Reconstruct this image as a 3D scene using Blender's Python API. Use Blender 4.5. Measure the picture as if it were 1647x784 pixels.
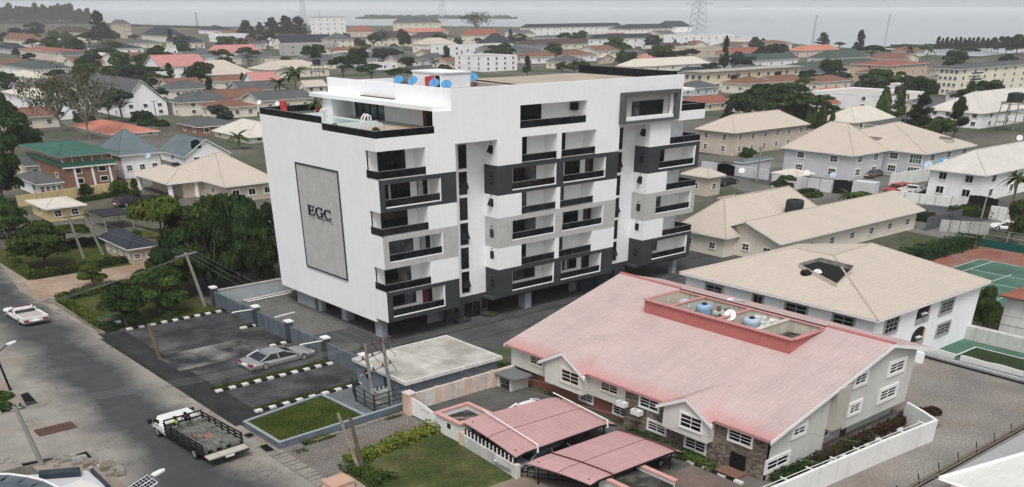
import bpy, bmesh, math, random
import numpy as np
from mathutils import Vector, Matrix
random.seed(7); RNG=np.random.default_rng(7)
for o in list(bpy.data.objects): bpy.data.objects.remove(o)
S=bpy.context.scene; COL=S.collection
# ---------------------------------------------------------------- camera
cd=bpy.data.cameras.new('camera'); cam=bpy.data.objects.new('camera',cd); COL.objects.link(cam)
cam.location=(-49.064,-76.053,28.216)
cam.rotation_euler=(math.radians(90-33.03534),0,math.radians(-40.50673))
cd.sensor_fit='HORIZONTAL'; cd.sensor_width=36; cd.lens=36*1466.53/1647
cd.shift_y=(963.034-392.0)/1647; cd.clip_start=1; cd.clip_end=40000
S.camera=cam
# ---------------------------------------------------------------- light
SUN_EL=math.radians(58); SUN_AZ=math.radians(224)       # compass azimuth, from +Y clockwise
W=bpy.data.worlds.new('World'); S.world=W; W.use_nodes=True
nt=W.node_tree; nt.nodes.clear()
sky=nt.nodes.new('ShaderNodeTexSky'); sky.sky_type='NISHITA'; sky.sun_disc=False
sky.sun_elevation=SUN_EL; sky.sun_rotation=SUN_AZ; sky.air_density=1.0; sky.dust_density=4.0; sky.ozone_density=1.0
hsv=nt.nodes.new('ShaderNodeHueSaturation'); hsv.inputs['Saturation'].default_value=0.30; hsv.inputs['Value'].default_value=1.0
bg=nt.nodes.new('ShaderNodeBackground'); bg.inputs['Strength'].default_value=0.10
wo=nt.nodes.new('ShaderNodeOutputWorld')
nt.links.new(sky.outputs[0],hsv.inputs['Color']); nt.links.new(hsv.outputs[0],bg.inputs['Color']); nt.links.new(bg.outputs[0],wo.inputs['Surface'])
sl=bpy.data.lights.new('sun','SUN'); sl.energy=1.3; sl.angle=math.radians(22); sl.color=(1.0,0.965,0.92)
so=bpy.data.objects.new('sun',sl); COL.objects.link(so); so.location=(-60,-90,120)
so.rotation_euler=(math.radians(90)-SUN_EL,0,math.pi-SUN_AZ)
S.view_settings.view_transform='Standard'; S.view_settings.look='None'; S.view_settings.exposure=0.47; S.view_settings.gamma=1.0
S.view_settings.use_curve_mapping=False
S.render.engine='CYCLES'
S.cycles.max_bounces=5; S.cycles.diffuse_bounces=4; S.cycles.glossy_bounces=3; S.cycles.transmission_bounces=3; S.cycles.volume_bounces=2
# ---------------------------------------------------------------- materials
MATS={}
def _n(nt,t,**k):
    n=nt.nodes.new(t)
    for a,b in k.items(): setattr(n,a,b)
    return n
def mat(name,col,rough=.8,var=.12,scale=.6,fine=.08,fscale=6.0,bump=0.0,streak=0.0,tint=None,tamt=.0,metal=0.0,spec=.12,blocks=None):
    """Procedural paint/plaster/soil: broad patches, fine grain, optional rain streaks and a second tint."""
    if name in MATS: return MATS[name]
    m=bpy.data.materials.new(name); m.use_nodes=True; t=m.node_tree; L=t.links.new
    b=t.nodes['Principled BSDF']; b.inputs['Roughness'].default_value=rough; b.inputs['Metallic'].default_value=metal
    b.inputs['Specular IOR Level'].default_value=spec
    geo=_n(t,'ShaderNodeNewGeometry'); pos=geo.outputs['Position']
    base=_n(t,'ShaderNodeRGB'); base.outputs[0].default_value=(*col,1); cur=base.outputs[0]
    def noise(sc,det=3,vec=pos):
        n=_n(t,'ShaderNodeTexNoise'); n.inputs['Scale'].default_value=sc; n.inputs['Detail'].default_value=det; L(vec,n.inputs['Vector']); return n.outputs['Fac']
    def mul(cur,fac,lo,hi,a=.3,bb=.7):
        r=_n(t,'ShaderNodeMapRange'); r.inputs[1].default_value=a; r.inputs[2].default_value=bb; r.inputs[3].default_value=lo; r.inputs[4].default_value=hi
        L(fac,r.inputs[0]); x=_n(t,'ShaderNodeMix',data_type='RGBA',blend_type='MULTIPLY'); x.inputs[0].default_value=1
        L(cur,x.inputs[6]); L(r.outputs[0],x.inputs[7]); return x.outputs[2]
    if tint is not None:
        r=_n(t,'ShaderNodeMapRange'); r.inputs[1].default_value=.42; r.inputs[2].default_value=.66; r.inputs[4].default_value=tamt
        L(noise(scale*.7,4),r.inputs[0]); x=_n(t,'ShaderNodeMix',data_type='RGBA'); x.inputs[7].default_value=(*tint,1)
        L(r.outputs[0],x.inputs[0]); L(cur,x.inputs[6]); cur=x.outputs[2]
    if var: cur=mul(cur,noise(scale),1-var,1+var)
    if fine: cur=mul(cur,noise(fscale,2),1-fine,1+fine)
    if streak:
        mp=_n(t,'ShaderNodeMapping'); mp.inputs['Scale'].default_value=(2.2,2.2,.18); L(pos,mp.inputs['Vector'])
        cur=mul(cur,noise(1.0,3,mp.outputs[0]),1-streak,1.0,.5,.72) if False else mul(cur,noise(1.0,3,mp.outputs[0]),1.0,1-streak,.5,.75)
    if blocks:
        k=_n(t,'ShaderNodeTexBrick'); k.inputs['Scale'].default_value=1; k.inputs['Brick Width'].default_value=blocks[0]; k.inputs['Row Height'].default_value=blocks[1]; k.inputs['Mortar Size'].default_value=.022; k.inputs['Color1'].default_value=(1.12,1.12,1.12,1); k.inputs['Color2'].default_value=(.86,.86,.86,1); k.inputs['Mortar'].default_value=(.5,.5,.5,1)
        L(pos,k.inputs['Vector']); x=_n(t,'ShaderNodeMix',data_type='RGBA',blend_type='MULTIPLY'); x.inputs[0].default_value=1; L(cur,x.inputs[6]); L(k.outputs[0],x.inputs[7]); cur=x.outputs[2]
    L(cur,b.inputs['Base Color'])
    if bump:
        bp=_n(t,'ShaderNodeBump'); bp.inputs['Strength'].default_value=bump; bp.inputs['Distance'].default_value=.05
        L(noise(fscale,3),bp.inputs['Height']); L(bp.outputs[0],b.inputs['Normal'])
    MATS[name]=m; return m
def roofmat(name,col,edge=None,rows=.32,tile=0.0,var=.10,rough=.7):
    """Sheet/tile roof: UV x runs along the eave (metres), UV y up the slope (metres); ribs and lapped courses, worn colour."""
    if name in MATS: return MATS[name]
    m=bpy.data.materials.new(name); m.use_nodes=True; t=m.node_tree; L=t.links.new
    b=t.nodes['Principled BSDF']; b.inputs['Roughness'].default_value=rough; b.inputs['Specular IOR Level'].default_value=.15
    uv=_n(t,'ShaderNodeUVMap'); sep=_n(t,'ShaderNodeSeparateXYZ'); L(uv.outputs[0],sep.inputs[0])
    geo=_n(t,'ShaderNodeNewGeometry')
    def math_(op,a,bv=None):
        n=_n(t,'ShaderNodeMath',operation=op)
        if hasattr(a,'links'): L(a,n.inputs[0])
        else: n.inputs[0].default_value=a
        if bv is not None:
            if hasattr(bv,'links'): L(bv,n.inputs[1])
            else: n.inputs[1].default_value=bv
        return n.outputs[0]
    base=_n(t,'ShaderNodeRGB'); base.outputs[0].default_value=(*col,1); cur=base.outputs[0]
    def noise(sc,det=3,vec=None):
        n=_n(t,'ShaderNodeTexNoise'); n.inputs['Scale'].default_value=sc; n.inputs['Detail'].default_value=det; L(vec or geo.outputs['Position'],n.inputs['Vector']); return n.outputs['Fac']
    mp=_n(t,'ShaderNodeMapping'); mp.inputs['Scale'].default_value=(1.5,.12,1); L(uv.outputs[0],mp.inputs['Vector'])
    st=noise(1.0,4,mp.outputs[0])
    if edge is not None:
        # paint survives where the sheet is sheltered: first metres above the gutter, ragged
        a=math_('ADD',sep.outputs[1],math_('MULTIPLY',st,-1.6)); r=_n(t,'ShaderNodeMapRange'); r.inputs[1].default_value=-1.0; r.inputs[2].default_value=.9; r.inputs[3].default_value=.62; r.inputs[4].default_value=0
        L(a,r.inputs[0]); x=_n(t,'ShaderNodeMix',data_type='RGBA'); x.inputs[7].default_value=(*edge,1); L(r.outputs[0],x.inputs[0]); L(cur,x.inputs[6]); cur=x.outputs[2]
    def mul(cur,fac,lo,hi,a=.3,bb=.7):
        r=_n(t,'ShaderNodeMapRange'); r.inputs[1].default_value=a; r.inputs[2].default_value=bb; r.inputs[3].default_value=lo; r.inputs[4].default_value=hi
        L(fac,r.inputs[0]); x=_n(t,'ShaderNodeMix',data_type='RGBA',blend_type='MULTIPLY'); x.inputs[0].default_value=1
        L(cur,x.inputs[6]); L(r.outputs[0],x.inputs[7]); return x.outputs[2]
    cur=mul(cur,noise(.35,4),1-var,1+var); cur=mul(cur,st,1-var*.5,1+var*.5); cur=mul(cur,noise(4,2),.95,1.05)
    fx=math_('FRACT',math_('DIVIDE',sep.outputs[0],rows)); fy=math_('FRACT',math_('DIVIDE',sep.outputs[1],rows*1.3 if tile else 2.4))
    rib=math_('PINGPONG',fx,.5)
    lap=math_('LESS_THAN',fy,.10 if tile else .02)
    cur=mul(cur,lap,1.0,.90,0,1); cur=mul(cur,rib,.97,1.02,0,.3)
    L(cur,b.inputs['Base Color'])
    bp=_n(t,'ShaderNodeBump'); bp.inputs['Strength'].default_value=.3; bp.inputs['Distance'].default_value=.04
    L(math_('SUBTRACT',rib,math_('MULTIPLY',lap,.3)),bp.inputs['Height']); L(bp.outputs[0],b.inputs['Normal'])
    MATS[name]=m; return m
def glassmat(name,col=(.008,.009,.010),rough=.12,spec=.5):
    if name in MATS: return MATS[name]
    m=bpy.data.materials.new(name); m.use_nodes=True; t=m.node_tree; L=t.links.new
    b=t.nodes['Principled BSDF']; b.inputs['Roughness'].default_value=rough; b.inputs['Specular IOR Level'].default_value=spec
    geo=_n(t,'ShaderNodeNewGeometry'); n=_n(t,'ShaderNodeTexNoise'); n.inputs['Scale'].default_value=.9; n.inputs['Detail'].default_value=1; L(geo.outputs['Position'],n.inputs['Vector'])
    r=_n(t,'ShaderNodeMapRange'); r.inputs[1].default_value=.35; r.inputs[2].default_value=.7; r.inputs[3].default_value=.5; r.inputs[4].default_value=2.2; L(n.outputs['Fac'],r.inputs[0])
    x=_n(t,'ShaderNodeMix',data_type='RGBA',blend_type='MULTIPLY'); x.inputs[0].default_value=1; x.inputs[6].default_value=(*col,1); L(r.outputs[0],x.inputs[7]); L(x.outputs[2],b.inputs['Base Color'])
    MATS[name]=m; return m
def leafmat(name,col,col2,rough=.75,sc=.5):
    if name in MATS: return MATS[name]
    m=bpy.data.materials.new(name); m.use_nodes=True; t=m.node_tree; L=t.links.new
    b=t.nodes['Principled BSDF']; b.inputs['Roughness'].default_value=rough; b.inputs['Specular IOR Level'].default_value=.06
    geo=_n(t,'ShaderNodeNewGeometry'); oi=_n(t,'ShaderNodeObjectInfo')
    n=_n(t,'ShaderNodeTexNoise'); n.inputs['Scale'].default_value=sc; n.inputs['Detail'].default_value=3; L(geo.outputs['Position'],n.inputs['Vector'])
    r=_n(t,'ShaderNodeMapRange'); r.inputs[1].default_value=.35; r.inputs[2].default_value=.68; L(n.outputs['Fac'],r.inputs[0])
    x=_n(t,'ShaderNodeMix',data_type='RGBA'); x.inputs[6].default_value=(*col,1); x.inputs[7].default_value=(*col2,1); L(r.outputs[0],x.inputs[0])
    h=_n(t,'ShaderNodeHueSaturation'); L(x.outputs[2],h.inputs['Color'])
    v=_n(t,'ShaderNodeMapRange'); v.inputs[3].default_value=.75; v.inputs[4].default_value=1.25; L(oi.outputs['Random'],v.inputs[0]); L(v.outputs[0],h.inputs['Value'])
    a=_n(t,'ShaderNodeMapRange'); a.inputs[3].default_value=.485; a.inputs[4].default_value=.515; L(oi.outputs['Random'],a.inputs[0]); L(a.outputs[0],h.inputs['Hue'])
    L(h.outputs[0],b.inputs['Base Color'])
    MATS[name]=m; return m
WHITE=mat('white_render',(.855,.865,.875),.85,.02,.3,.015,3,streak=.035)
WHITEIN=mat('white_loggia_paint',(.86,.86,.86),.85,.02,.4,.01,3)
WHITE2=mat('white_paint_weathered',(.72,.72,.70),.85,.06,.5,.03,4,streak=.16)
DARK=mat('charcoal_render',(.048,.054,.058),.8,.10,.6,.05,5)
STONE=mat('grey_travertine_tile',(.47,.47,.455),.7,.07,.8,.06,4,streak=.0)
GLASS=glassmat('dark_window_glass',(.006,.007,.008),.1,.28)
GREENGLASS=glassmat('green_window_glass',(.05,.13,.09),.15)
ALU=mat('black_aluminium',(.02,.021,.023),.4,0,1,0)
RAILM=mat('brushed_steel_rail',(.55,.56,.57),.35,0,1,0,metal=.8)
BAL=glassmat('black_balustrade_glass',(.006,.008,.010),.08,.25)
CONC=mat('grey_concrete',(.40,.40,.38),.9,.18,.5,.10,4,streak=.15)
GREYP=mat('blue_grey_paint',(.36,.39,.41),.8,.08,.5,.05,5,streak=.15)
CREAM=mat('cream_render',(.60,.57,.50),.85,.07,.5,.04,4,streak=.15)
PEACH=mat('faded_peach_paint',(.62,.44,.34),.85,.10,.8,.05,5,streak=.2)
WTRIM=mat('white_trim',(.78,.78,.76),.7,.03,.6,.02,4)
WOOD=mat('weathered_wood',(.20,.17,.14),.9,.2,1.5,.15,9)
BLACK=mat('black_paint',(.012,.012,.013),.5,.0,1,.0)
RUBBER=mat('tyre_rubber',(.02,.02,.02),.9,0,1,0)
TRUNKM=mat('tree_bark',(.13,.11,.09),.95,.25,1.2,.2,8)
TRUNKG=mat('grey_tree_bark',(.22,.20,.18),.95,.25,1.2,.2,8)
STEEL=mat('galvanised_steel',(.42,.43,.44),.5,.1,2,.05,8,metal=.5)
BLUEP=mat('blue_plastic',(.16,.37,.60),.5,.06,1,.03,4)
RED=mat('red_paint',(.42,.05,.05),.6,.1,1,.05,4)
# ---------------------------------------------------------------- mesh helpers
class MB:
    def __init__(s): s.v=[]; s.f=[]; s.uv={}
    def quad(s,pts,uv=None):
        i=len(s.v); s.v+= [tuple(p) for p in pts]; s.f.append(tuple(range(i,i+len(pts))))
        if uv: s.uv[len(s.f)-1]=uv
        return s
    def box(s,x0,y0,z0,x1,y1,z1):
        if x0>x1: x0,x1=x1,x0
        if y0>y1: y0,y1=y1,y0
        if z0>z1: z0,z1=z1,z0
        i=len(s.v); s.v+=[(x0,y0,z0),(x1,y0,z0),(x1,y1,z0),(x0,y1,z0),(x0,y0,z1),(x1,y0,z1),(x1,y1,z1),(x0,y1,z1)]
        s.f+=[tuple(i+k for k in q) for q in ((0,3,2,1),(4,5,6,7),(0,1,5,4),(1,2,6,5),(2,3,7,6),(3,0,4,7))]; return s
    def prism(s,poly,z0,z1):
        n=len(poly); i=len(s.v); s.v+=[(p[0],p[1],z0) for p in poly]+[(p[0],p[1],z1) for p in poly]
        s.f.append(tuple(i+k for k in reversed(range(n)))); s.f.append(tuple(i+n+k for k in range(n)))
        for k in range(n): s.f.append((i+k,i+(k+1)%n,i+n+(k+1)%n,i+n+k))
        return s
    def tube(s,p0,p1,r0,r1=None,n=8,caps=True):
        r1=r0 if r1 is None else r1; a=Vector(p0); b=Vector(p1); d=(b-a); 
        if d.length<1e-6: return s
        d.normalize(); u=d.cross(Vector((0,0,1)) if abs(d.z)<.95 else Vector((1,0,0))).normalized(); w=d.cross(u)
        i=len(s.v)
        for c,r in ((a,r0),(b,r1)):
            for k in range(n):
                t=2*math.pi*k/n; s.v.append(tuple(c+u*(r*math.cos(t))+w*(r*math.sin(t))))
        for k in range(n): s.f.append((i+k,i+(k+1)%n,i+n+(k+1)%n,i+n+k))
        if caps: s.f.append(tuple(i+k for k in reversed(range(n)))); s.f.append(tuple(i+n+k for k in range(n)))
        return s
    def lathe(s,c,prof,n=14,axis=None):
        i=len(s.v); m=len(prof)
        for r,z in prof:
            for k in range(n):
                t=2*math.pi*k/n; s.v.append((c[0]+r*math.cos(t),c[1]+r*math.sin(t),c[2]+z))
        for j in range(m-1):
            for k in range(n): s.f.append((i+j*n+k,i+j*n+(k+1)%n,i+(j+1)*n+(k+1)%n,i+(j+1)*n+k))
        s.f.append(tuple(i+k for k in reversed(range(n)))); s.f.append(tuple(i+(m-1)*n+k for k in range(n)))
        return s
    def mesh(s,name,m):
        me=bpy.data.meshes.new(name); me.from_pydata(s.v,[],s.f); 
        if m is not None: me.materials.append(m)
        if s.uv:
            l=me.uv_layers.new(name='UVMap')
            for fi,uv in s.uv.items():
                p=me.polygons[fi]
                for k,li in enumerate(p.loop_indices): l.data[li].uv=uv[k]
        me.update(); return me
    def build(s,name,m,parent=None,smooth=False,loc=None):
        me=s.mesh(name,m)
        if smooth:
            for p in me.polygons: p.use_smooth=True
        return link(name,me,parent,loc)
def link(name,me,parent=None,loc=None,rotz=0):
    o=bpy.data.objects.new(name,me); COL.objects.link(o)
    if parent is not None: o.parent=parent
    if loc is not None: o.location=loc
    if rotz: o.rotation_euler=(0,0,rotz)
    return o
def tag(o,label=None,cat=None,group=None,kind=None):
    if label: o['label']=label
    if cat: o['category']=cat
    if group: o['group']=group
    if kind: o['kind']=kind
    return o
def thing(name,label,cat,loc=(0,0,0),rotz=0,group=None):
    o=bpy.data.objects.new(name,None); COL.objects.link(o); o.location=loc; o.rotation_euler=(0,0,rotz); o.empty_display_size=.3
    return tag(o,label,cat,group)
def struct(name,mb,m): return tag(mb.build(name,m),kind='structure')
def dup(root,loc,rotz=0,label=None,group=None,scale=None):
    r=root.copy(); COL.objects.link(r); r.location=loc; r.rotation_euler=(0,0,rotz)
    if scale is not None: r.scale=scale
    if label: r['label']=label
    if group: r['group']=group
    for ch in list(root.children):
        c=ch.copy(); COL.objects.link(c); c.parent=r
        for g in list(ch.children):
            d=g.copy(); COL.objects.link(d); d.parent=c
    return r

# ================================================================ the tall white apartment block
Z1B,Z1T,Z3B,Z3T,Z5B,Z5T,Z7,Z8,ZP=2.12,4.976,7.12,10.05,12.18,14.92,18.33,18.87,21.84
LV=[Z1B,Z1T,Z3B,Z3T,Z5B,Z5T,17.28]
XA,XB,XB2,XC,XE,XT,XT2,YL=8.86,14.04,31.19,36.13,44.93,8.53,41.06,21.46
YR=2.14; LG=1.9                                            # recess and loggia depth
tower=thing('apartment_tower','tall white apartment block with charcoal framed balconies and the EGC sign panel','apartment block',(0,0,0))
def ringwall(mb,axis,c,a0,a1,z0,z1,holes,th):
    """Wall slab in plane axis=c (outer face), thickness th inward, with rectangular holes [(h0,h1,k0,k1)]."""
    As=sorted({a0,a1,*[min(max(h[i],a0),a1) for h in holes for i in (0,1)]}); Zs=sorted({z0,z1,*[min(max(h[i],z0),z1) for h in holes for i in (2,3)]})
    for i in range(len(As)-1):
        for j in range(len(Zs)-1):
            am=(As[i]+As[i+1])/2; zm=(Zs[j]+Zs[j+1])/2
            if any(h[0]<am<h[1] and h[2]<zm<h[3] for h in holes): continue
            if axis=='y': mb.box(As[i],c,Zs[j],As[i+1],c+th,Zs[j+1])
            else: mb.box(c,As[i],Zs[j],c+th,As[i+1],Zs[j+1])
MATBAND=[DARK,WHITE,STONE,WHITE,DARK,WHITE]
def band(i,x0,x1,holes,y=0,name='facade_panel'):
    if holes and holes[0][2]<=LV[i]+1e-3 and holes[0][3]>=LV[i+1]-.6 and LV[i+1]-holes[0][3]<.02:
        e=[x0]+[q for h in holes for q in h[:2]]+[x1]
        for a_,b_ in zip(e[::2],e[1::2]): MB().box(a_,y,LV[i],b_,y+.28,LV[i+1]).build(name,MATBAND[i],tower)
        return
    mb=MB(); ringwall(mb,'y',y,x0,x1,LV[i],LV[i+1],holes,.28); return mb.build(name,MATBAND[i],tower)
def frame_trim(x0,x1,z0,z1,y=-.015):
    """thin white reveal edge round a framed opening (right and top edges)"""
    mb=MB(); mb.box(x1-.10,y+.0,z0,x1,y+.30,z1).box(x0,y,z0,x1-.10,y+.30,z0+.09); mb.build('opening_trim',WHITE,tower)
def loggia(x0,x1,z0,z1,y0=.28,y1=LG,left=True,right=True):
    mb=MB(); mb.box(x0-.15,y1,z0-.1,x1+.15,y1+.15,z1+.1).box(x0,y0,z0-.12,x1,y1,z0).box(x0,y0,z1,x1,y1,z1+.1)
    if left: mb.box(x0-.15,y0,z0-.1,x0,y1,z1+.1)
    if right: mb.box(x1,y0,z0-.1,x1+.15,y1,z1+.1)
    mb.build('loggia_wall',WHITEIN,tower)
CURT=mat('pale_curtain',(.42,.42,.42),.9,.15,3,.05,9); BROWNL=mat('brown_door_leaf',(.10,.055,.035),.7,.1,2,.05)
REDC=mat('dark_red_curtain',(.17,.02,.03),.9,.1,2,.05)
GLASS2=glassmat('reflection_grey_glass',(.06,.065,.068),.2)  # lighter grey base colour stands in for reflections in some panes
def slide_window(x0,x1,z0,z1,y,parent,n=2,name='window'):
    f=MB(); t=.05
    f.box(x0,y-.07,z0,x0+t,y,z1).box(x1-t,y-.07,z0,x1,y,z1).box(x0+t,y-.07,z0,x1-t,y,z0+t).box(x0+t,y-.07,z1-t,x1-t,y,z1)
    for k in range(1,n): xm=x0+(x1-x0)*k/n; f.box(xm-t/2,y-.06,z0+t,xm+t/2,y,z1-t)
    w=f.build(name,ALU,parent)
    for k in range(n):
        xa=x0+(x1-x0)*k/n+t/2+.005; xb=x0+(x1-x0)*(k+1)/n-t/2-.005
        MB().box(xa,y-.045,z0+t+.003,xb,y-.02,z1-t-.003).build('pane',GLASS2 if random.random()<.3 and name=='window' else GLASS,w)
    if name=='window' and n==2 and random.random()<.3:
        xc=x0+(x1-x0)*random.choice((.12,.2,.55)); MB().box(xc,y-.055,z0+t+.02,xc+.28,y-.046,z1-t-.02).build('curtain',random.choice((CURT,CURT,BROWNL)),w)
    return w
def rail(pts,z0,z1,parent=tower,name='balustrade'):
    """dark glass balustrade along a polyline with a thin steel handrail"""
    g=MB(); h=MB()
    for (a,b) in zip(pts[:-1],pts[1:]):
        d=Vector((b[0]-a[0],b[1]-a[1],0)); L=d.length; d/=L; n=Vector((-d.y,d.x,0))*.03
        k=max(1,round(L/2.2))
        for i in range(k):
            p=Vector((a[0],a[1],0))+d*(L*i/k+.012); q=Vector((a[0],a[1],0))+d*(L*(i+1)/k-.012)
            i0=len(g.v)
            g.prism([(p-n).to_tuple()[:2],(q-n).to_tuple()[:2],(q+n).to_tuple()[:2],(p+n).to_tuple()[:2]],z0,z1)
        n2=n*1.3; P0=Vector((a[0],a[1],0)); P1=Vector((b[0],b[1],0))
        h.prism([(P0-n2).to_tuple()[:2],(P1-n2).to_tuple()[:2],(P1+n2).to_tuple()[:2],(P0+n2).to_tuple()[:2]],z1+.002,z1+.035)
    o=g.build(name,BAL,parent); h.build('handrail',RAILM,o); return o
def door(x0,x1,z0,z1,y,col,parent=tower):
    mb=MB(); mb.box(x0,y-.06,z0,x0+.05,y,z1).box(x1-.05,y-.06,z0,x1,y,z1).box(x0+.05,y-.06,z1-.05,x1-.05,y,z1)
    d=mb.build('balcony_door',ALU,parent)
    xm=x0+(x1-x0)*.55
    MB().box(x0+.055,y-.045,z0,xm,y-.02,z1-.055).build('door_leaf',col,d)
    MB().box(xm+.005,y-.04,z0,x1-.055,y-.02,z1-.055).build('pane',GLASS,d)
FO=[(2.53,4.60),(Z1T,Z3B),(7.66,9.60),(Z3T,Z5B),(12.50,14.52),(Z5T,17.28)]     # opening heights per floor
# ---- block A (left), B (middle), C (right bay)
for i in range(6):
    fr=i%2==0; a,b=FO[i]
    # A
    if fr:
        band(i,.02,XA,[(.66,7.0,a,b)]); loggia(.66,7.0,a,b); frame_trim(.66,7.0,a,b)
        slide_window(1.87,4.71,a+.42 if i==0 else a+.05,b-.12,LG,tower)
        door(5.55,6.75,a+.02,b-.2,LG,[REDC,0,CURT,0,CURT][i])
        rail([(.68,.10),(6.90,.10)],a+.10,a+.70)
    else:
        band(i,5.40,XA,[])
        loggia(.30,5.38,a+.004,b-.004,y0=.02,left=False)
        slide_window(1.17 if i==1 else 1.20 if i==3 else 1.29,4.25 if i==1 else 4.24 if i==3 else 4.36,a+.05,b-.10,LG,tower)
        rail([(.04,LG),(.04,.04),(5.36,.04)],a+.10,a+.72)
    # B
    if fr:
        band(i,XB,XB2,[(15.96,21.97,a,b),(23.03,29.27,a,b)]); 
        for (p,q) in ((15.96,21.97),(23.03,29.27)):
            loggia(p,q,a,b); frame_trim(p,q,a,b); rail([(p+.02,.10),(q-.12,.10)],a+.10,a+.70)
        z0=a+.42 if i==0 else a+.05
        slide_window(17.65,20.81,z0,b-.12,LG,tower); slide_window(24.96,27.18,z0,b-.12,LG,tower)
        door(28.04,29.21,a+.02,b-.2,LG,BROWNL if i else ALU)
    else:
        band(i,XB,XB2,[(17.22,22.04,a,b),(22.64,27.64,a,b)])
        for (p,q) in ((17.22,22.04),(22.64,27.64)):
            loggia(p,q,a,b); rail([(p+.02,.10),(q-.02,.10)],a+.10,a+.72)
            slide_window(p+.05,p+2.25,a+.05,b-.15,LG,tower)
    # C
    if fr:
        band(i,XC,XE,[(38.0,44.22,a,b)]); loggia(38.0,44.22,a,b); frame_trim(38.0,44.22,a,b); rail([(38.02,.10),(44.1,.10)],a+.10,a+.70)
        slide_window(38.1,40.9,a+.42 if i==0 else a+.05,b-.12,LG,tower)
        MB().box(44.65,.28,LV[i],XE,LG+1.2,LV[i+1]).box(XC+.3,.28,LV[i]+.02,44.65,LG+1.2,LV[i]+.2).box(XC+.3,.28,LV[i+1]-.2,44.65,LG+1.2,LV[i+1]-.02).build('bay_box',MATBAND[i],tower)
    else:
        band(i,XC,39.55,[]); 
        MB().box(39.57,LG,a-.05,42.9,LG+.15,b+.05).box(39.57,.012,a-.1,XE-.01,3.2,a+.06).box(42.75,LG+.15,a,42.9,3.4,b).build('loggia_wall',WHITE,tower)
        slide_window(39.75,41.5,a+.08,b-.12,LG,tower,1)
        rail([(39.6,.05),(44.88,.05),(44.88,3.1)],a+.10,a+.72)
    # side walls of B and C that look left, and the small top-hung windows in them
    for xs in (XB,XC):
        MB().box(xs,.28,LV[i],xs+.28,YR+.3,LV[i+1]-(0 if i<5 else 0)).build('return_wall',MATBAND[i],tower)
        zw=LV[i]+1.05; f=MB().box(xs-.05,.72,zw-.03,xs,1.28,zw+.72).build('toilet_window',ALU,tower); 
        MB().box(xs-.08,.76,zw+.01,xs-.055,1.24,zw+.68).build('pane',GLASS,f)
        if i in (3,5): MB().quad([(xs-.06,.72,zw+.7),(xs-.06,1.28,zw+.7),(xs-.38,1.28,zw+.10),(xs-.38,.72,zw+.10)]).build('open_sash',ALU,f)
        MB().box(xs-.12,.95,zw+.95,xs,1.05,zw+1.03).build('wall_lamp',BLACK,tower)
# ---- recessed stair slots with their stacked slit windows
for (x0,x1,s0,s1) in ((XA,XB,10.80,11.85),(XB2,XC,33.35,34.05)):
    mb=MB(); ringwall(mb,'y',YR,x0-.3,x1+.2,2.35,17.30,[(s0,s1,2.60,16.95)],.25); mb.box(s0-.1,YR+.2,2.4,s1+.1,YR+.3,17); mb.build('recess_wall',WHITE,tower)
    MB().box(x0-.3,YR+.002,-.0,x1+.2,YR+.25,2.35).build('recess_base',DARK,tower)
    n=6; hh=(16.95-2.60)/n
    for k in range(n):
        slide_window(s0,s1,2.60+hh*k+.14,2.60+hh*(k+1)-.14,YR+.10,tower,1,'slit_window')
        if k: MB().box(s0,YR+.01,2.60+hh*k-.139,s1,YR+.2,2.60+hh*k+.139).build('slit_spandrel',WHITE,tower)
        if k%2==0: MB().quad([(s0+.1,YR+.0,2.6+hh*k+1.3),(s1,YR+.0,2.6+hh*k+1.3),(s1,YR-.3,2.6+hh*k+.7),(s0+.1,YR-.3,2.6+hh*k+.7)]).build('open_sash',ALU,tower)
    MB().box(x0,YR-.25 if False else 0.30,17.28,x1,YR,17.45).build('recess_soffit',WHITE,tower)
# right-hand side wall of A inside the recess
MB().box(XA-.28,.28,Z1B,XA,YR,17.28).build('return_wall',WHITE,tower)
# ---- upper wall over everything
mb=MB(); ringwall(mb,'y',0,.02,XT-.004,17.28,Z7,[],.28); mb.build('facade_panel',WHITE,tower)
mb=MB(); ringwall(mb,'y',0,6.55,XT,Z7,20.10,[],.28); mb.build('facade_panel',WHITE,tower)
mb=MB(); ringwall(mb,'y',0,XT,XT2,17.28,ZP,[(16.97,26.10,18.02,20.07),(32.0,39.3,17.9,20.2)],.28); mb.build('facade_panel',WHITE,tower)
loggia(16.97,26.10,18.02,20.07); slide_window(17.05,21.4,18.08,19.95,LG,tower,3); rail([(16.99,.1),(26.08,.1)],18.06,18.68)
MB().box(25.4,1.2,19.1,26.05,1.8,19.75).build('air_conditioner',ALU,tower)
# big projecting window box at the top right
mb=MB(); X0,X1,A0,A1=30.95,40.15,17.55,20.50
mb.box(X0,-.55,A0,X0+.55,0,A1).box(X1-.55,-.55,A0,X1,0,A1).box(X0+.55,-.55,A1-.35,X1-.55,0,A1).box(X0+.55,-.55,A0,X1-.55,0,A0+.22); mb.build('window_surround',mat('grey_slate_cladding',(.10,.105,.108),.8,.12,2,.1,6),tower)
mb=MB(); ringwall(mb,'y',.45,31.5,39.6,17.75,20.2,[(33.32,38.42,18.11,19.54)],.1); mb.box(33.2,.55,18,38.5,.65,19.6); mb.build('stone_lining',STONE,tower)
slide_window(33.32,38.42,18.11,19.54,.50,tower,4); MB().box(31.6,-.25,17.78,39.5,.44,18.08).build('window_ledge',WHITE,tower)
# right end terrace
MB().box(XT2,0,17.28,XE+.35,6.5,18.22).build('terrace_slab',WHITE,tower); rail([(XT2+.1,.06),(XE+.28,.06),(XE+.28,6.2)],18.24,18.86)
MB().box(XT2,.4,20.15,43.6,5.5,20.4).build('canopy',WHITE,tower)
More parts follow.
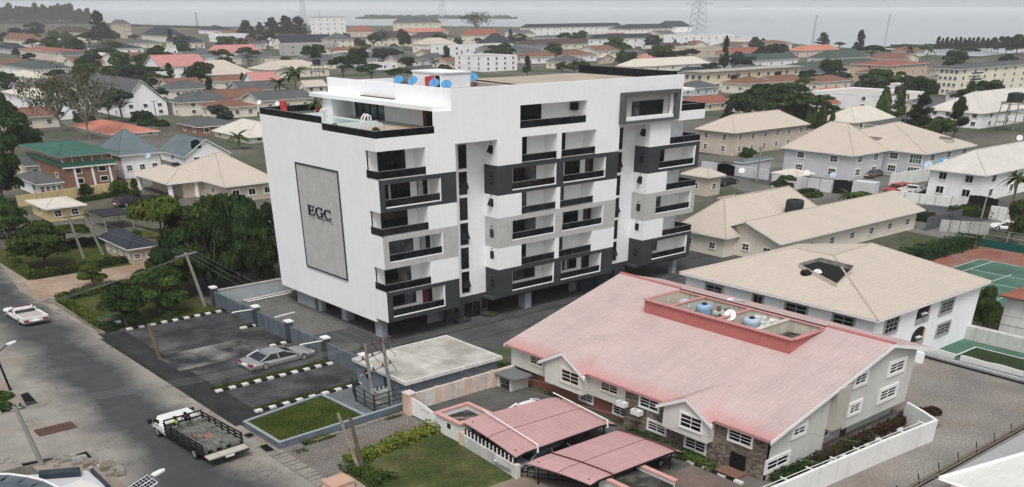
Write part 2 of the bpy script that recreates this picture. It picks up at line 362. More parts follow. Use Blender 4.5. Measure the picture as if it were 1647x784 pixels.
# ---- left (sign) wall
mb=MB(); ringwall(mb,'x',0,.005,YL,1.73,Z7,[(-.1,2.2,0,2.12)]+[(-.1,LG,FO[i][0],FO[i][1]) for i in (1,3,5)],.30)
ringwall(mb,'x',0,9.13,YL,Z7,Z8,[],.3); mb.build('side_wall',WHITE,tower)
# core body: closes the volume behind the façades
MB().box(.3,2.45,2.13,17,YL-.05,18.2).build('core_wall',WHITE,tower); MB().box(17.01,2.45,2.13,44.6,16.3,18.2).build('core_wall',WHITE,tower)
MB().box(XT2-.3,.3,17.3,XT2,16.3,ZP-.3).build('rear_wall',WHITE,tower); MB().box(XT+.3,21.48,17.3,17,21.78,ZP-.4).build('rear_wall',WHITE,tower)
# sign panel with frame and raised letters
yp0,yp1,zp0,zp1=6.98,14.89,5.0,14.89
sp=MB().box(-.05,yp0,zp0,0,yp1,zp1).build('sign_panel',STONE,tower)
fb=MB(); w=.13
fb.box(-.12,yp0-w,zp0-w,0,yp0,zp1+w).box(-.12,yp1,zp0-w,0,yp1+w,zp1+w).box(-.12,yp0,zp1,0,yp1,zp1+w).box(-.12,yp0,zp0-w,0,yp1,zp0); fb.build('panel_frame',DARK,sp)
def text_mesh(name,body,size,loc,rot,m,parent,ext=.04,sx=1.0):
    c=bpy.data.curves.new(name,'FONT'); c.body=body; c.size=size; c.extrude=ext; c.align_x='CENTER'; c.resolution_u=2
    o=bpy.data.objects.new(name+'_tmp',c); COL.objects.link(o); dg=bpy.context.evaluated_depsgraph_get(); me=bpy.data.meshes.new_from_object(o.evaluated_get(dg)); bpy.data.objects.remove(o)
    me.materials.clear(); me.materials.append(m); t=link(name,me,parent); t.location=loc; t.rotation_euler=rot; t.scale=(sx,1,1); return t
LET=mat('black_letter',(.015,.015,.016),.6,0,1,0)
def letter(ch,yc,zc,hh,ww):
    """serif capitals E G C as raised strips on the panel; local x runs to the viewer's right = -y"""
    mb=MB(); t=.12*hh; s=.05*hh
    def bar(x0,z0,x1,z1): mb.box(-.16,yc-x0*ww,zc+z0*hh,-.05,yc-x1*ww,zc+z1*hh)
    if ch=='E':
        bar(-.38,-.5,-.22,.5); bar(-.5,.44,.36,.5); bar(-.5,-.5,.42,-.44); bar(-.22,-.03,.2,.03); bar(.30,.26,.36,.44); bar(.35,-.44,.42,-.22); bar(.15,-.13,.2,.13)
    else:
        n=22
        for k in range(n):
            a0=math.radians(48+264*k/n); a1=math.radians(48+264*(k+1)/n)
            th=lambda a:.045+.10*abs(math.cos(a))**1.5
            q=[]
            for (a,rr) in ((a0,0),(a1,0),(a1,1),(a0,1)):
                r=.5-(th(a) if rr else 0); q.append((r*math.cos(a)*.95*ww,r*math.sin(a)*hh))
            i=len(mb.v)
            for xx in (-.16,-.05): mb.v+=[(xx,yc-p[0],zc+p[1]) for p in q]
            for f in ((0,1,2,3),(7,6,5,4),(0,4,5,1),(1,5,6,2),(2,6,7,3),(3,7,4,0)): mb.f.append(tuple(i+z for z in f))
        bar(.30,.20,.36,.48)
        if ch=='G': bar(.24,-.44,.38,-.04); bar(.12,-.08,.48,-.02)
        else: bar(.30,-.36,.35,-.26)
    mb.build('letter',LET,sp)
letter('E',12.66,10.79,.88,1.45); letter('G',11.10,10.79,.92,1.55); letter('C',9.48,10.78,.92,1.5)
for (x,y,w) in ((519,352.5,1.9),(530,356,1.9)): pass
yy,zz=(10.15,10.19); MB().box(-.10,yy-1.3,zz-.02,-.05,yy+1.3,zz+.02).box(-.10,yy+1.31,zz-.06,-.05,yy+1.5,zz+.06).build('script_line',LET,sp)
for (a,b) in ((12.39,10.00),(10.56,9.93),(8.88,9.96)): MB().box(-.09,a-.07,b-.03,-.05,a+.07,b+.03).build('script_dot',LET,sp)
# ---- roof terrace with pool, canopy, set-back wall
MB().box(.3,.28,18.2,9.5,YL,18.3).build('terrace_floor',mat('terrace_tile',(.42,.41,.38),.6,.06,1,.05,5),tower)
DECK=mat('timber_deck',(.46,.36,.28),.8,.12,1.2,.08,7)
for k in range(14): MB().box(4.6,.5+k*.52,18.302,9.3,.5+k*.52+.47,18.345).build('deck_board',DECK,tower)
rail([(.06,9.1),(.06,.06),(6.5,.06)],18.33,18.91); rail([(.06,9.15),(.06,YL-.1),(6.9,YL-.1)],18.87,19.45)
MB().box(.3,9.13,18.3,.9,YL,18.85).box(.9,9.13,18.3,6.4,9.6,18.7).box(6.4,9.13,18.3,6.9,20.2,18.5).box(.9,20.2,18.3,6.9,20.7,18.7).build('pool_wall',mat('pool_tile',(.60,.66,.64),.4,.05,1,.04),tower)
MB().box(.9,9.6,18.32,6.4,20.2,18.45).build('pool_water',mat('pale_pool_water',(.48,.60,.58),.05,.04,.5,0,spec=.6),tower)
for yy in (10.6,18.6):
    lm=MB()
    for dx in (0,.5):
        pts=[(6.5,yy+dx,18.5),(6.5,yy+dx,19.0),(6.1,yy+dx,19.2),(5.75,yy+dx,18.9),(5.7,yy+dx,18.4)]
        for p,q in zip(pts[:-1],pts[1:]): lm.tube(p,q,.07,n=6)
    lm.build('pool_ladder',WTRIM,tower)
mb=MB(); ringwall(mb,'x',9.5,.28,YL,18.3,20.1,[(12.6,18.2,18.3,19.95),(3.1,5.6,18.3,19.95)],.25); mb.box(9.7,3,18.3,9.8,19,20.1); mb.build('terrace_wall',WHITE,tower)
tg=glassmat('teal_tinted_glass',(.03,.055,.06),.1)
g=MB().box(9.5,12.6,18.3,9.56,18.2,18.36).box(9.5,12.6,19.89,9.56,18.2,19.95)
for k in range(5): g.box(9.49,12.6+k*1.37,18.36,9.55,12.68+k*1.37,19.89)
g=g.build('sliding_door',ALU,tower); MB().box(9.57,12.6,18.3,9.62,18.2,19.95).build('pane',tg,g)
MB().box(9.60,3.1,18.3,9.66,5.6,19.95).build('terrace_door',GLASS,tower); MB().box(9.2,4.9,18.3,9.59,5.5,19.9).build('curtain',BROWNL,tower); MB().box(9.3,3.1,18.3,9.59,3.9,19.7).build('curtain',CURT,tower)
MB().box(7.0,18.7,18.3,9.49,22.4,20.09).build('terrace_wing',WHITE,tower)
MB().box(6.6,.30,20.1,XT-.02,22.5,20.45).build('canopy',WHITE,tower)
MB().box(XT-.02,.30,20.1,9.6,YL,20.4).build('canopy',CONC,tower)
MB().box(XT,.28,20.1,XT+.28,21.78,ZP).build('parapet_wall',WHITE,tower)
MB().box(XT-.02,9,20.47,XT-.3,15,20.55).build('roof_strip',mat('brown_felt',(.16,.13,.11),.9,.1,1,.05),tower)
# roof behind the parapets
ROOFC=mat('dusty_roof_screed',(.40,.36,.32),.95,.15,.4,.10,2,tint=(.22,.2,.18),tamt=.6)
MB().box(XT+.28,.28,20.3,17.0,21.48,20.84).build('roof_slab',ROOFC,tower); MB().box(17.01,.28,20.3,XT2-.3,16.3,20.84).build('roof_slab',ROOFC,tower)
TILE=roofmat('dusty_tan_sheet',(.42,.36,.30),None,.3,1)
mb=MB(); z0,z1=21.30,21.34
mb.quad([(21.6,.7,z0),(40.5,.7,z0),(40.5,16.2,z1),(23.6,16.2,z1)],[(0,0),(19,0),(19,15),(2,15)]); mb.box(22,.8,20.85,40.4,16.1,z0-.1); mb.build('roof_sheet',TILE,tower)
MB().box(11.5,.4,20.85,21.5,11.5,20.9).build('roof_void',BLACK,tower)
bm_=MB()
for k in range(52): bm_.box(40.55,.85+k*.30,20.9,40.62,1.0+k*.30,22.05+k*.003)
tag(bm_.build('screen_rib',ALU,tower),kind='stuff')
MB().box(40.63,.8,20.9,40.75,16.4,22.12).build('roof_screen',BLACK,tower)
# stair head on the roof
sx0,sx1,sy0,sy1=16.6,20.2,11.9,17.4
mb=MB(); ringwall(mb,'x',sx0,sy0,sy1,20.9,22.25,[(12.5,13.5,20.9,22.05)],.2); mb.box(sx0+.2,sy0,20.9,sx1,sy0+.2,22.25).box(sx1-.2,sy0+.2,20.9,sx1,sy1,22.25).box(sx0-.1,sy0-.1,22.25,sx1+.1,sy1+.1,22.38); hd=mb.build('stair_head',WHITE,tower)
MB().box(sx0+.3,12.4,20.9,sx0+.34,13.6,22.1).build('doorway',BLACK,hd)
mb=MB().quad([(sx0-.05,13.5,20.95),(sx0-.05,13.5,22.05),(sx0-.75,14.15,21.9),(sx0-.75,14.15,20.95)]).quad([(sx0-.03,13.48,20.95),(sx0-.73,14.13,20.95),(sx0-.73,14.13,21.9),(sx0-.03,13.48,22.05)]).build('open_door',RED,hd)
# ---- ground floor under the block
MB().box(.8,15.9,0,1.05,20.0,1.73).box(.8,19.75,0,6,20.0,2.12).build('ground_wall',GREYP,tower)
MB().box(9.2,YR+.25,0,14.2,12,2.1).build('ground_core',DARK,tower); MB().box(28.5,YR+.25,0,36.4,12,2.1).build('ground_core',DARK,tower); MB().box(17.1,15.5,0,44,16.2,2.11).build('ground_core',DARK,tower)
MB().box(7.0,3.2,0,9.19,3.45,2.12).build('ground_wall',GREYP,tower); MB().box(27.4,3.0,0,28.5,3.25,2.12).build('ground_wall',GREYP,tower)
for (x,y,w,d) in ((.55,2.3,.75,1.1),(1.0,9.6,.9,1.0),(18.6,.9,.9,1.2),(43.0,.8,.7,.7),(.9,14.6,.5,.8),(22,9.5,.7,.7),(6.0,9.6,.7,.7),(40,9,.7,.7),(22,16,.7,.7),(12,16,.7,.7),(32,16,.7,.7)):
    MB().box(x,y,0,x+w,y+d,2.12).build('column',GREYP,tower)
# entrance in the dark base: doors, side windows
for (x0,x1) in ((11.0,12.1),(12.2,13.2),(33.0,33.9)): 
    d=MB().box(x0,YR-.05,0,x1,YR,1.62).build('entrance_door',ALU,tower); MB().box(x0+.08,YR-.07,.1,x1-.08,YR-.055,1.55).build('pane',GLASS,d)
for (x0,x1,z0) in ((9.7,10.2,.85),(13.45,13.85,.7),(34.9,35.4,.6)):
    d=MB().box(x0,YR-.05,z0,x1,YR,z0+.9).build('base_window',ALU,tower); MB().box(x0+.06,YR-.07,z0+.06,x1-.06,YR-.055,z0+.84).build('pane',GLASS,d)
MB().box(XB-.6,.35,Z1B-.25,XB2+.3,YR+.2,Z1B-.01).build('soffit_beam',DARK,tower); MB().box(XC-.6,.35,Z1B-.25,XE-.2,YR+.2,Z1B-.01).build('soffit_beam',DARK,tower)

# ================================================================ the ground
GROUND=mat('town_ground',(.125,.12,.10),.95,.25,.05,.2,.8,tint=(.045,.062,.025),tamt=.95)
g=MB().quad([(-6000,-3000,0),(9000,-3000,0),(9000,14000,0),(-6000,14000,0)]); struct('ground',g,GROUND)
DARKASPH=mat('dark_forecourt_paving',(.033,.036,.039),.9,.22,.35,.16,3,tint=(.11,.113,.115),tamt=.85)
COMP=mat('compound_screed',(.135,.135,.122),.9,.15,.25,.12,2.5,tint=(.11,.115,.115),tamt=.7)
ASPH2=mat('compound_asphalt',(.06,.063,.064),.88,.18,.3,.12,3,tint=(.12,.118,.11),tamt=.55)
SAND=mat('sandy_verge',(.28,.25,.21),.95,.15,.35,.14,2.5,tint=(.24,.15,.11),tamt=.45)
PAVER=mat('block_paving',(.19,.182,.17),.92,.14,.5,.16,5,tint=(.22,.14,.11),tamt=.4,bump=.4,blocks=(.34,.22))
GRASS=mat('short_turf',(.042,.060,.012),.95,.25,.35,.25,5,tint=(.10,.095,.03),tamt=.5,bump=.6)
LAWN=mat('patchy_lawn',(.042,.060,.018),.95,.3,.4,.3,4,tint=(.13,.115,.055),tamt=.55,bump=.6)
GRAVEL=mat('gravel_yard',(.225,.212,.195),.95,.2,.22,.25,5,tint=(.22,.165,.13),tamt=.5,bump=.5)
YARD=mat('grey_yard_concrete',(.10,.098,.09),.92,.2,.35,.14,3,tint=(.075,.075,.07),tamt=.5)
def roadmat():
    m=bpy.data.materials.new('dusty_road'); m.use_nodes=True; t=m.node_tree; L=t.links.new; b=t.nodes['Principled BSDF']; b.inputs['Roughness'].default_value=.9; b.inputs['Specular IOR Level'].default_value=.1
    geo=_n(t,'ShaderNodeNewGeometry'); sp=_n(t,'ShaderNodeSeparateXYZ'); L(geo.outputs['Position'],sp.inputs[0])
    def noise(sc,det,sx=1,sy=1):
        mp=_n(t,'ShaderNodeMapping'); mp.inputs['Scale'].default_value=(sx,sy,1); L(geo.outputs['Position'],mp.inputs['Vector'])
        n=_n(t,'ShaderNodeTexNoise'); n.inputs['Scale'].default_value=sc; n.inputs['Detail'].default_value=det; L(mp.outputs[0],n.inputs['Vector']); return n.outputs['Fac']
    def M(op,a,c):
        n=_n(t,'ShaderNodeMath',operation=op)
        for i,q in enumerate((a,c)):
            if hasattr(q,'links'): L(q,n.inputs[i])
            else: n.inputs[i].default_value=q
        return n.outputs[0]
    # traffic keeps the crown of the road clean; sand and laterite gather toward the verges
    ctr=M('ADD',M('MULTIPLY',sp.outputs[1],.045),-26.5)
    d=M('ABSOLUTE',M('SUBTRACT',sp.outputs[0],ctr),0); d=M('ADD',d,M('MULTIPLY',M('SUBTRACT',noise(.16,4),.5),5.5)); d=M('ADD',d,M('MULTIPLY',M('SUBTRACT',noise(.9,4),.5),1.4))
    r=_n(t,'ShaderNodeMapRange'); r.inputs[1].default_value=1.6; r.inputs[2].default_value=4.9; L(d,r.inputs[0]); fac=r.outputs[0]
    x=_n(t,'ShaderNodeMix',data_type='RGBA'); x.inputs[6].default_value=(.064,.069,.071,1); x.inputs[7].default_value=(.275,.26,.232,1); L(fac,x.inputs[0])
    r2=_n(t,'ShaderNodeMapRange'); r2.inputs[1].default_value=.52; r2.inputs[2].default_value=.68; r2.inputs[4].default_value=.5; L(noise(.22,4),r2.inputs[0])
    x2=_n(t,'ShaderNodeMix',data_type='RGBA'); x2.inputs[7].default_value=(.245,.19,.155,1); L(M('MULTIPLY',r2.outputs[0],fac),x2.inputs[0]); L(x.outputs[2],x2.inputs[6]); cur=x2.outputs[2]
    for sc,det,lo,hi in ((.5,5,.86,1.12),(7,2,.90,1.10)):
        r3=_n(t,'ShaderNodeMapRange'); r3.inputs[1].default_value=.3; r3.inputs[2].default_value=.7; r3.inputs[3].default_value=lo; r3.inputs[4].default_value=hi; L(noise(sc,det),r3.inputs[0])
        x3=_n(t,'ShaderNodeMix',data_type='RGBA',blend_type='MULTIPLY'); x3.inputs[0].default_value=1; L(cur,x3.inputs[6]); L(r3.outputs[0],x3.inputs[7]); cur=x3.outputs[2]
    # hairline cracking and tar-filled seams where the surface has aged
    vo=_n(t,'ShaderNodeTexVoronoi',feature='DISTANCE_TO_EDGE'); vo.inputs['Scale'].default_value=.22; wq=_n(t,'ShaderNodeTexNoise'); wq.inputs['Scale'].default_value=.8; L(geo.outputs['Position'],wq.inputs['Vector'])
    vm=_n(t,'ShaderNodeMix',data_type='RGBA'); vm.inputs[0].default_value=.3; L(geo.outputs['Position'],vm.inputs[6]); vs=_n(t,'ShaderNodeVectorMath',operation='MULTIPLY_ADD'); vs.inputs[1].default_value=(3,3,3); L(wq.outputs['Color'],vs.inputs[0]); L(geo.outputs['Position'],vs.inputs[2]); L(vs.outputs[0],vo.inputs['Vector'])
    cr=M('LESS_THAN',vo.outputs[0],.010); cm=M('GREATER_THAN',noise(.11,2),.50); cc=M('MULTIPLY',M('MULTIPLY',cr,cm),.42)
    xc=_n(t,'ShaderNodeMix',data_type='RGBA'); xc.inputs[7].default_value=(.03,.03,.03,1); L(cc,xc.inputs[0]); L(cur,xc.inputs[6]); cur=xc.outputs[2]
    L(cur,b.inputs['Base Color']); bp=_n(t,'ShaderNodeBump'); bp.inputs['Strength'].default_value=.3; bp.inputs['Distance'].default_value=.03; L(noise(9,3),bp.inputs['Height']); L(bp.outputs[0],b.inputs['Normal'])
    return m
def sheet(name,pts,lv,m): return struct(name,MB().quad([(p[0],p[1],.004*lv) for p in pts]),m)
def rect(name,x0,y0,x1,y1,lv,m): return sheet(name,[(x0,y0),(x1,y0),(x1,y1),(x0,y1)],lv,m)
rect('sandy_verge',-36,-70,-18,140,1,SAND)
ROAD=roadmat()
sheet('road',[(-32.3,-70),(-21.6,-70),(-21.3,-10),(-21.0,25),(-21.8,45),(-19.5,62),(-19,140),(-33,140),(-32.2,60),(-32.2,5.6),(-60,6.2),(-60,-6.5),(-32.0,-6.3)],2,ROAD)
rect('forecourt',-20.9,-9.0,-6.8,22.4,2,DARKASPH)
rect('forecourt_apron',-20.85,-10,-18.4,21.5,3,mat('black_apron',(.026,.028,.029),.9,.2,.6,.14,4,tint=(.06,.062,.062),tamt=.4))
rect('cement_spill',-19.2,6.0,-10.3,11.3,4,mat('cement_dust',(.036,.039,.042),.95,.22,.42,.16,3,tint=(.23,.225,.21),tamt=1.0))
# expansion joints of the forecourt
jm=mat('joint_filler',(.035,.037,.038),.9,.1,2,.1)
for y in (3.6,12.4,17.4): rect('expansion_joint',-18.4,y,-7.2,y+.16,5,jm)
rect('drain_channel',-21.3,-9.5,-20.75,20.4,4,mat('dark_wet_channel',(.03,.032,.03),.8,.2,1,.2,4))
rect('compound',-6.8,-6,1.2,24.2,2,COMP); rect('compound_road',-8,-8,60,7.5,3,ASPH2); rect('undercroft_floor',.2,.2,45,21,4,mat('undercroft_screed',(.075,.078,.08),.9,.15,.4,.1,3))
for (x0,y0,x1,y1) in ((-1.2,-1.0,45,-.7),(-8,-4.4,44,-4.2)): rect('compound_joint',x0,y0,x1,y1,5,jm)
rect('duplex_yard',-9,-38,2.2,-15.9,2,YARD)
sheet('driveway',[(-21.0,-22.6),(-9.3,-20.2),(-9.2,-15.6),(-20.6,-15.7)],3,PAVER)
rect('driveway',-9.3,-24,2,-15.9,3,YARD)
sheet('lawn',[(-19.2,-22.4),(-9.5,-20.3),(-10.4,-31.2),(-13.1,-31.1),(-19.5,-31)],4,LAWN)
rect('dirt_path',-20,-48,-9.6,-31.1,3,mat('brown_dirt',(.20,.165,.125),.95,.2,.4,.2,4))
sheet('gravel_yard',[(-6,-52),(60,-52),(60,-44),(38,-47),(37,-36.5),(23,-34),(21,-46),(-6,-46.4)],2,GRAVEL)
rect('duplex_alley',-9,-46.2,22,-38,3,mat('alley_paving',(.14,.13,.118),.92,.18,.4,.14,4,tint=(.22,.12,.095),tamt=.55))
rect('side_yard',23,-34,47,-8,1,COMP)
rect('garden',-20.5,22.6,-7.3,40,2,GRASS); sheet('track',[(-21.3,40),(-19.8,37.8),(3,42),(3,49.5),(-20,49.5)],3,mat('laterite_track',(.34,.26,.20),.95,.15,.3,.15,2,tint=(.26,.16,.11),tamt=.6)); rect('garden',-19.5,49.6,8,70,2,GRASS)
# courts on the right
rect('tennis_surround',60,-44,90,-16.4,2,mat('red_court_paint',(.24,.10,.08),.9,.18,.3,.15,2,tint=(.22,.18,.14),tamt=.7))
CG=mat('green_court_paint',(.075,.155,.115),.85,.14,.3,.10,2,tint=(.045,.085,.065),tamt=.5)
rect('tennis_court',55,-33.2,80,-20.5,3,CG)
LINE=mat('white_line_paint',(.6,.62,.6),.8,.12,2,.1)
for r in ((55,-20.62,80.1,-20.5),(79.98,-33.2,80.1,-20.5),(55,-22.4,80,-22.28),(68.7,-31.4,68.82,-22.3),(55,-26.9,76,-26.78) if False else (55,-27.2,75,-27.08),(73.6,-31.4,73.72,-22.3),(55,-31.5,80,-31.38)): rect('court_line',*r,4,LINE)
rect('ball_court_surround',38.2,-60,45,-35.9,3,CG); rect('ball_court',39.1,-58,43.4,-38.2,4,mat('dark_turf',(.03,.045,.022),.95,.2,.5,.2,5))
for r in ((43.3,-58,43.48,-38.1),(39.1,-38.28,43.3,-38.1)): rect('court_line',*r,5,LINE)
sheet('villa_yard',[(115.04,59.04),(144.58,56.20),(124.02,-6.53),(88.22,-15.09),(91.54,21.22)],1,mat('pale_yard_paving',(.17,.165,.15),.92,.18,.15,.12,1.5,tint=(.085,.09,.07),tamt=.7))
# ================================================================ kerbed islands of the forecourt
KW=mat('kerb_white',(.62,.62,.60),.85,.12,3,.1); KB=mat('kerb_black',(.02,.02,.021),.85,.1,2,.05)
def blades(mb,x0,x1,y0,y1,z0,n,h,lean=.5):
    for _ in range(n):
        x=random.uniform(x0,x1); y=random.uniform(y0,y1); a=random.uniform(0,6.28); hh=h*random.uniform(.5,1.2); w=.05
        dx,dy=math.cos(a),math.sin(a); lx,ly=random.uniform(-lean,lean)*hh,random.uniform(-lean,lean)*hh
        mb.quad([(x-dy*w,y+dx*w,z0),(x+dy*w,y-dx*w,z0),(x+lx,y+ly,z0+hh)])
LEAFG=leafmat('grass_blade',(.04,.065,.012),(.09,.10,.025),.8,.8)
def island(x0,x1,y0,y1,label,block=.62):
    t=thing('kerbed_strip',label,'kerb',((x0+x1)/2,(y0+y1)/2,0)); cx,cy=(x0+x1)/2,(y0+y1)/2
    n=max(2,round((x1-x0)/block)); b=(x1-x0)/n; w=.42
    for k in range(n):
        m=KW if k%2==0 else KB
        for ys in (y0,): MB().box(x0+k*b+.01-cx,ys-cy,0,x0+(k+1)*b-.01-cx,ys+w-cy,.16+random.uniform(-.01,.015)).build('kerb_block',m,t)
    MB().box(x0-.0-cx,y0+w-cy,0,x1-cx,y1-cy,.10).build('soil',mat('dark_soil',(.06,.05,.03),.95,.2,1,.2),t)
    g=MB(); blades(g,x0-cx,x1-cx,y0+w-cy,y1-cy,.1,int(150*(x1-x0)*(y1-y0)),.16); tag(g.build('grass',LEAFG,t),kind='stuff')
island(-18.7,-7.9,-8.0,-7.05,'long black and white kerb strip beside the raised lawn bed')
island(-19.1,-7.4,-1.5,-.3,'long black and white kerb strip beside the silver saloon')
island(-9.4,-7.1,6.9,7.7,'short black and white kerb stub between the saloon and the middle fence pillar')
island(-8.95,-6.85,14.2,15.0,'short black and white kerb stub nearest the far end of the fence')
island(-18.1,-7.0,21.5,22.4,'black and white kerb along the garden edge of the forecourt')
# ================================================================ raised lawn bed and transformer enclosure
t=thing('planter_bed','raised lawn bed with blue grey walls beside the street','planter',(-16.7,-12,0))
o=(-16.7,-12)
def at(mb_pts): return [(p[0]-o[0],p[1]-o[1]) for p in mb_pts]
BLUEW=mat('blue_grey_wall',(.13,.16,.19),.85,.12,.6,.06,5,streak=.2); COP=mat('pale_blue_coping',(.27,.31,.32),.85,.1,1,.05)
out=[(-20.75,-10.3),(-20.65,-15.75),(-8.7,-15.0),(-8.7,-14.6),(-12.6,-14.75),(-13.0,-9.0)]
ed=[((-20.75,-10.2),(-20.65,-15.7)),((-20.65,-15.7),(-8.75,-15.15)),((-12.75,-15.2),(-13.0,-8.9)),((-13.0,-8.9),(-20.75,-10.2))]
w=MB(); cp=MB()
for a,b in ed:
    d=Vector((b[0]-a[0],b[1]-a[1])); d.normalize(); n=Vector((-d.y,d.x))*.14
    q=[(a[0]-n.x-d.x*.1,a[1]-n.y-d.y*.1),(b[0]-n.x+d.x*.1,b[1]-n.y+d.y*.1),(b[0]+n.x+d.x*.1,b[1]+n.y+d.y*.1),(a[0]+n.x-d.x*.1,a[1]+n.y-d.y*.1)]
    w=MB().prism(at(q),0,.50+random.uniform(-.004,.004)); w.build('bed_wall',BLUEW,t); MB().prism(at(q),.505+random.uniform(0,.004),.535+random.uniform(0,.01)).build('coping',COP,t)
tf=MB().prism(at([(-20.6,-10.3),(-20.5,-15.55),(-12.9,-15.1),(-13.15,-9.0)]),0,.40).build('turf',GRASS,t)
g=MB(); 
for _ in range(5200):
    u,v=random.random(),random.random(); x=-20.6+7.6*u; y=(-10.2+1.2*u)*(1-v)+(-15.5+.4*u)*v; blades(g,x-o[0]-.05,x-o[0]+.05,y-o[1]-.05,y-o[1]+.05,.39,1,.11)
tag(g.build('grass',LEAFG,t),kind='stuff')
rect('transformer_floor',-12.9,-14.9,-8.2,-8.0,6,mat('pale_blue_screed',(.13,.145,.15),.9,.15,.6,.1,4))
FNC=mat('dark_blue_steel',(.03,.038,.045),.6,.1,2,.05)
def barfence(pts,z0,h,label,nb=3,name='steel_railing',m=FNC):
    cx,cy=pts[0]; t=thing(name,label,'railing',(cx,cy,0))
    for a,b in zip(pts[:-1],pts[1:]):
        L=math.hypot(b[0]-a[0],b[1]-a[1]); k=max(1,round(L/1.7))
        for i in range(k+1):
            x=a[0]+(b[0]-a[0])*i/k-cx; y=a[1]+(b[1]-a[1])*i/k-cy; MB().tube((x,y,z0),(x,y,z0+h),.06,n=6).build('post',m,t)
        for j in range(nb+1):
            z=z0+h*(.12+.85*j/nb); MB().tube((a[0]-cx,a[1]-cy,z),(b[0]-cx,b[1]-cy,z),.04,n=5).build('rail',m,t)
    return t
barfence([(-11.0,-11.1),(-11.2,-14.3),(-8.25,-14.3),(-8.25,-10.6)],.0,1.5,'dark blue steel railing around the electricity transformer')
barfence([(-11.0,-11.1),(-10.2,-9.4)],.0,1.5,'open gate leaf of the transformer railing next to the gatehouse',name='railing_gate')
# transformer body
t=thing('transformer','grey electricity transformer behind the two timber poles','transformer',(-9.4,-12.7,0))
MB().box(-.7,-.55,.35,.7,.55,1.15).build('tank',mat('transformer_grey',(.34,.36,.36),.6,.1,2,.05),t)
for k in range(6): MB().box(-.6+k*.22,-.72,.45,-.52+k*.22,-.56,1.05).build('fin',mat('transformer_grey',(0,0,0)),t)
for k in range(3): MB().lathe((-.4+k*.4,0,1.15),[(.09,0),(.05,.08),(.09,.14),(.05,.2),(.07,.26),(.02,.34)],8).build('bushing',KB,t)
MB().box(-.8,-.6,.1,.8,.6,.34).build('plinth',CONC,t)
# ================================================================ compound wall toward the forecourt
t=thing('compound_wall','stained blue grey compound wall with capped pillars behind the forecourt','wall',(-7,9,0))
STW=mat('stained_blue_wall',(.12,.148,.17),.85,.14,.5,.08,4,streak=.5)
ys=[24.3,14.25,7.3,.3,-6.3]
for a,b in zip(ys[:-1],ys[1:]): MB().box(-.12,b+.36-9,0,.12,a-.36-9,1.60).build('wall_panel',STW,t)
for y in ys:
    MB().box(-.3,y-.35-9,0,.3,y+.35-9,1.95).build('pillar',mat('dark_pillar_paint',(.055,.065,.072),.85,.1,1,.05,5,streak=.3),t); MB().box(-.36,y-.4-9,1.95,.36,y+.4-9,2.10).build('cap',WTRIM,t)
for y,s in ((14.25,-1),(.3,-1),(10.2,1)):
    p=[(0,y-9,1.75),(s*1.6,y-9+.1,1.80),(s*2.5,y-9+.35,1.75)]; m=MB()
    for a,b in zip(p[:-1],p[1:]): m.tube(a,b,.06,n=6)
    m.build('lamp_bracket',WTRIM,t)
t=thing('rear_wall','plain grey boundary wall at the left rear of the tower compound','wall',(0,24.4,0)); MB().box(-6.7,-.15,0,10,.15,1.55).build('wall_panel',GREYP,t); MB().box(-6.8,-.2,1.55,10,.2,1.65).build('coping',CONC,t)
t=thing('pipe_stack','bundle of white and timber poles lying along the grey rear wall','pipes',(-1,23.6,0))
for k in range(4): MB().tube((-3+random.uniform(-.6,.6),k*.22-.4,.10),(3.2+random.uniform(-.5,.5),k*.2-.2,.12+.03*k),.07,n=6).build('pipe',[WTRIM,WOOD,WOOD,WTRIM][k],t)
# ================================================================ flat roofed gatehouse
t=thing('gatehouse','flat concrete roofed gatehouse with pale kerbed roof in front of the tower','gatehouse',(-3.5,-11,0))
MB().box(-4.9,-4.0,0,4.9,3.7,2.02).build('wall',mat('gatehouse_paint',(.17,.20,.225),.85,.1,.6,.05,4,streak=.2),t)
MB().box(-5.1,-4.25,2.02,5.1,3.75,2.14).build('roof',mat('stained_roof_concrete',(.46,.455,.42),.9,.18,.45,.08,3,tint=(.22,.2,.17),tamt=.6,streak=0),t)
for b in ((-5.2,-4.35,5.2,-4.13),(-5.2,3.65,5.2,3.87),(-5.2,-4.125,-4.98,3.645),(4.98,-4.125,5.2,3.645)): MB().box(b[0],b[1],2.0,b[2],b[3],2.27).build('roof_kerb',mat('roof_kerb_paint',(.58,.57,.54),.85,.1,1,.08,4,streak=.2),t)
MB().box(-4.95,-1.5,.2,-4.91,-.7,1.75).build('door',FNC,t); MB().box(-4.95,1.2,.9,-4.91,2.2,1.6).build('window',GLASS,t)
# ================================================================ pink and white walls of the red roofed duplex
PINKW=mat('stained_pink_wall',(.62,.52,.47),.9,.12,.7,.08,3,streak=.25,tint=(.60,.60,.58),tamt=.8)
t=thing('boundary_wall','stained pink boundary wall with peach pilasters below the gatehouse','wall',(-2,-15.85,0))
xs=[-7.0+3.05*k for k in range(6)]
for k in range(5): MB().box(xs[k]+.2,-.12,0,xs[k+1]-.2,.12,1.42).build('wall_panel',PINKW,t)
for x in xs: MB().box(x-.2,-.2,0,x+.2,.2,1.45).build('pilaster',PEACH,t)
t=thing('gate_pillar','peach painted gate pillar at the corner of the railing','pillar',(-9.1,-16.35,0)); MB().box(-.38,-.45,0,.38,.45,1.75).build('shaft',PEACH,t); MB().box(-.42,-.5,1.75,.42,.5,1.85).build('cap',PINKW,t)
t=thing('driveway_gate','white sheet metal gate with curved top closing the paved driveway','gate',(-9.2,-18.7,0))
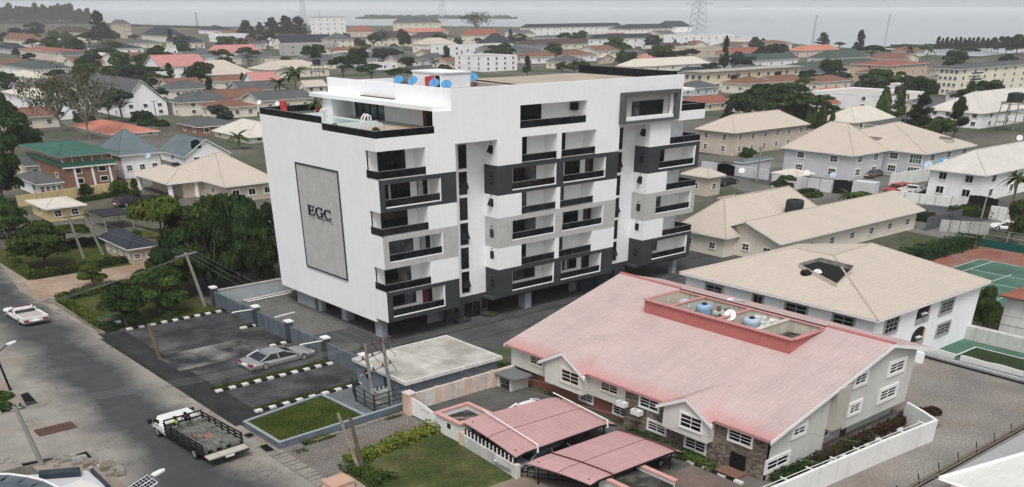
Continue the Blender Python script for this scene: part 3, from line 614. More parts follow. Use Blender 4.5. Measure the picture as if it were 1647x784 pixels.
for k in range(6):
    y1=1.85-k*.62; f=lambda y:1.52-.42*max(0,min(1,(1.2-y)/2.6))**1.4
    mb=MB(); a,b=y1-.60,y1; i=len(mb.v); mb.v+=[(x,y,z) for x in (-.05,.05) for (y,z) in ((a,.08),(b,.08),(b,f(b)),(a,f(a)))]
    mb.f+=[(0,3,2,1),(4,5,6,7),(0,1,5,4),(1,2,6,5),(2,3,7,6),(3,0,4,7)]; mb.build('gate_panel',WTRIM,t)
for dy in (-.1,-.5,.3): MB().box(-.07,dy,.9,-.055,dy+.12,1.0).build('knob',KB,t)
# small open roofed security post
t=thing('security_post','small white security post with pink coping and an open roof','hut',(-8,-22.1,0))
PCOP=mat('pink_coping',(.58,.32,.29),.85,.08,1,.05)
for b in ((-1.6,-1.6,-1.42,1.4),(1.42,-1.0,1.6,1.4),(-1.42,1.22,1.42,1.4),(-1.42,-1.6,1.42,-1.42)): MB().box(b[0],b[1],0,b[2],b[3],1.45).build('wall',WHITE2,t)
for b in ((-1.75,-1.75,-1.35,1.55),(1.35,-1.75,1.75,1.55),(-1.35,1.18,1.35,1.55),(-1.35,-1.75,1.35,-1.35)): MB().box(b[0],b[1],1.45,b[2],b[3],1.58).build('coping',PCOP,t)
MB().box(-1.35,-1.35,1.05,1.35,1.2,1.1).build('roof_slab',mat('black_roof_felt',(.035,.034,.03),.95,.3,1.5,.2,5,tint=(.12,.12,.10),tamt=.8),t)
for k in range(3): MB().tube((-1.2+k*.12,1.0-k*.3,1.15),(1.0,-.9-k*.15,1.16),.05,n=5).build('timber',WOOD,t)
MB().box(-1.64,-.45,.75,-1.6,-.05,1.12).build('window',GLASS,t)
# low wall with picket rail
t=thing('front_wall','low white wall with a black and white picket rail beside the patchy lawn','wall',(-10,-27.5,0))
WALLST=mat('mould_stained_white',(.62,.60,.57),.9,.12,.8,.08,3,streak=.35,tint=(.45,.47,.48),tamt=.6)
def sl(y): return -.04*(y+27.5)*-1
for (a,b) in ((-24.3,-27.6),(-27.6,-30.9)):
    q=[(.13*0-(a+27.5)*-.1+s,y+27.5) for s,y in ()]
def skew(y): return .10*(y+27.5)
for (a,b) in ((-24.3,-27.58),(-27.6,-31.0)):
    MB().prism([(skew(a)-.13,a+27.5),(skew(b)-.13,b+27.5),(skew(b)+.13,b+27.5),(skew(a)+.13,a+27.5)],0,.92).build('wall_panel',WALLST,t)
MB().box(skew(-24.1)-.2,3.15,0,skew(-24.1)+.2,3.6,1.02).build('pilaster',PEACH,t); MB().box(skew(-31)-.2,-3.9,0,skew(-31)+.25,-3.5,1.0).build('pilaster',WALLST,t)
for z in (.98,1.28): MB().tube((skew(-24.3)+.05,3.1,z),(skew(-31)+.05,-3.45,z),.03,n=5).build('rail',BLACK,t)
for k in range(26):
    y=3.0-k*.25; MB().box(skew(y-27.5)+.02,y-.05,.93,skew(y-27.5)+.07,y+.05,1.36).build('picket',WTRIM if k%2 else BLACK,t)
t=thing('picket_railing','dark steel railing along the dirt path by the second carport','railing',(-8.6,-34.2,0))
for z in (.15,.45,.75): MB().tube((-1.5,2.8,z),(2.2,-2.6,z),.035,n=5).build('rail',BLACK,t)
for k in range(14): x=-1.5+3.7*k/13; y=2.8-5.4*k/13; MB().tube((x,y,0),(x,y,.85),.03,n=5).build('post',BLACK,t)
# long white wall on the right with inner alley, and turned end
t=thing('alley_wall','long tall white wall between the duplex alley and the gravel yard','wall',(10,-46.6,0))
CW=mat('clean_white_wall',(.74,.74,.73),.85,.05,.4,.03,3,streak=.10)
for (p,q) in (((-14,.75),(-6,.36)),((-5.95,.35),(2,-.04)),((2.05,-.05),(8.3,-.5))): MB().prism([(p[0],p[1]-.12),(q[0],q[1]-.12),(q[0],q[1]+.12),(p[0],p[1]+.12)],0,1.73).build('wall_panel',CW,t)
for (p,q) in (((8.3,-.5),(9.2,1.05)),((9.2,1.05),(10.1,2.9))): MB().prism([(p[0]+.1,p[1]-.08),(q[0]+.1,q[1]-.05),(q[0]-.1,q[1]+.08),(p[0]-.1,p[1]+.1)],0,1.70).build('wall_panel',CW,t)
for k in range(7): 
    x=-9+2.7*k; y=.75-1.25*(x+14)/22.3+.14; MB().box(x,y,1.55,x+.08,y+.75,1.62).build('bracket',WTRIM,t)
MB().tube((-12,1.25,1.58),(7.5,.2,1.58),.03,n=5).build('wire_rail',WTRIM,t)
# black cable trench beyond the gravel yard
rect('drain_channel',-6,-50.75,62,-50.35,4,mat('dark_wet_channel',(0,0,0)))
t=thing('perimeter_rail','dark weathered perimeter rail along the far edge of the gravel yard','railing',(20,-50.6,0))
for dy,z in ((0,.5),(-.15,.25),(.15,.1)): MB().tube((-22,dy,z),(40,dy,z),.06,n=5).build('rail',WOOD,t)
for k in range(22): MB().tube((-21+k*2.8,0,0),(-21+k*2.8,.3,.85),.04,n=5).build('stay',BLACK,t)
# ================================================================ street side: covers, drains, kerbs, slabs
RUST=mat('rusty_steel_plate',(.10,.055,.048),.85,.15,1.5,.1,6)
t=thing('manhole_cover','rust brown steel plate let into the side street','manhole',(-32.37,-0.67,0))
MB().box(-1.5,-.85,.012,1.4,-.05,.05).build('plate',RUST,t); MB().box(-1.5,.02,.012,1.4,.75,.05).build('plate',RUST,t)
for i,(a,b) in enumerate((((-34.9,7.9),(-32.4,5.9)),)): pass
SLAB=mat('concrete_drain_slab',(.24,.225,.20),.95,.14,.8,.12,4)
DK=mat('drain_void',(.008,.008,.008),.95,0,1,0)
def draincut(pts,label):
    t=thing('open_drain',label,'drain',(pts[0][0],pts[0][1],0)); o0=pts[0]
    MB().quad([(p[0]-o0[0],p[1]-o0[1],.022) for p in pts]).build('void',DK,t)
    for a,b in zip(pts,pts[1:]+pts[:1]):
        d=Vector((b[0]-a[0],b[1]-a[1])); d.normalize(); n=Vector((d.y,-d.x))*.10
        MB().prism([(a[0]-o0[0],a[1]-o0[1]),(b[0]-o0[0],b[1]-o0[1]),(b[0]+n.x-o0[0],b[1]+n.y-o0[1]),(a[0]+n.x-o0[0],a[1]+n.y-o0[1])],0,.07+random.uniform(0,.02)).build('drain_kerb',SLAB,t)
draincut([(-32.23,9.02),(-31.56,9.23),(-31.70,5.86),(-32.68,5.76)][::-1],'open black drain at the upper corner of the side street')
draincut([(-34.59,6.29),(-32.76,6.01),(-32.85,5.35),(-34.72,5.49)][::-1],'narrow black drain leading left from the side street corner')
draincut([(-32.94,-6.95),(-32.10,-6.77),(-32.16,-8.64),(-32.41,-8.71),(-32.88,-7.58)][::-1],'open black drain pit at the lower corner of the side street')
draincut([(-36.53,-5.91),(-33.58,-6.55),(-33.08,-6.83),(-36.55,-6.60)][::-1],'dark drain slot under the leaning street pole')
draincut([(-21.69,-11.61),(-21.02,-11.53),(-21.01,-12.35),(-21.64,-12.45)][::-1],'square drain opening nearest the raised lawn bed corner')
draincut([(-21.79,-14.37),(-21.09,-14.34),(-21.20,-15.93),(-21.87,-15.81)][::-1],'large drain opening below the raised lawn bed')
t=thing('drain_cover','row of loose concrete slabs covering the roadside drain by the driveway','drain cover',(-21.4,-19,0))
for k in range(13):
    y=-16.6-k*.53-.02*k; MB().prism([(-.55,y+19-.23),(.62,y+19-.20),(.62+random.uniform(-.05,.08),y+19+.24),(-.55+random.uniform(-.06,.06),y+19+.22)],.0,.10+random.uniform(-.03,.05)).build('slab',SLAB,t)
t=thing('broken_slab','broken concrete slab lying beside the hedge kerb','slab',(-20.26,34.01,0)); MB().prism([(-.9,-.3),(.5,-.5),(.9,.2),(-.5,.5)],0,.12).build('slab',SLAB,t)
t=thing('rubble_heap','small heap of pale broken concrete at the track mouth','rubble',(-21.04,38.34,0))
for k in range(16):
    x,y=random.gauss(0,.55),random.gauss(0,.8); s=random.uniform(.12,.34); MB().prism([(x-s,y-s*.7),(x+s*.8,y-s),(x+s,y+s*.6),(x-s*.5,y+s)],0,s*.7).build('chunk',SLAB,t)
# garden kerb
for k in range(22): pass
t=thing('garden_kerb','long mossy concrete kerb between the sandy verge and the hedge','kerb',(-20.4,30,0))
for k in range(16): MB().box(-.16,-8.2+k*.98,0,.16,-8.2+k*.98+.95,.2+random.uniform(-.02,.02)).build('kerb_stone',mat('mossy_concrete',(.20,.19,.155),.95,.2,1,.15,4),t)
t=thing('driveway_kerb','broken pale kerb along the weedy side of the paved driveway','kerb',(-14,-16.3,0))
for k in range(8):
    if k in (0,): continue
    MB().prism([(-5.4+k*1.25,-.14+.05*k),(-4.25+k*1.25,-.14+.05*k),(-4.25+k*1.25,.14+.05*k),(-5.4+k*1.25,.14+.05*k)],0,.16+random.uniform(-.05,.02)).build('kerb_stone',SLAB,t)
t=thing('drain_box','orange pink concrete inspection box beside the lawn at the picture edge','box',(-20.76,-24.27,0)); MB().box(-.85,-.7,0,.85,.75,.42).build('body',PEACH,t); MB().box(-.92,-.78,.42,.92,.82,.5).build('lid',mat('peach_lid',(.50,.33,.25),.9,.1,1,.05),t)
t=thing('skip','green metal rubbish skip at the end of the hedge','skip',(-18.78,23.84,0)); GR=mat('green_skip_paint',(.03,.14,.10),.7,.12,2,.08,5)
mb=MB(); 
i=0
A=[(-1.0,-.55),(1.05,-.55),(1.05,.6),(-1.0,.6)]; B=[(-1.35,-.75),(1.3,-.75),(1.3,.8),(-1.35,.8)]
mb.v+=[(p[0],p[1],.08) for p in A]+[(p[0],p[1],.95) for p in B]; mb.f+=[(3,2,1,0)]+[(k,(k+1)%4,4+(k+1)%4,4+k) for k in range(4)]; mb.build('tub',GR,t)
MB().quad([(-1.25,-.7,.8),(1.2,-.7,.8),(1.2,.7,.8),(-1.25,.7,.8)]).build('rubbish',mat('brown_rubbish',(.12,.07,.05),.95,.3,3,.2,8),t); MB().box(.1,-.70,.45,.75,-.66,.75).build('sign_plate',WTRIM,t)
# picket fence of the ball court
t=thing('panel_fence','white ribbed panel fence in two runs along the green ball court','fence',(37.6,-41,0))
k=0
for (a,b) in ((-36.0,-38.7),(-39.45,-47.5)):
    y=a
    while y>b: MB().box(-.05,y-.16+41,0,.05+.05*(k%2),y+41,.74+.03*math.sin(y*2)).build('fence_slat',WTRIM,t); y-=.18; k+=1
t=thing('court_rail','silver pipe rail on a dark green plinth in front of the white ribbed fence','railing',(36.5,-41,0))
MB().box(.1,-7,0,.7,5.2,.35).build('plinth',mat('dark_green_paint',(.015,.055,.035),.7,.1,1,.05),t); MB().tube((-.2,-7,.35),(.0,4.4,.35),.2,n=10).build('pipe',STEEL,t)
t=thing('court_wall','pale low wall between the ball court and the red roofed white building','wall',(45.3,-45,0)); MB().box(-.2,-12,0,.6,9.6,1.3).build('wall_panel',mat('pale_court_wall',(.52,.53,.50),.9,.08,.5,.05,3,streak=.2),t)
t=thing('court_screen','dark green windbreak screen at the far side of the tennis court','fence',(87.7,-22,0)); MB().box(-.06,-12,0,.06,5.6,1.0).build('screen',mat('green_windbreak',(.012,.085,.065),.7,.15,.6,.08,3),t)
for k in range(6): MB().tube((0.1,-11+k*3.2,0),(0.1,-11+k*3.2,2.4),.06,n=5).build('post',STEEL,t)
for z in (1.6,2.35): MB().tube((.1,-11,z),(.1,5,z),.03,n=5).build('rail',STEEL,t)

t=thing('yard_kerb','black and white kerb stones around the duplex front hedges','kerb',(1.0,-40,0))
for k in range(16): MB().box(-.18+.02*(k%3),8.4-k*.72,0,.12,8.4-k*.72+.68,.16).build('kerb_stone',KW if k%2 else KB,t)
t=thing('alley_kerb','white kerb stones below the maroon hedges of the alley','kerb',(3,-44.4,0))
for k in range(22):
    if k%3!=2: MB().box(k*.8,-.12,0,k*.8+.55,.12,.14).build('kerb_stone',KW if k%2 else KB,t)
t=thing('security_post','second pink coped security post with a black roof at the bottom edge','hut',(-6.2,-38.6,0))
for b in ((-1.7,-2.2,-1.5,1.6),(1.5,-2.2,1.7,1.6),(-1.5,1.4,1.5,1.6)): MB().box(b[0],b[1],0,b[2],b[3],1.4).build('wall',WHITE2,t)
for b in ((-1.85,-2.3,-1.45,1.75),(1.45,-2.3,1.85,1.75),(-1.45,1.38,1.45,1.75)): MB().box(b[0],b[1],1.4,b[2],b[3],1.52).build('coping',PCOP,t)
MB().box(-1.45,-2.3,1.1,1.45,1.38,1.2).build('roof_slab',MATS['black_roof_felt'],t)
t=thing('rubble_heap','broken slabs and stones along the verge beside the curved roof','rubble',(-31.6,-10,0))
for k in range(34):
    u=random.random(); x,y=-2.6+2.6*u+random.gauss(0,.35),2.9-5.2*u*u+random.gauss(0,.4); s=random.uniform(.15,.45); MB().prism([(x-s,y-s*.7),(x+s*.8,y-s),(x+s,y+s*.6),(x-s*.5,y+s)],0,s*random.uniform(.4,.8)).build('chunk',random.choice([SLAB,SLAB,CONC,WOOD]),t)

# ================================================================ pink-red roofed duplex, front right
D=thing('red_roof_duplex','large duplex with a faded red roof, two front gables and stone cladding','house',(2.5,-43,0))
ox,oy=2.5,-43.0
RR=roofmat('faded_red_sheet',(.485,.38,.366),(.50,.165,.165),.42,0,.07)
OFFW=mat('ivory_wall',(.62,.60,.545),.85,.04,.5,.03,4,streak=.08); SW=mat('pale_grey_wall',(.55,.55,.52),.85,.05,.5,.03,4,streak=.08)
def stonemat():
    m=bpy.data.materials.new('stone_cladding'); m.use_nodes=True; t=m.node_tree; L=t.links.new; b=t.nodes['Principled BSDF']; b.inputs['Roughness'].default_value=.9
    geo=_n(t,'ShaderNodeNewGeometry'); mp=_n(t,'ShaderNodeMapping'); mp.inputs['Scale'].default_value=(3.2,3.2,8.5); L(geo.outputs['Position'],mp.inputs['Vector'])
    v=_n(t,'ShaderNodeTexVoronoi'); v.inputs['Scale'].default_value=1; L(mp.outputs[0],v.inputs['Vector'])
    c=_n(t,'ShaderNodeValToRGB'); c.color_ramp.elements[0].color=(.10,.075,.06,1); c.color_ramp.elements[1].color=(.36,.29,.235,1); e=c.color_ramp.elements.new(.5); e.color=(.21,.16,.13,1)
    sp=_n(t,'ShaderNodeSeparateColor'); L(v.outputs['Color'],sp.inputs[0]); L(sp.outputs[0],c.inputs[0])
    e=_n(t,'ShaderNodeTexVoronoi',feature='DISTANCE_TO_EDGE'); L(mp.outputs[0],e.inputs['Vector'])
    r=_n(t,'ShaderNodeMapRange'); r.inputs[2].default_value=.09; r.inputs[3].default_value=.35; L(e.outputs[0],r.inputs[0])
    x=_n(t,'ShaderNodeMix',data_type='RGBA',blend_type='MULTIPLY'); x.inputs[0].default_value=1; L(c.outputs[0],x.inputs[6]); L(r.outputs[0],x.inputs[7]); L(x.outputs[2],b.inputs['Base Color'])
    bp=_n(t,'ShaderNodeBump'); bp.inputs['Strength'].default_value=.8; bp.inputs['Distance'].default_value=.06; L(r.outputs[0],bp.inputs['Height']); L(bp.outputs[0],b.inputs['Normal']); return m
CLAD=stonemat()
ZE,XR_,ZR,XB_,ZB=3.30,16.4,7.08,22.9,5.45; YF0,YF1=-43.45,-15.2          # front eave, ridge, back eave; ends
def L_(x,y,z): return (x-ox,y-oy,z)
# --- roof, split round the service well (x 11..16.4, y -37.2..-22.1)
WX0,WX1,WY0,WY1=11.7,16.4,-37.6,-22.6
def zf(x): return ZE+(ZR-ZE)*(x-2.05)/(XR_-2.05)
def roofquad(mb,x0,x1,y0,y1):
    mb.quad([L_(x0,y1,zf(x0)),L_(x0,y0,zf(x0)),L_(x1,y0,zf(x1)),L_(x1,y1,zf(x1))],[(-y1,x0-2.05),(-y0,x0-2.05),(-y0,x1-2.05),(-y1,x1-2.05)])
mb=MB(); roofquad(mb,2.05,WX0,YF0,YF1); roofquad(mb,WX0,XR_,YF0,WY0); roofquad(mb,WX0,XR_,WY1,YF1)
mb.quad([L_(XR_,YF1,ZR),L_(XR_,YF0,ZR),L_(XB_,YF0,ZB),L_(XB_,YF1,ZB)],[(0,7),(28,7),(28,0.0),(0,0.0)])
# under-sides / edges
for (x0,z0,x1,z1) in ((2.05,ZE,XR_,ZR),(XR_,ZR,XB_,ZB)):
    for y in (YF0,YF1): mb.quad([L_(x0,y,z0-.02),L_(x1,y,z1-.02),L_(x1,y,z1-.22),L_(x0,y,z0-.22)],[(0,5)]*4)
mb.quad([L_(2.05,YF0,ZE),L_(2.05,YF1,ZE),L_(2.05,YF1,ZE-.2),L_(2.05,YF0,ZE-.2)],[(0,0)]*4)
roof=mb.build('roof',RR,D)
MB().tube(L_(XR_,YF0,ZR+.03),L_(XR_,WY0,ZR+.03),.12,n=6).build('ridge_cap',mat('red_ridge_cap',(.45,.17,.16),.7,.08,1,.05),roof)
MB().tube(L_(XR_,WY1,ZR+.03),L_(XR_,YF1,ZR+.03),.12,n=6).build('ridge_cap',mat('red_ridge_cap',(0,0,0)),roof)
MB().quad([L_(2.1,YF0+.1,ZE-.21),L_(2.1,YF1-.1,ZE-.21),L_(2.8,YF1-.1,ZE-.05),L_(2.8,YF0+.1,ZE-.05)]).build('soffit',WTRIM,roof)
# white bargeboards
for y,w in ((YF0-.05,.05),(YF1,.05)):
    for (x0,z0,x1,z1) in ((2.0,ZE,XR_,ZR),(XR_,ZR,XB_+.1,ZB)):
        m=MB(); i=0; m.v+=[L_(x0,y,z0-.28),L_(x1,y,z1-.28),L_(x1,y,z1-.02),L_(x0,y,z0-.02),L_(x0,y+w,z0-.28),L_(x1,y+w,z1-.28),L_(x1,y+w,z1-.02),L_(x0,y+w,z0-.02)]
        m.f+=[(0,1,2,3),(7,6,5,4),(0,4,5,1),(3,2,6,7),(0,3,7,4),(1,5,6,2)]; m.build('bargeboard',WTRIM,roof)
# --- walls
def poly_wall(name,pts,m,parent=D): return MB().quad([L_(*p) for p in pts]).build(name,m,parent)
fx=2.5
def fwall(y0,y1,z0,z1,m,x=fx): return MB().box(x-ox,y0-oy,z0,x+.3-ox,y1-oy,z1).build('front_wall',m,D)
fwall(-43,-29.45,0,3.25,CLAD); fwall(-29.45,-15.6,1.45,3.25,OFFW); fwall(-29.45,-15.6,0,1.449,mat('brick_red_render',(.26,.11,.08),.9,.12,.8,.06,5),fx+.5)
# right-hand gable end
mb=MB(); mb.quad([L_(fx,-43,0),L_(9.6,-43,0),L_(9.6,-43,zf(9.6)-.2),L_(fx,-43,zf(fx)-.15)]); mb.quad([L_(11.9,-43,1.35),L_(21,-43,1.35),L_(21,-43,5.75),L_(XR_,-43,ZR-.25),L_(11.9,-43,zf(11.9)-.2)]); mb.quad([L_(9.6,-42,0),L_(21,-42,0),L_(21,-42,1.4),L_(9.6,-42,1.4)])
mb.quad([L_(9.6,-43,0),L_(9.6,-42,0),L_(9.6,-42,2.0),L_(9.6,-43,2.0)]); mb.quad([L_(9.6,-43,2.0),L_(11.9,-43,2.0),L_(11.9,-42,2.0),L_(9.6,-42,2.0)])
mb.quad([L_(11.9,-43,1.35),L_(21,-43,1.35),L_(21,-42,1.35),L_(11.9,-42,1.35)]); mb.quad([L_(21,-43,1.35),L_(21,-15.6,1.35),L_(21,-15.6,5.7),L_(21,-43,5.7)]); mb.build('gable_wall',SW,D)
MB().box(9.6-ox,-43.55-oy,2.0,11.2-ox,-43-oy,zf(9.6)-.1).build('bay',mat('beige_bay_wall',(.42,.40,.35),.85,.05,1,.03),D)
MB().quad([L_(fx,-15.6,0),L_(21,-15.6,0),L_(21,-15.6,5.6),L_(XR_,-15.6,ZR-.25),L_(fx,-15.6,zf(fx)-.15)][::-1]).build('gable_wall',OFFW,D)
# --- window kit: mesh shared by size, white surround + bars, recessed dark panes
WINC={}
def window_mesh(w,h,nx,ny,sur,barw,key):
    k=(round(w,2),round(h,2),nx,ny,sur,key)
    if k in WINC: return WINC[k]
    f=MB(); x0,x1=-w/2,w/2
    f.box(x0-sur,-.10,-sur,x0,0,h+sur).box(x1,-.10,-sur,x1+sur,0,h+sur).box(x0,-.10,-sur,x1,0,0).box(x0,-.10,h,x1,0,h+sur)
    b=barw
    for i in range(1,nx): f.box(x0+w*i/nx-b/2,-.05,0,x0+w*i/nx+b/2,0,h)
    for j in range(1,ny): f.box(x0,-.045,h*j/ny-b/2,x1,0,h*j/ny+b/2)
    p=MB().box(x0,-.02,0,x1,0,h)
    WINC[k]=(f.mesh('window_frame',None),p.mesh('window_pane',None)); return WINC[k]
WMATS={}
def add_window(parent,face,s,c,z,w,h,nx=2,ny=3,sur=.12,bar=.05,fm=None,gm=None,name='window'):
    """face 'f' looks to -y at local y=c; 'l' looks to -x at local x=c; s is the centre along the wall (local)"""
    fm=fm or WTRIM; gm=gm or GLASS
    a,b=window_mesh(w,h,nx,ny,sur,bar,(fm.name,gm.name))
    if not a.materials: a.materials.append(fm); b.materials.append(gm)
    loc,rz={'f':((s,c,z),0),'l':((c,s,z),-math.pi/2)}[face]
    o=link(name,a,parent,loc,rz); link('pane',b,o); return o
IV=mat('ivory_surround',(.66,.60,.53),.8,.03,.6,.02)
def dwin(y0,y1,z0,z1,x=fx,fm=WTRIM,sur=.16,nx=2,ny=3): add_window(D,'l',(y0+y1)/2-oy,x-ox,z0,abs(y1-y0),z1-z0,nx,ny,sur,.05,fm)
dwin(-18.25,-19.75,2.32,2.96,fm=IV); dwin(-26.85,-28.6,2.32,2.96,fm=IV); dwin(-31.1,-32.9,2.18,2.90); dwin(-39.7,-41.6,2.18,2.90)
dwin(-32.1,-33.8,.6,1.22); dwin(-35.9,-37.7,.38,1.10); dwin(-24.0,-25.4,.55,1.12,fx+.5); dwin(-27.9,-29.3,.5,1.15,fx+.5)
dd=MB().box(fx-.04-ox,-41.4-oy,.05,fx-ox,-40.0-oy,1.32).build('front_door',ALU,D); MB().box(fx-.07-ox,-41.3-oy,.1,fx-.05-ox,-40.1-oy,1.25).build('door_leaf',BLACK,dd)
MB().box(.9-ox,-41.7-oy,0,fx-ox,-39.8-oy,.16).build('door_step',mat('brown_step_tile',(.20,.11,.08),.8,.1,2,.08),D)
for (x,z,w,h,ny) in ((18.27,4.45,2.0,.72,3),(13.15,4.7,1.4,.65,3),(17.78,2.45,2.2,.72,3),(13.16,2.45,1.3,.62,3),(6.02,2.65,1.3,.45,2),(3.9,.75,2.4,.6,2)): add_window(D,'f',x-ox,-43-oy,z,w,h,2,ny,.26,.06)
for (x,z,w,h) in ((11.14,.75,1.1,.55),(16.0,.8,1.2,.45)): add_window(D,'f',x-ox,-42-oy if x>9.6 else -43-oy,z,w,h,2,2,.22,.06)
MB().box(13.6-ox,-42.05-oy,.05,14.4-ox,-42-oy,1.35).build('side_door',BROWNL,D)
# front gables with cantilevered bays
def gable(ya,yb,yp,zp,zb,zbase,xb,label):
    """ya>yb eave ends, yp apex y; bay box from zbase"""
    xv=2.05+(zp-ZE)/(ZR-ZE)*(XR_-2.05)            # where the small ridge meets the main slope
    x=1.75; m=MB()
    m.quad([L_(x-.25,ya,zb),L_(x-.25,yp,zp),L_(xv,yp,zp),L_(2.05,ya,ZE)],[(0,0),(0,2.5),(5,2.5),(1,0)])
    m.quad([L_(x-.25,yp,zp),L_(x-.25,yb,zb),L_(2.05,yb,ZE),L_(xv,yp,zp)],[(0,2.5),(0,0),(1,0),(5,2.5)])
    for (p,q,zz0,zz1) in ((ya,yp,zb,zp),(yp,yb,zp,zb)): m.quad([L_(x-.25,p,zz0),L_(x-.25,q,zz1),L_(x-.25,q,zz1-.06),L_(x-.25,p,zz0-.06)],[(0,0)]*4)
    g=m.build('gable_roof',RR,D)
    for (p,q,zz0,zz1) in ((ya+.15,yp,zb-.1,zp-.06),(yp,yb-.15,zp-.06,zb-.1)):
        k=MB(); k.v+=[L_(x-.27,p,zz0),L_(x-.27,q,zz1),L_(x-.27,q,zz1-.26),L_(x-.27,p,zz0-.26),L_(x-.1,p,zz0),L_(x-.1,q,zz1),L_(x-.1,q,zz1-.26),L_(x-.1,p,zz0-.26)]; k.f+=[(0,3,2,1),(4,5,6,7),(0,1,5,4),(3,7,6,2),(0,4,7,3),(1,2,6,5)]; k.build('bargeboard',WTRIM,g)
    b=MB(); y0,y1=ya-.45,yb+.25
    b.v+=[L_(x,y0,zbase),L_(x,y1,zbase),L_(x,y1,zb+.15),L_(x,yp,zp-.12),L_(x,y0,zb+.15)]; n=5; b.v+=[(p[0]+.8,p[1],p[2]) for p in b.v[:5]]
    b.f+=[(0,1,2,3,4),(9,8,7,6,5)]+[(k,(k+5),(k+1)%5+5,(k+1)%5) for k in range(5)]; b.build('gable_bay',xb,D)
    return x
xg=gable(-20.4,-25.6,-23.1,4.62,3.25,1.47,OFFW,'')
dwin(-23.0,-24.95,2.2,3.12,xg,IV,.2)
gable(-33.6,-38.6,-36.2,4.50,3.22,1.52,mat('off_white_bay',(.63,.62,.58),.85,.04,.5,.03,4),'')
dwin(-35.8,-37.7,2.2,3.12,xg,WTRIM,.16)
MB().box(fx-ox-.7,-33.3-oy,.02,fx-ox-.4,-33-oy,.1)
# --- service well in the roof
WW=mat('cream_well_wall',(.58,.54,.46),.9,.08,.8,.06,4,streak=.3); REDR=roofmat('red_ribbed_sheet',(.44,.15,.14),None,.34,0,.05)
zt=6.93
mb=MB(); mb.quad([L_(WX0,WY1,zf(WX0)-.05),L_(WX0,WY0,zf(WX0)-.05),L_(WX0,WY0,zt),L_(WX0,WY1,zt)],[(0,.1),(15,.1),(15,1.6),(0,1.6)])
mb.quad([L_(WX0,WY0,zf(WX0)-.05),L_(WX1,WY0,zf(WX1)-.05),L_(WX1,WY0,zt),L_(WX0,WY0,zt)],[(0,.1),(5,.1),(5,1.2),(0,1.6)])
mb.quad([L_(WX1,WY1,zf(WX1)-.1),L_(WX0,WY1,zf(WX0)-.05),L_(WX0,WY1,zt),L_(WX1,WY1,zt)],[(0,.1),(5,.1),(5,1.2),(0,1.6)]); mb.build('well_cladding',REDR,D)
mb=MB()
for b in ((WX0+.02,WY0+.02,WX0+.2,WY1-.02),(WX1-.22,WY0+.02,WX1-.03,WY1-.02),(WX0+.2,WY0+.02,WX1-.02,WY0+.2),(WX0+.2,WY1-.2,WX1-.02,WY1-.02)): MB().box(b[0]-ox,b[1]-oy,4.9,b[2]-ox,b[3]-oy,zt-.03).build('well_wall',WW,D)
for y in (-25.4,-30.4,-34.2): MB().box(WX0+.2-ox,y-.15-oy,4.9,WX1-.02-ox,y+.15-oy,zt-.06).build('well_wall',WW,D)
CAPR=mat('pink_red_cap',(.50,.24,.23),.7,.06,1,.03)
for b in ((WX0-.15,WY0-.1,WX0+.3,WY1+.1),(WX1-.3,WY0-.1,WX1+.02,WY1+.1)): MB().box(b[0]-ox,b[1]-oy,zt-.02,b[2]-ox,b[3]-oy,zt+.05).build('well_cap',CAPR,D)
for y in (WY0,-34.2,-30.4,-25.4,WY1): MB().box(WX0+.3-ox,y-.2-oy,zt-.03,WX1-.1-ox,y+.2-oy,zt+.045).build('well_cap',CAPR if y in (WY0,WY1,-25.4,-30.4) else WW,D)
MB().box(WX0+.2-ox,WY0+.2-oy,5.95,WX1-.03-ox,WY1-.2-oy,6.0).build('well_floor',mat('black_mould_floor',(.03,.03,.028),.95,.4,1.5,.2,5,tint=(.35,.34,.3),tamt=.8),D)
# gutter drips and air conditioners on the front
for (y,z) in ((-29.6,1.75),(-31.2,1.55)):
    a=MB().box(1.75-ox,y-.45-oy,z,2.25-ox,y+.45-oy,z+.38).build('air_conditioner',WHITE2,D); MB().lathe((1.95-ox,y+.1-oy,z+.385),[(.15,0),(.15,.02)],10).build('fan_grille',STEEL,a)
MB().box(.2-ox,-18.6-oy,1.15,2.4-ox,-15.9-oy,1.28).build('porch_roof',mat('grey_felt',(.15,.155,.155),.9,.1,1,.05),D); MB().box(.5-ox,-17.9-oy,0,2.5-ox,-17.7-oy,1.15).box(.5-ox,-16.3-oy,0,.7-ox,-15.9-oy,1.15).build('porch_wall',WHITE2,D)
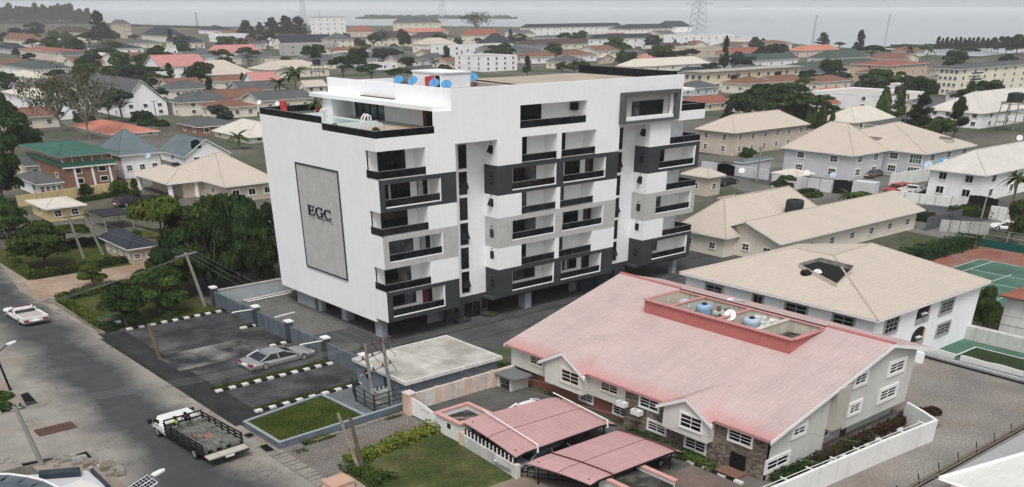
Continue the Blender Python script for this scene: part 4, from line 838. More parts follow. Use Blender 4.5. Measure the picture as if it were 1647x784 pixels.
# tanks and dishes inside the wells
def tank(x,y,z,r,h,label,m=BLUEP,name='water_tank'):
    t=thing(name,label,'water tank',(x,y,z)); MB().lathe((0,0,0),[(r*.96,0),(r,.1),(r*.98,h*.3),(r,h*.34),(r*.98,h*.62),(r,h*.66),(r*.97,h*.93),(r*.86,h)],18).build('barrel',m,t,True); MB().lathe((0,0,h),[(r*.34,0),(r*.32,.1)],14).build('lid',KB,t); return t
def dish(x,y,z,r,label,m,az=200,el=35,group=None,pole=.6):
    """round dish: shallow bowl on a mast, facing compass-like azimuth az (deg, from +x ccw)"""
    t=thing('satellite_dish',label,'satellite dish',(x,y,z),0,group)
    MB().tube((0,0,0),(0,0,pole),.05,n=6).build('mast',STEEL,t)
    mb=MB(); n=18; rings=[(0,0),(.45,.03),(.8,.095),(1,.15)]
    for rr,zz in rings[1:]:
        for k in range(n): a=2*math.pi*k/n; mb.v.append((rr*r*math.cos(a),rr*r*math.sin(a),zz*r))
    c=len(mb.v); mb.v.append((0,0,0))
    for k in range(n): mb.f.append((c,k,(k+1)%n))
    for j in range(2):
        for k in range(n): mb.f.append((j*n+k,(j+1)*n+k,(j+1)*n+(k+1)%n,j*n+(k+1)%n))
    nn=len(mb.v); mb.v+=[(p[0],p[1],p[2]-.03) for p in mb.v[:nn]]; mb.f+=[tuple(nn+q for q in reversed(f)) for f in mb.f[:]]
    R=Matrix.Rotation(math.radians(az),4,'Z')@Matrix.Rotation(math.radians(90-el),4,'Y')
    o=mb.build('reflector',m,t,True); o.matrix_local=Matrix.Translation((0,0,pole+r*.55))@R
    a=MB().tube((0,0,0),(0,0,r*.95),.03,n=5).tube((r*.9,0,.2*r),(0,0,r*.95),.02,n=5); a.build('feed_arm',STEEL,o); MB().box(-.05,-.05,r*.93,.05,.05,r*1.05).build('receiver',STEEL,o)
    return t
WD=mat('white_dish_paint',(.70,.71,.71),.85,.03,1,.02); BD=mat('sky_blue_dish',(.09,.29,.55),.85,.05,1,.03); LB=mat('pale_blue_dish',(.40,.50,.62),.85,.05,1,.03)
tank(14.36,-26.96,6.0,.70,.95,'blue water tank with black lid in the left roof well of the red roof',mat('faded_blue_tank',(.27,.40,.58),.6,.08,1,.04))
tank(14.23,-32.02,6.0,.72,.90,'pale blue water tank in the right roof well of the red roof',mat('paler_blue_tank',(.40,.48,.58),.6,.08,1,.04))
dish(13.98,-25.15,6.0,.52,'pale blue dish beside the left blue tank on the red roof',LB,215,40,None,.35)
dish(13.30,-30.49,6.0,.50,'white dish standing on the divider of the red roof wells',WD,215,40,None,.7)
t=thing('scrap_pile','dusty white and brown clutter heaped in the left roof well','clutter',(16.50,-26.79,6.0))
for k in range(44):
    x,y,s=random.uniform(-1.0,1.9),random.uniform(-1.9,1.6),random.uniform(.14,.40); MB().box(x-s,y-s*.7,0,x+s,y+s*.7,random.uniform(.2,.75)).build('scrap_piece',random.choice([WHITE2,WHITE2,BLACK,WTRIM,CONC,WOOD]),t)
t=thing('scrap_pile','black and white clutter heaped behind the right roof tank','clutter',(15.91,-32.32,6.0))
for k in range(40):
    x,y,s=random.uniform(-1,1.5),random.uniform(-1.2,1.2),random.uniform(.14,.38); MB().box(x-s,y-s*.7,0,x+s,y+s*.7,random.uniform(.2,.7)).build('scrap_piece',random.choice([WHITE2,WTRIM,BLACK,CONC]),t)
# ================================================================ carports
CP=roofmat('pink_carport_sheet',(.47,.285,.285),None,.5,0,.07)
def carport(corners,zc,sag,label,frame,fm):
    """curved sheet roof: corners (A left-far, B left-near, C right-near, D right-far), arched across A-B, drooping at the ends"""
    A,B,C_,Dd=[Vector((p[0],p[1],0)) for p in corners]; c=(A+B+C_+Dd)/4; t=thing('carport',label,'carport',(c.x,c.y,0)); n,m=12,8; mb=MB()
    def pt(i,j):
        u,v=i/n,j/m; p=(A*(1-u)+Dd*u)*(1-v)+(B*(1-u)+C_*u)*v; arch=1-(2*v-1)**2; e=max(0,(u-.86)/.14); e2=max(0,(.10-u)/.10)
        return (p.x-c.x,p.y-c.y,zc+.09*arch-.38*e*e-.15*e2*e2)
    for k in (0,1):
        for i in range(n+1):
            for j in range(m+1): q=pt(i,j); mb.v.append((q[0],q[1],q[2]-.05*k))
    W_=m+1; N=(n+1)*W_
    for i in range(n):
        for j in range(m):
            a=i*W_+j; mb.uv[len(mb.f)]=[(i*.9,j*.9),(i*.9,j*.9+.9),(i*.9+.9,j*.9+.9),(i*.9+.9,j*.9)]; mb.f.append((a,a+1,a+W_+1,a+W_)); 
    for i in range(n):
        for j in range(m): a=N+i*W_+j; mb.f.append((a,a+W_,a+W_+1,a+1))
    mb.build('canopy_sheet',CP,t,True)
    s=MB(); 
    for i in range(n): p,q=pt(i,4),pt(i+1,4); s.tube((p[0],p[1],p[2]+.01),(q[0],q[1],q[2]+.01),.025,n=5)
    s.build('seam',mat('dark_red_seam',(.16,.07,.06),.8,.1,1,.05),t)
    e=MB()
    for jj in (m,):
        for i in range(n): p,q=pt(i,jj),pt(i+1,jj); e.tube((p[0],p[1],p[2]-.1),(q[0],q[1],q[2]-.1),.07,n=5)
    e.build('edge_beam',BLACK,t)
    for u in frame:
        f=MB(); i=u*n; prev=None
        for j in range(m+1):
            p=(A*(1-u)+Dd*u)*(1-j/m)+(B*(1-u)+C_*u)*(j/m); z=zc+.09*(1-(2*j/m-1)**2)+.06
            if fm is WTRIM: z=zc+.34-.012*j
            q=(p.x-c.x,p.y-c.y,z); 
            if prev: f.tube(prev,q,.05,n=6)
            prev=q
        f.tube(prev,(prev[0],prev[1]-.05,zc-.35),.08,n=6); f.build('arch_frame',fm,t)
    for (u,v) in ((.05,.1),(.05,.9),(.5,.95),(.93,.1),(.93,.9),(.5,.05)): p=(A*(1-u)+Dd*u)*(1-v)+(B*(1-u)+C_*u)*v; MB().tube((p.x-c.x,p.y-c.y,0),(p.x-c.x,p.y-c.y,zc),.07,n=6).build('post',BLACK,t)
    return t
carport([(-9.22,-23.61),(-10.40,-31.22),(-0.28,-31.24),(0.32,-24.58)],1.72,.4,'pink curved carport with white hoop frames next to the security post',(.20,.90),WTRIM)
carport([(-10.49,-32.52),(-9.51,-37.76),(-0.36,-37.96),(-0.69,-32.67)],1.72,.4,'pink curved carport with dark hoop frames above the black car',(.22,.90),mat('dark_red_steel',(.10,.03,.03),.6,.1,1,.05))

# ================================================================ lagoon, far shore, hills
WATER=bpy.data.materials.new('lagoon_water'); WATER.use_nodes=True; b=WATER.node_tree.nodes['Principled BSDF']; b.inputs['Base Color'].default_value=(.46,.49,.51,1); b.inputs['Roughness'].default_value=.22; b.inputs['Specular IOR Level'].default_value=.5
nz=_n(WATER.node_tree,'ShaderNodeTexNoise'); nz.inputs['Scale'].default_value=.12; bp=_n(WATER.node_tree,'ShaderNodeBump'); bp.inputs['Strength'].default_value=.35; gg=_n(WATER.node_tree,'ShaderNodeNewGeometry')
WATER.node_tree.links.new(gg.outputs['Position'],nz.inputs['Vector']); WATER.node_tree.links.new(nz.outputs[0],bp.inputs['Height']); WATER.node_tree.links.new(bp.outputs[0],b.inputs['Normal'])
pts=[(727.96,2144.11),(667.97,1735.63),(678.71,1514.33),(841.70,1512.17),(967.19,1404.96),(1055.61,1192.36),(942.11,869.64),(874.59,640.28),(719.44,441.49),(675.76,346.82),(628.05,281.79),(634.60,252.95),(738.31,264.81),(981.97,296.26),(2170.64,531.85),(21599.65,2749.43),(22509.45,10093.63),(14485.90,16948.02),(7445.82,22962.24),(2555.36,19018.66),(937.81,4350.46)]
struct('lagoon',MB().quad([(p[0],p[1],.35) for p in pts]),WATER)
# far low island: a wooded strip
def shore(p0,p1,w,h,m,name='far_shore',n=90):
    mb=MB(); a=Vector((*p0,0)); b=Vector((*p1,0)); d=(b-a).normalized(); nn=Vector((-d.y,d.x,0))
    for k in range(n):
        t0,t1=k/n,(k+1)/n; hh=h*random.uniform(.6,1.15)*(1 if .04<t0<.96 else .5); p=a+(b-a)*t0; q=a+(b-a)*t1
        mb.prism([(p.x,p.y),(q.x,q.y),(q.x+nn.x*w,q.y+nn.y*w),(p.x+nn.x*w,p.y+nn.y*w)],0,hh)
    return tag(mb.build(name,m),kind='structure')
FOL=mat('distant_woodland',(.035,.05,.035),.95,.2,.02,.1,.3)
shore((1409.66,2234.04),(1717.29,1971.23),120,7.5,FOL); shore((466.69,2072.84),(648.07,1917.89),60,4,FOL,'hill'); shore((611.33,1784.01),(638.32,1426.73),40,1.5,FOL,'hill')
shore((707.48,334.61),(821.04,301.54),40,2.5,FOL,'far_shore',30)

# ================================================================ the town: house builder
def wallmat(c): 
    n='house_wall_%02d_%02d_%02d'%tuple(int(q*99) for q in c); return mat(n,c,.88,.05,.35,.03,3,streak=.09)
R_TAN=roofmat('tan_roof',(.505,.445,.38),None,.36,1,.032); R_CREAM=roofmat('cream_roof',(.58,.54,.47),None,.36,1,.06); R_PALE=roofmat('pale_grey_roof',(.55,.53,.49),None,.4,1,.06)
R_BROWN=roofmat('brown_tile_roof',(.19,.10,.072),None,.3,1,.12); R_RUST=roofmat('rust_red_roof',(.27,.105,.075),None,.32,1,.12); R_PINK=roofmat('faded_pink_roof',(.47,.22,.21),(.42,.12,.12),.4,0,.08)
R_NAVY=roofmat('slate_blue_roof',(.030,.037,.048),None,.32,1,.12); R_GREY=roofmat('grey_tile_roof',(.095,.10,.10),None,.3,1,.14); R_GREEN=roofmat('green_sheet_roof',(.06,.085,.072),None,.4,0,.12)
R_TEAL=roofmat('teal_grey_roof',(.12,.155,.165),None,.4,0,.12); R_CORAL=roofmat('coral_roof',(.48,.19,.135),None,.32,1,.08); R_DARKB=roofmat('dark_brown_roof',(.075,.052,.048),None,.3,1,.12)
R_DKGREEN=roofmat('bottle_green_roof',(.045,.12,.095),None,.4,0,.12); R_FLAT=mat('flat_roof_screed',(.42,.40,.37),.92,.14,.3,.08,2,tint=(.25,.24,.22),tamt=.6)
W_WHITE=wallmat((.86,.86,.86)); W_CREAM=wallmat((.76,.70,.60)); W_BEIGE=wallmat((.56,.48,.40)); W_GREY=wallmat((.56,.57,.59)); W_PINK=wallmat((.68,.56,.50)); W_YEL=wallmat((.62,.50,.28)); W_IVORY=wallmat((.80,.76,.68))
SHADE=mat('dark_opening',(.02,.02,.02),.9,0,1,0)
FASC={'w':WTRIM,'b':mat('brown_fascia',(.12,.08,.06),.8,.08,1,.04),'g':mat('grey_fascia',(.25,.25,.25),.8,.05,1,.03)}
def roof_mesh(t,m,w,d,z,zr,kind,axis,fas,x0=0,y0=0,name='roof'):
    """hip or gable roof over eave rectangle (x0,y0)-(x0+w,y0+d), eave z, ridge zr, with fascia and soffit"""
    mb=MB(); X0,Y0,X1,Y1=x0,y0,x0+w,y0+d; ax=axis or ('x' if w>=d else 'y')
    s=min(w,d)/2 if kind=='hip' else 0
    sx,sy=(s if kind=='hip' else 0),(s if kind=='hip' else 0)
    if ax=='x':
        if kind=='hip': s=min(d/2,w*.45)
        A,B=(X0+s,(Y0+Y1)/2,zr),(X1-s,(Y0+Y1)/2,zr); L=math.hypot(d/2,zr-z)
        mb.quad([(X0,Y0,z),(X1,Y0,z),B,A],[(0,0),(w,0),(w-s,L),(s,L)]); mb.quad([(X1,Y1,z),(X0,Y1,z),A,B],[(0,0),(w,0),(w-s,L),(s,L)])
        if kind=='hip': mb.quad([(X0,Y1,z),(X0,Y0,z),A],[(0,0),(d,0),(d/2,L)]); mb.quad([(X1,Y0,z),(X1,Y1,z),B],[(0,0),(d,0),(d/2,L)])
    else:
        if kind=='hip': s=min(w/2,d*.45)
        A,B=((X0+X1)/2,Y0+s,zr),((X0+X1)/2,Y1-s,zr); L=math.hypot(w/2,zr-z)
        mb.quad([(X0,Y1,z),(X0,Y0,z),A,B],[(0,0),(d,0),(d-s,L),(s,L)]); mb.quad([(X1,Y0,z),(X1,Y1,z),B,A],[(0,0),(d,0),(d-s,L),(s,L)])
        if kind=='hip': mb.quad([(X0,Y0,z),(X1,Y0,z),A],[(0,0),(w,0),(w/2,L)]); mb.quad([(X1,Y1,z),(X0,Y1,z),B],[(0,0),(w,0),(w/2,L)])
    o=mb.build(name,m,t)
    f=MB(); h=.16
    if kind=='hip':
        f.box(X0,Y0,z-h,X1,Y0+.1,z-.01).box(X0,Y0+.1,z-h,X0+.1,Y1,z-.01).box(X1-.1,Y0+.1,z-h,X1,Y1,z-.01).box(X0+.1,Y0+.1,z-h+.02,X1-.1,Y1,z-h+.05)
    else:
        pts=[((X0,Y0,z),(X0,(Y0+Y1)/2,zr)),((X0,(Y0+Y1)/2,zr),(X0,Y1,z))] if ax=='x' else [((X0,Y0,z),((X0+X1)/2,Y0,zr)),(((X0+X1)/2,Y0,zr),(X1,Y0,z))]
        e=(.08,0,0) if ax=='x' else (0,.08,0)
        for p,q in pts:
            f.quad([p,q,(q[0],q[1],q[2]-.2),(p[0],p[1],p[2]-.2)]); f.quad([(p[0]+e[0],p[1]+e[1],p[2]-.2),(p[0],p[1],p[2]-.2),(q[0],q[1],q[2]-.2),(q[0]+e[0],q[1]+e[1],q[2]-.2)])
        if ax=='x': f.box(X0,Y0-.02,z-h,X1,Y0+.08,z-.01)
        else: f.box(X0-.02,Y0,z-h,X0+.08,Y1,z-.01)
    f.build('fascia',fas,o)
    # ridge and hip caps
    c=MB(); c.tube(A,B,.10,n=5)
    if kind=='hip':
        for k in ((X0,Y0,z),(X0,Y1,z)): c.tube(k,A if (ax=='x' or k[1]==Y0) else B,.08,n=4)
        c.tube((X1,Y0,z),B if ax=='x' else A,.08,n=4)
    c.build('ridge_cap',m,o); return o,A,B
FOOT=[]
def house(name,label,sp,wm,rm,roof='hip',axis=None,f=(1,2),l=(1,2),ov=.5,win=(.95,.85),fas='w',group=None,cat='house',nx=2,ny=2,sur=.12,base=None,parapet=.35,gm=None,chimney=False,rise=None,wz=None,dark_gable=False):
    Ox,Oy,w,d,z,zr=sp; FOOT.append((Ox,Oy,w,d,label))
    if zr<z+.25: zr=z+max(.6,.13*min(w,d))
    zr=min(zr,z+.42*min(w,d))
    if rise: zr=z+rise
    if roof=='flat': ov=0
    t=thing(name,label,cat,(Ox+ov,Oy+ov,0),0,group); W_,D_=w-2*ov,d-2*ov; zw=z-.05 if roof!='flat' else z
    ax=axis or ('x' if w>=d else 'y')
    mb=MB(); mb.box(0,0,0,W_,D_,zw)
    wl=mb.build('wall',wm,t)
    if roof=='gable':
        k=1-2*ov/(w if ax=='y' else d); zg=zw+(zr-z)*k
        if ax=='x':
            for x in (0.002,W_-.002): MB().quad([(x,0,zw),(x,D_,zw),(x,D_/2,zg)]).build('gable_wall',wm,t)
        else:
            for y in (0.002,D_-.002): MB().quad([(0,y,zw),(W_,y,zw),(W_/2,y,zg)]).build('gable_wall',wm,t)
    if roof=='flat':
        r=MB().box(.15,.15,z,W_-.15,D_-.15,z+.03).build('roof',rm,t); p=MB()
        for b in ((-.05,-.05,W_+.05,.15),(-.05,D_-.15,W_+.05,D_+.05),(-.05,.15,.15,D_-.15),(W_-.15,.15,W_+.05,D_-.15)): p.box(b[0],b[1],z-.02,b[2],b[3],z+parapet)
        p.build('parapet',FASC[fas] if fas!='w' else wm,t)
    else: roof_mesh(t,rm,w,d,z,zr,roof,ax,FASC[fas],-ov,-ov)
    H=z
    for face,(rows,cols) in (('f',f),('l',l)):
        Lx=W_ if face=='f' else D_
        for i in range(rows):
            st=H/max(rows,1); zz=st*i+st*.34
            for j in range(cols):
                s=Lx*(j+.5)/cols; ww=min(win[0],Lx/cols*.6); hh=min(win[1],st*.48)
                add_window(t,face,s,0,zz,ww,hh,nx,ny,sur,.05,WTRIM,gm or GLASS)
    if base: MB().box(-.03,-.03,0,W_+.03,D_+.03,base[0]).build('wall_base',base[1],t)
    return t
H=house
# ---------------------------------------------------------------- nearest neighbours (custom)
# white three-storey house with the broad beige roof behind the duplex
t=thing('beige_roof_house','big white house with a broad beige hipped roof and grey framed windows','house',(26.6,-36.1,0)); w78,d78=19.3,21.3
MB().box(0,0,0,w78,d78,5.4).build('wall',WHITE,t)
GF=mat('grey_window_surround',(.33,.34,.345),.8,.04,1,.03)
zt=5.5;mb=MB()
P0,P1,P2,P3=(-.55,-.55,zt),(19.9,-.55,zt),(19.9,21.8,zt),(-.55,21.8,zt); A,B=(7.0,9.4,8.15),(14.4,9.9,8.15); C_=(7.0,13.8,8.15)
for pts in ([P0,P1,B,A],[P1,P2,B],[P2,P3,C_,B],[B,C_,A] if False else [A,B,C_],[P3,P0,A,C_]):
    n=(Vector(pts[1])-Vector(pts[0])).normalized(); up=Vector((0,0,1)); uv=[]
    for p in pts: q=Vector(p)-Vector(pts[0]); u=q.dot(n); uv.append((u,(q-n*u).length))
    mb.quad(pts,uv)
rf=mb.build('roof',R_TAN,t); f=MB(); f.box(-.55,-.55,5.3,19.9,-.45,5.48).box(-.55,-.45,5.3,-.45,21.8,5.48).box(-.45,-.45,5.32,19.8,21.7,5.36); f.build('fascia',WTRIM,rf)
c=MB(); c.tube(A,B,.12,n=5).tube(P0,A,.10,n=4).tube(P1,B,.1,n=4).tube(A,C_,.1,n=4).tube(P3,C_,.1,n=4); c.build('ridge_cap',R_TAN,rf)
# roof well on the street side slope
WT=mat('sooty_plaster',(.24,.235,.215),.95,.3,.7,.2,4,streak=.4)
zs=lambda x: zt+(8.15-zt)*(x+.55)/7.55
wx0,wx1,wy0,wy1=2.6,5.6,5.9,11.2
q=[(wx0,wy0),(wx1-.2,wy0+.3),(wx1,wy1-1.2),(wx0+1.6,wy1)]
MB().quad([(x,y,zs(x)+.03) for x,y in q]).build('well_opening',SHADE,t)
for (p,r,h) in ((q[1],q[2],.42),(q[2],q[3],.35)): MB().quad([(p[0],p[1],zs(p[0])+.035),(r[0],r[1],zs(r[0])+.035),(r[0],r[1],zs(r[0])+h),(p[0],p[1],zs(p[0])+h)]).quad([(p[0]+.15,p[1]+.1,zs(p[0])),(r[0]+.15,r[1]+.1,zs(r[0])),(r[0],r[1],zs(r[0])+h),(p[0],p[1],zs(p[0])+h)]).build('well_wall',WT,t)
for (p,r,h) in ((q[0],q[3],.32),(q[0],q[1],.28)): MB().quad([(p[0],p[1],zs(p[0])+h),(r[0],r[1],zs(r[0])+h),(r[0]-.12,r[1]-.1,zs(r[0])-.05),(p[0]-.12,p[1]-.1,zs(p[0])-.05)]).build('well_kerb',R_TAN,t)
dish(30.4,-27.3,6.55,.42,'white dish in the soot stained roof well of the beige roof',WD,215,45,None,.3); tank(30.3,-26.3,6.4,.65,.75,'dark water tank beside the dish in the beige roof well',BLACK)
for (s,z,w,h,nx,ny) in ((2.9,3.75,2.0,1.2,3,3),(12.8,3.75,2.2,.95,2,3),(13.2,1.6,2.2,.9,3,3)): add_window(t,'f',s,0,z,w,h,nx,ny,.22,.07,GF)
for z in (1.25,3.45):
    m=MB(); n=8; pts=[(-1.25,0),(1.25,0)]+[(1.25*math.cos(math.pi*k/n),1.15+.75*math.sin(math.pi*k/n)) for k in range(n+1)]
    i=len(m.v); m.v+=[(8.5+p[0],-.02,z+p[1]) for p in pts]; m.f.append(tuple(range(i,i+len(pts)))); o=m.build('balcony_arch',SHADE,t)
    MB().box(7.3,-.06,z,9.7,-.025,z+.55).build('balcony_front',CONC,o); MB().lathe((8.3,-.05,z+1.0),[(.05,-.3),(.4,0),(.42,.04)],12).build('balcony_dish',WD,o); MB().box(9.35,-.05,z+.56,9.7,-.022,z+1.5).build('jamb',PEACH,o)
for (s,z,w,h,nx,ny) in ((17.6,4.15,1.9,.7,2,2),(12.3,4.2,1.0,.8,2,1),(8.0,4.25,2.2,.75,2,2),(3.0,4.25,2.0,.75,2,2)): add_window(t,'l',s,0,z,w,h,nx,ny,.2,.07,GF)
MB().box(8,-1.2,0,8.3,0,1.0).build('stair_wall',WHITE,t)
# white building with a red roof at the right edge
t=thing('red_eave_building','white building with a red hipped roof at the right edge beside the courts','house',(49.1,-49.9,0)); MB().box(0,0,0,14,12.3,3.9).build('wall',WHITE2,t); roof_mesh(t,R_RUST,15.2,13.6,3.95,6.3,'hip','x',FASC['b'],-.7,-.7); MB().box(-.03,0,1.1,0,12.3,1.16).box(-.03,0,2.0,0,12.3,2.04).build('band',CONC,t)
for s in (8.5,5.0): add_window(t,'l',s,0,.35,1.3,.6,2,2,.12,.05)
# light tiled roof at the bottom right corner
t=thing('white_tile_roof_house','pale tiled roof and grey slope of a house cropped by the bottom right corner','house',(8,-60.5,0))
WTILE=roofmat('white_tile_roof',(.60,.61,.585),None,.42,1,.04); GSL=mat('grey_roof_slope',(.40,.41,.40),.85,.05,.5,.03,3)
a=lambda x,y,z:(x-8,y+60.5,z)
MB().box(-.6,-10,0,25,6.8,1.9).build('wall',W_PINK,t)
E0=(7.84,-52.76,2.05); E1=(25.31,-52.94,2.05); R1=(16.23,-56.37,3.30)
m=MB().quad([a(*E0),a(E1[0],E1[1],E1[2]),a(R1[0],R1[1],R1[2])],[(0,0),(14,0),(14,2)]); rf=m.build('roof',GSL,t)
m=MB().quad([a(*E0),a(R1[0],R1[1],R1[2]),a(R1[0],R1[1]-9,R1[2]-.3),a(E0[0],E0[1]-9,2.0)],[(0,0),(14,3),(14,12),(0,9)]); m.build('tiled_slope',WTILE,rf)
MB().tube(a(E0[0],E0[1],2.1),a(R1[0],R1[1],3.35),.16,n=6).build('hip_cap',WTRIM,rf); MB().tube(a(E0[0],E0[1],2.05),a(E0[0]+.3,E0[1]-9,2.02),.12,n=6).build('verge_cap',WTRIM,rf)
# curved white building at the bottom left corner
t=thing('curved_roof_building','white flat roof with a curved grey parapet cropped by the bottom left corner','building',(-38,-17,0))
sp=mat('silver_roof_sheet',(.50,.52,.53),.5,.06,.6,.04,3)
q=[(-38.29,-11.61),(-34.12,-13.88),(-34.06,-18.07),(-37.92,-19.32),(-41.04,-13.28),(-39.97,-10.56)]
MB().prism([(p[0]+38,p[1]+17) for p in q][::-1],0,1.55).build('wall',WHITE2,t); MB().prism([(p[0]+38,p[1]+17) for p in q][::-1],1.56,1.62).build('roof',sp,t)
q=[(-35.11,-15.78),(-36.52,-16.16),(-35.10,-19.14),(-34.27,-18.20)]; MB().prism([(p[0]+38,p[1]+17) for p in q],1.63,1.95).build('roof_panel',mat('cream_roof_panel',(.62,.61,.58),.7,.05,1,.03),t)
arc=[(-39.70,-11.69),(-38.61,-12.62),(-37.79,-13.82),(-37.19,-15.07),(-36.84,-16.69),(-36.78,-17.92)]
m=MB(); mo=MB()
for p,r in zip(arc[:-1],arc[1:]):
    d=Vector((r[0]-p[0],r[1]-p[1])); d.normalize(); n=Vector((d.y,-d.x)); 
    m.prism([(p[0]+38,p[1]+17),(p[0]+38+n.x*.9,p[1]+17+n.y*.9),(r[0]+38+n.x*.9,r[1]+17+n.y*.9),(r[0]+38,r[1]+17)],1.63,2.2); mo.prism([(p[0]+38-n.x*.08,p[1]+17-n.y*.08),(p[0]+38+n.x*.05,p[1]+17+n.y*.05),(r[0]+38+n.x*.05,r[1]+17+n.y*.05),(r[0]+38-n.x*.08,r[1]+17-n.y*.08)],2.21,2.3)
m.build('curved_parapet',mat('blue_grey_parapet',(.10,.125,.15),.6,.15,.8,.06,4),t); mo.build('parapet_cap',WTRIM,t)
q=[(-36.84,-12.67),(-34.53,-13.87),(-34.80,-14.67),(-37.05,-13.38)]; MB().prism([(p[0]+38,p[1]+17) for p in q],1.63,2.0).build('sign_box',mat('dark_sign_box',(.035,.045,.06),.5,.15,1,.05),t)
q=[(-34.02,-14.25),(-34.12,-17.43),(-33.87,-17.64),(-33.79,-14.18)]; MB().prism([(p[0]+38,p[1]+17) for p in q],1.55,1.8).build('gutter',mat('dark_sign_box',(0,0,0)),t)
# L-shaped pair of tan roofs behind the tower's right end
t=H('tan_roof_house','long pale house with a tan roof and a gable end facing the tower',(56.40,-5.43,36.02,11.80,2.70,4.59),W_CREAM,R_TAN,'gable','x',(1,7),(1,3),.8,(1.0,.75)); t2=t
t=H('tan_roof_house','low tan roofed house with a roof hatch directly behind the tower bay',(54.16,1.52,23.88,9.21,2.60,7.98),W_CREAM,R_TAN,'hip','x',(1,4),(1,2),.6,(.9,.7))
tank(68.98,1.74,3.6,1.25,2.1,'black water tank standing in a gap of the tan roof',mat('black_tank',(.03,.035,.037),.6,.1,1,.04))
t=thing('roof_hatch','open roof hatch with dusty pipes in the tan roof','hatch',(*(67.84,11.20),4.45)); MB().box(-2.0,-1.5,-.6,2.0,1.5,.12).build('shaft',SHADE,t); MB().box(-2.1,-1.6,-.6,-1.9,1.6,.35).build('kerb',WOOD,t); MB().box(1.9,-1.6,-.6,2.1,1.6,.55).build('kerb',WOOD,t); MB().box(-1.9,1.4,-.6,1.9,1.6,.5).build('kerb',W_BEIGE,t)
for k in range(5): MB().tube((-1.6+k*.7,-.6,.1),(-1.5+k*.7,.2,.5+.1*(k%2)),.12,n=6).build('pipe',CONC,t)
t=thing('lean_to_gate','dark grey sheet metal gate at the right end of the tan roofed house','gate',(*(91.30,-6.55),0)); 
for k in range(6): MB().box(.2+k*1.75,-.08,0,.2+k*1.75+1.7,.08,1.9).build('gate_panel',mat('dark_grey_sheet',(.10,.105,.11),.7,.1,1,.05,5),t)
# grey two-storey house with beige roof, two wings, dormers
t=H('grey_villa','pale grey two storey villa with beige roof and small white dormers',(122.86,26.16,12.47,16.21,4.50,9.15),W_GREY,R_TAN,'hip','y',(2,2),(2,2),.6,(1.5,1.0),'w',None,'house',3,2,.2); 
t=H('grey_villa_wing','right wing of the pale grey villa with green bay glass and beige roof',(135.70,18.58,20.15,26.00,4.50,8.31),W_GREY,R_TAN,'hip','x',(2,3),(2,2),.6,(1.6,1.0),'w',None,'house',3,2,.2)
for (s,z,h) in ((1.6,2.6,1.5),(1.6,.35,1.5)): add_window(t,'l',s,0,z,2.4,h,4,2,.2,.09,WTRIM,GREENGLASS)
for k,(px,py,lb) in enumerate(((1314,216,'left white dormer on the beige villa roof'),(1412,229,'white dormer in the valley of the beige villa roof'),(1449,230,'wide white dormer above the green bay window'),(1527,229,'right white dormer on the beige villa roof'))):
    x,y,z=(138.42,44.82,5.60) if k==0 else ((139.18,31.05,5.20) if k==1 else ((140.13,26.62,5.40) if k==2 else (149.25,21.29,5.30)))
    t=thing('dormer',lb,'dormer',(x,y,z)); MB().prism([(-.8,-.6),(.8,-.6),(.8,1.6),(-.8,1.6)],-.9,.45).build('cheek',WHITE,t); roof_mesh(t,mat('brown_dormer_roof',(.20,.16,.13),.9,.1,1,.05),2.1,3.0,.42,.8,'gable','y',WTRIM,-1.05,-.8); add_window(t,'f',0,-.6,.0,.95,.3,3,1,.08,.05)
# white house with pale roof at right
t=H('pale_roof_house','white two storey house with a pale hipped roof at the right edge',(119.11,-1.22,32.30,10.84,4.40,7.39),W_WHITE,R_PALE,'hip','x',(2,4),(2,2),.7,(1.3,1.1),'w',None,'house',2,1,.16)
# beige house behind the tower's right shoulder
t=H('beige_block_house','beige two storey house with a pale tan roof beside the top of the tower bay',(133.96,62.58,28.72,11.46,4.60,7.54),W_BEIGE,R_TAN,'hip','x',(2,6),(2,2),.6,(.9,1.0),'g')
# cream house on the left of the tower
t=H('porch_house','beige bungalow with a tan hipped roof and a white pillared porch left of the tower',(22.05,81.50,10.33,23.78,2.70,6.38),W_BEIGE,R_TAN,'hip','x',(1,3),(1,2),.7,(1.2,.9),'w',None,'house',2,1,.18)
t=thing('porch','open porch with round white pillars and a tan roof facing the parked cars','porch',(*(15.96,90.91),0)); roof_mesh(t,R_TAN,9,15.5,2.62,4.2,'hip','y',WTRIM,0,0)
for (x,y) in ((.8,.8),(.8,14.6),(5.5,.8)): MB().tube((x,y,0),(x,y,2.5),.42,n=12).build('pillar',WTRIM,t)
MB().box(3.0,.9,0,8.8,14.5,2.5).build('wall',W_BEIGE,t); add_window(t,'l',5.0,3.0,.9,1.3,1.0,1,1,.15)

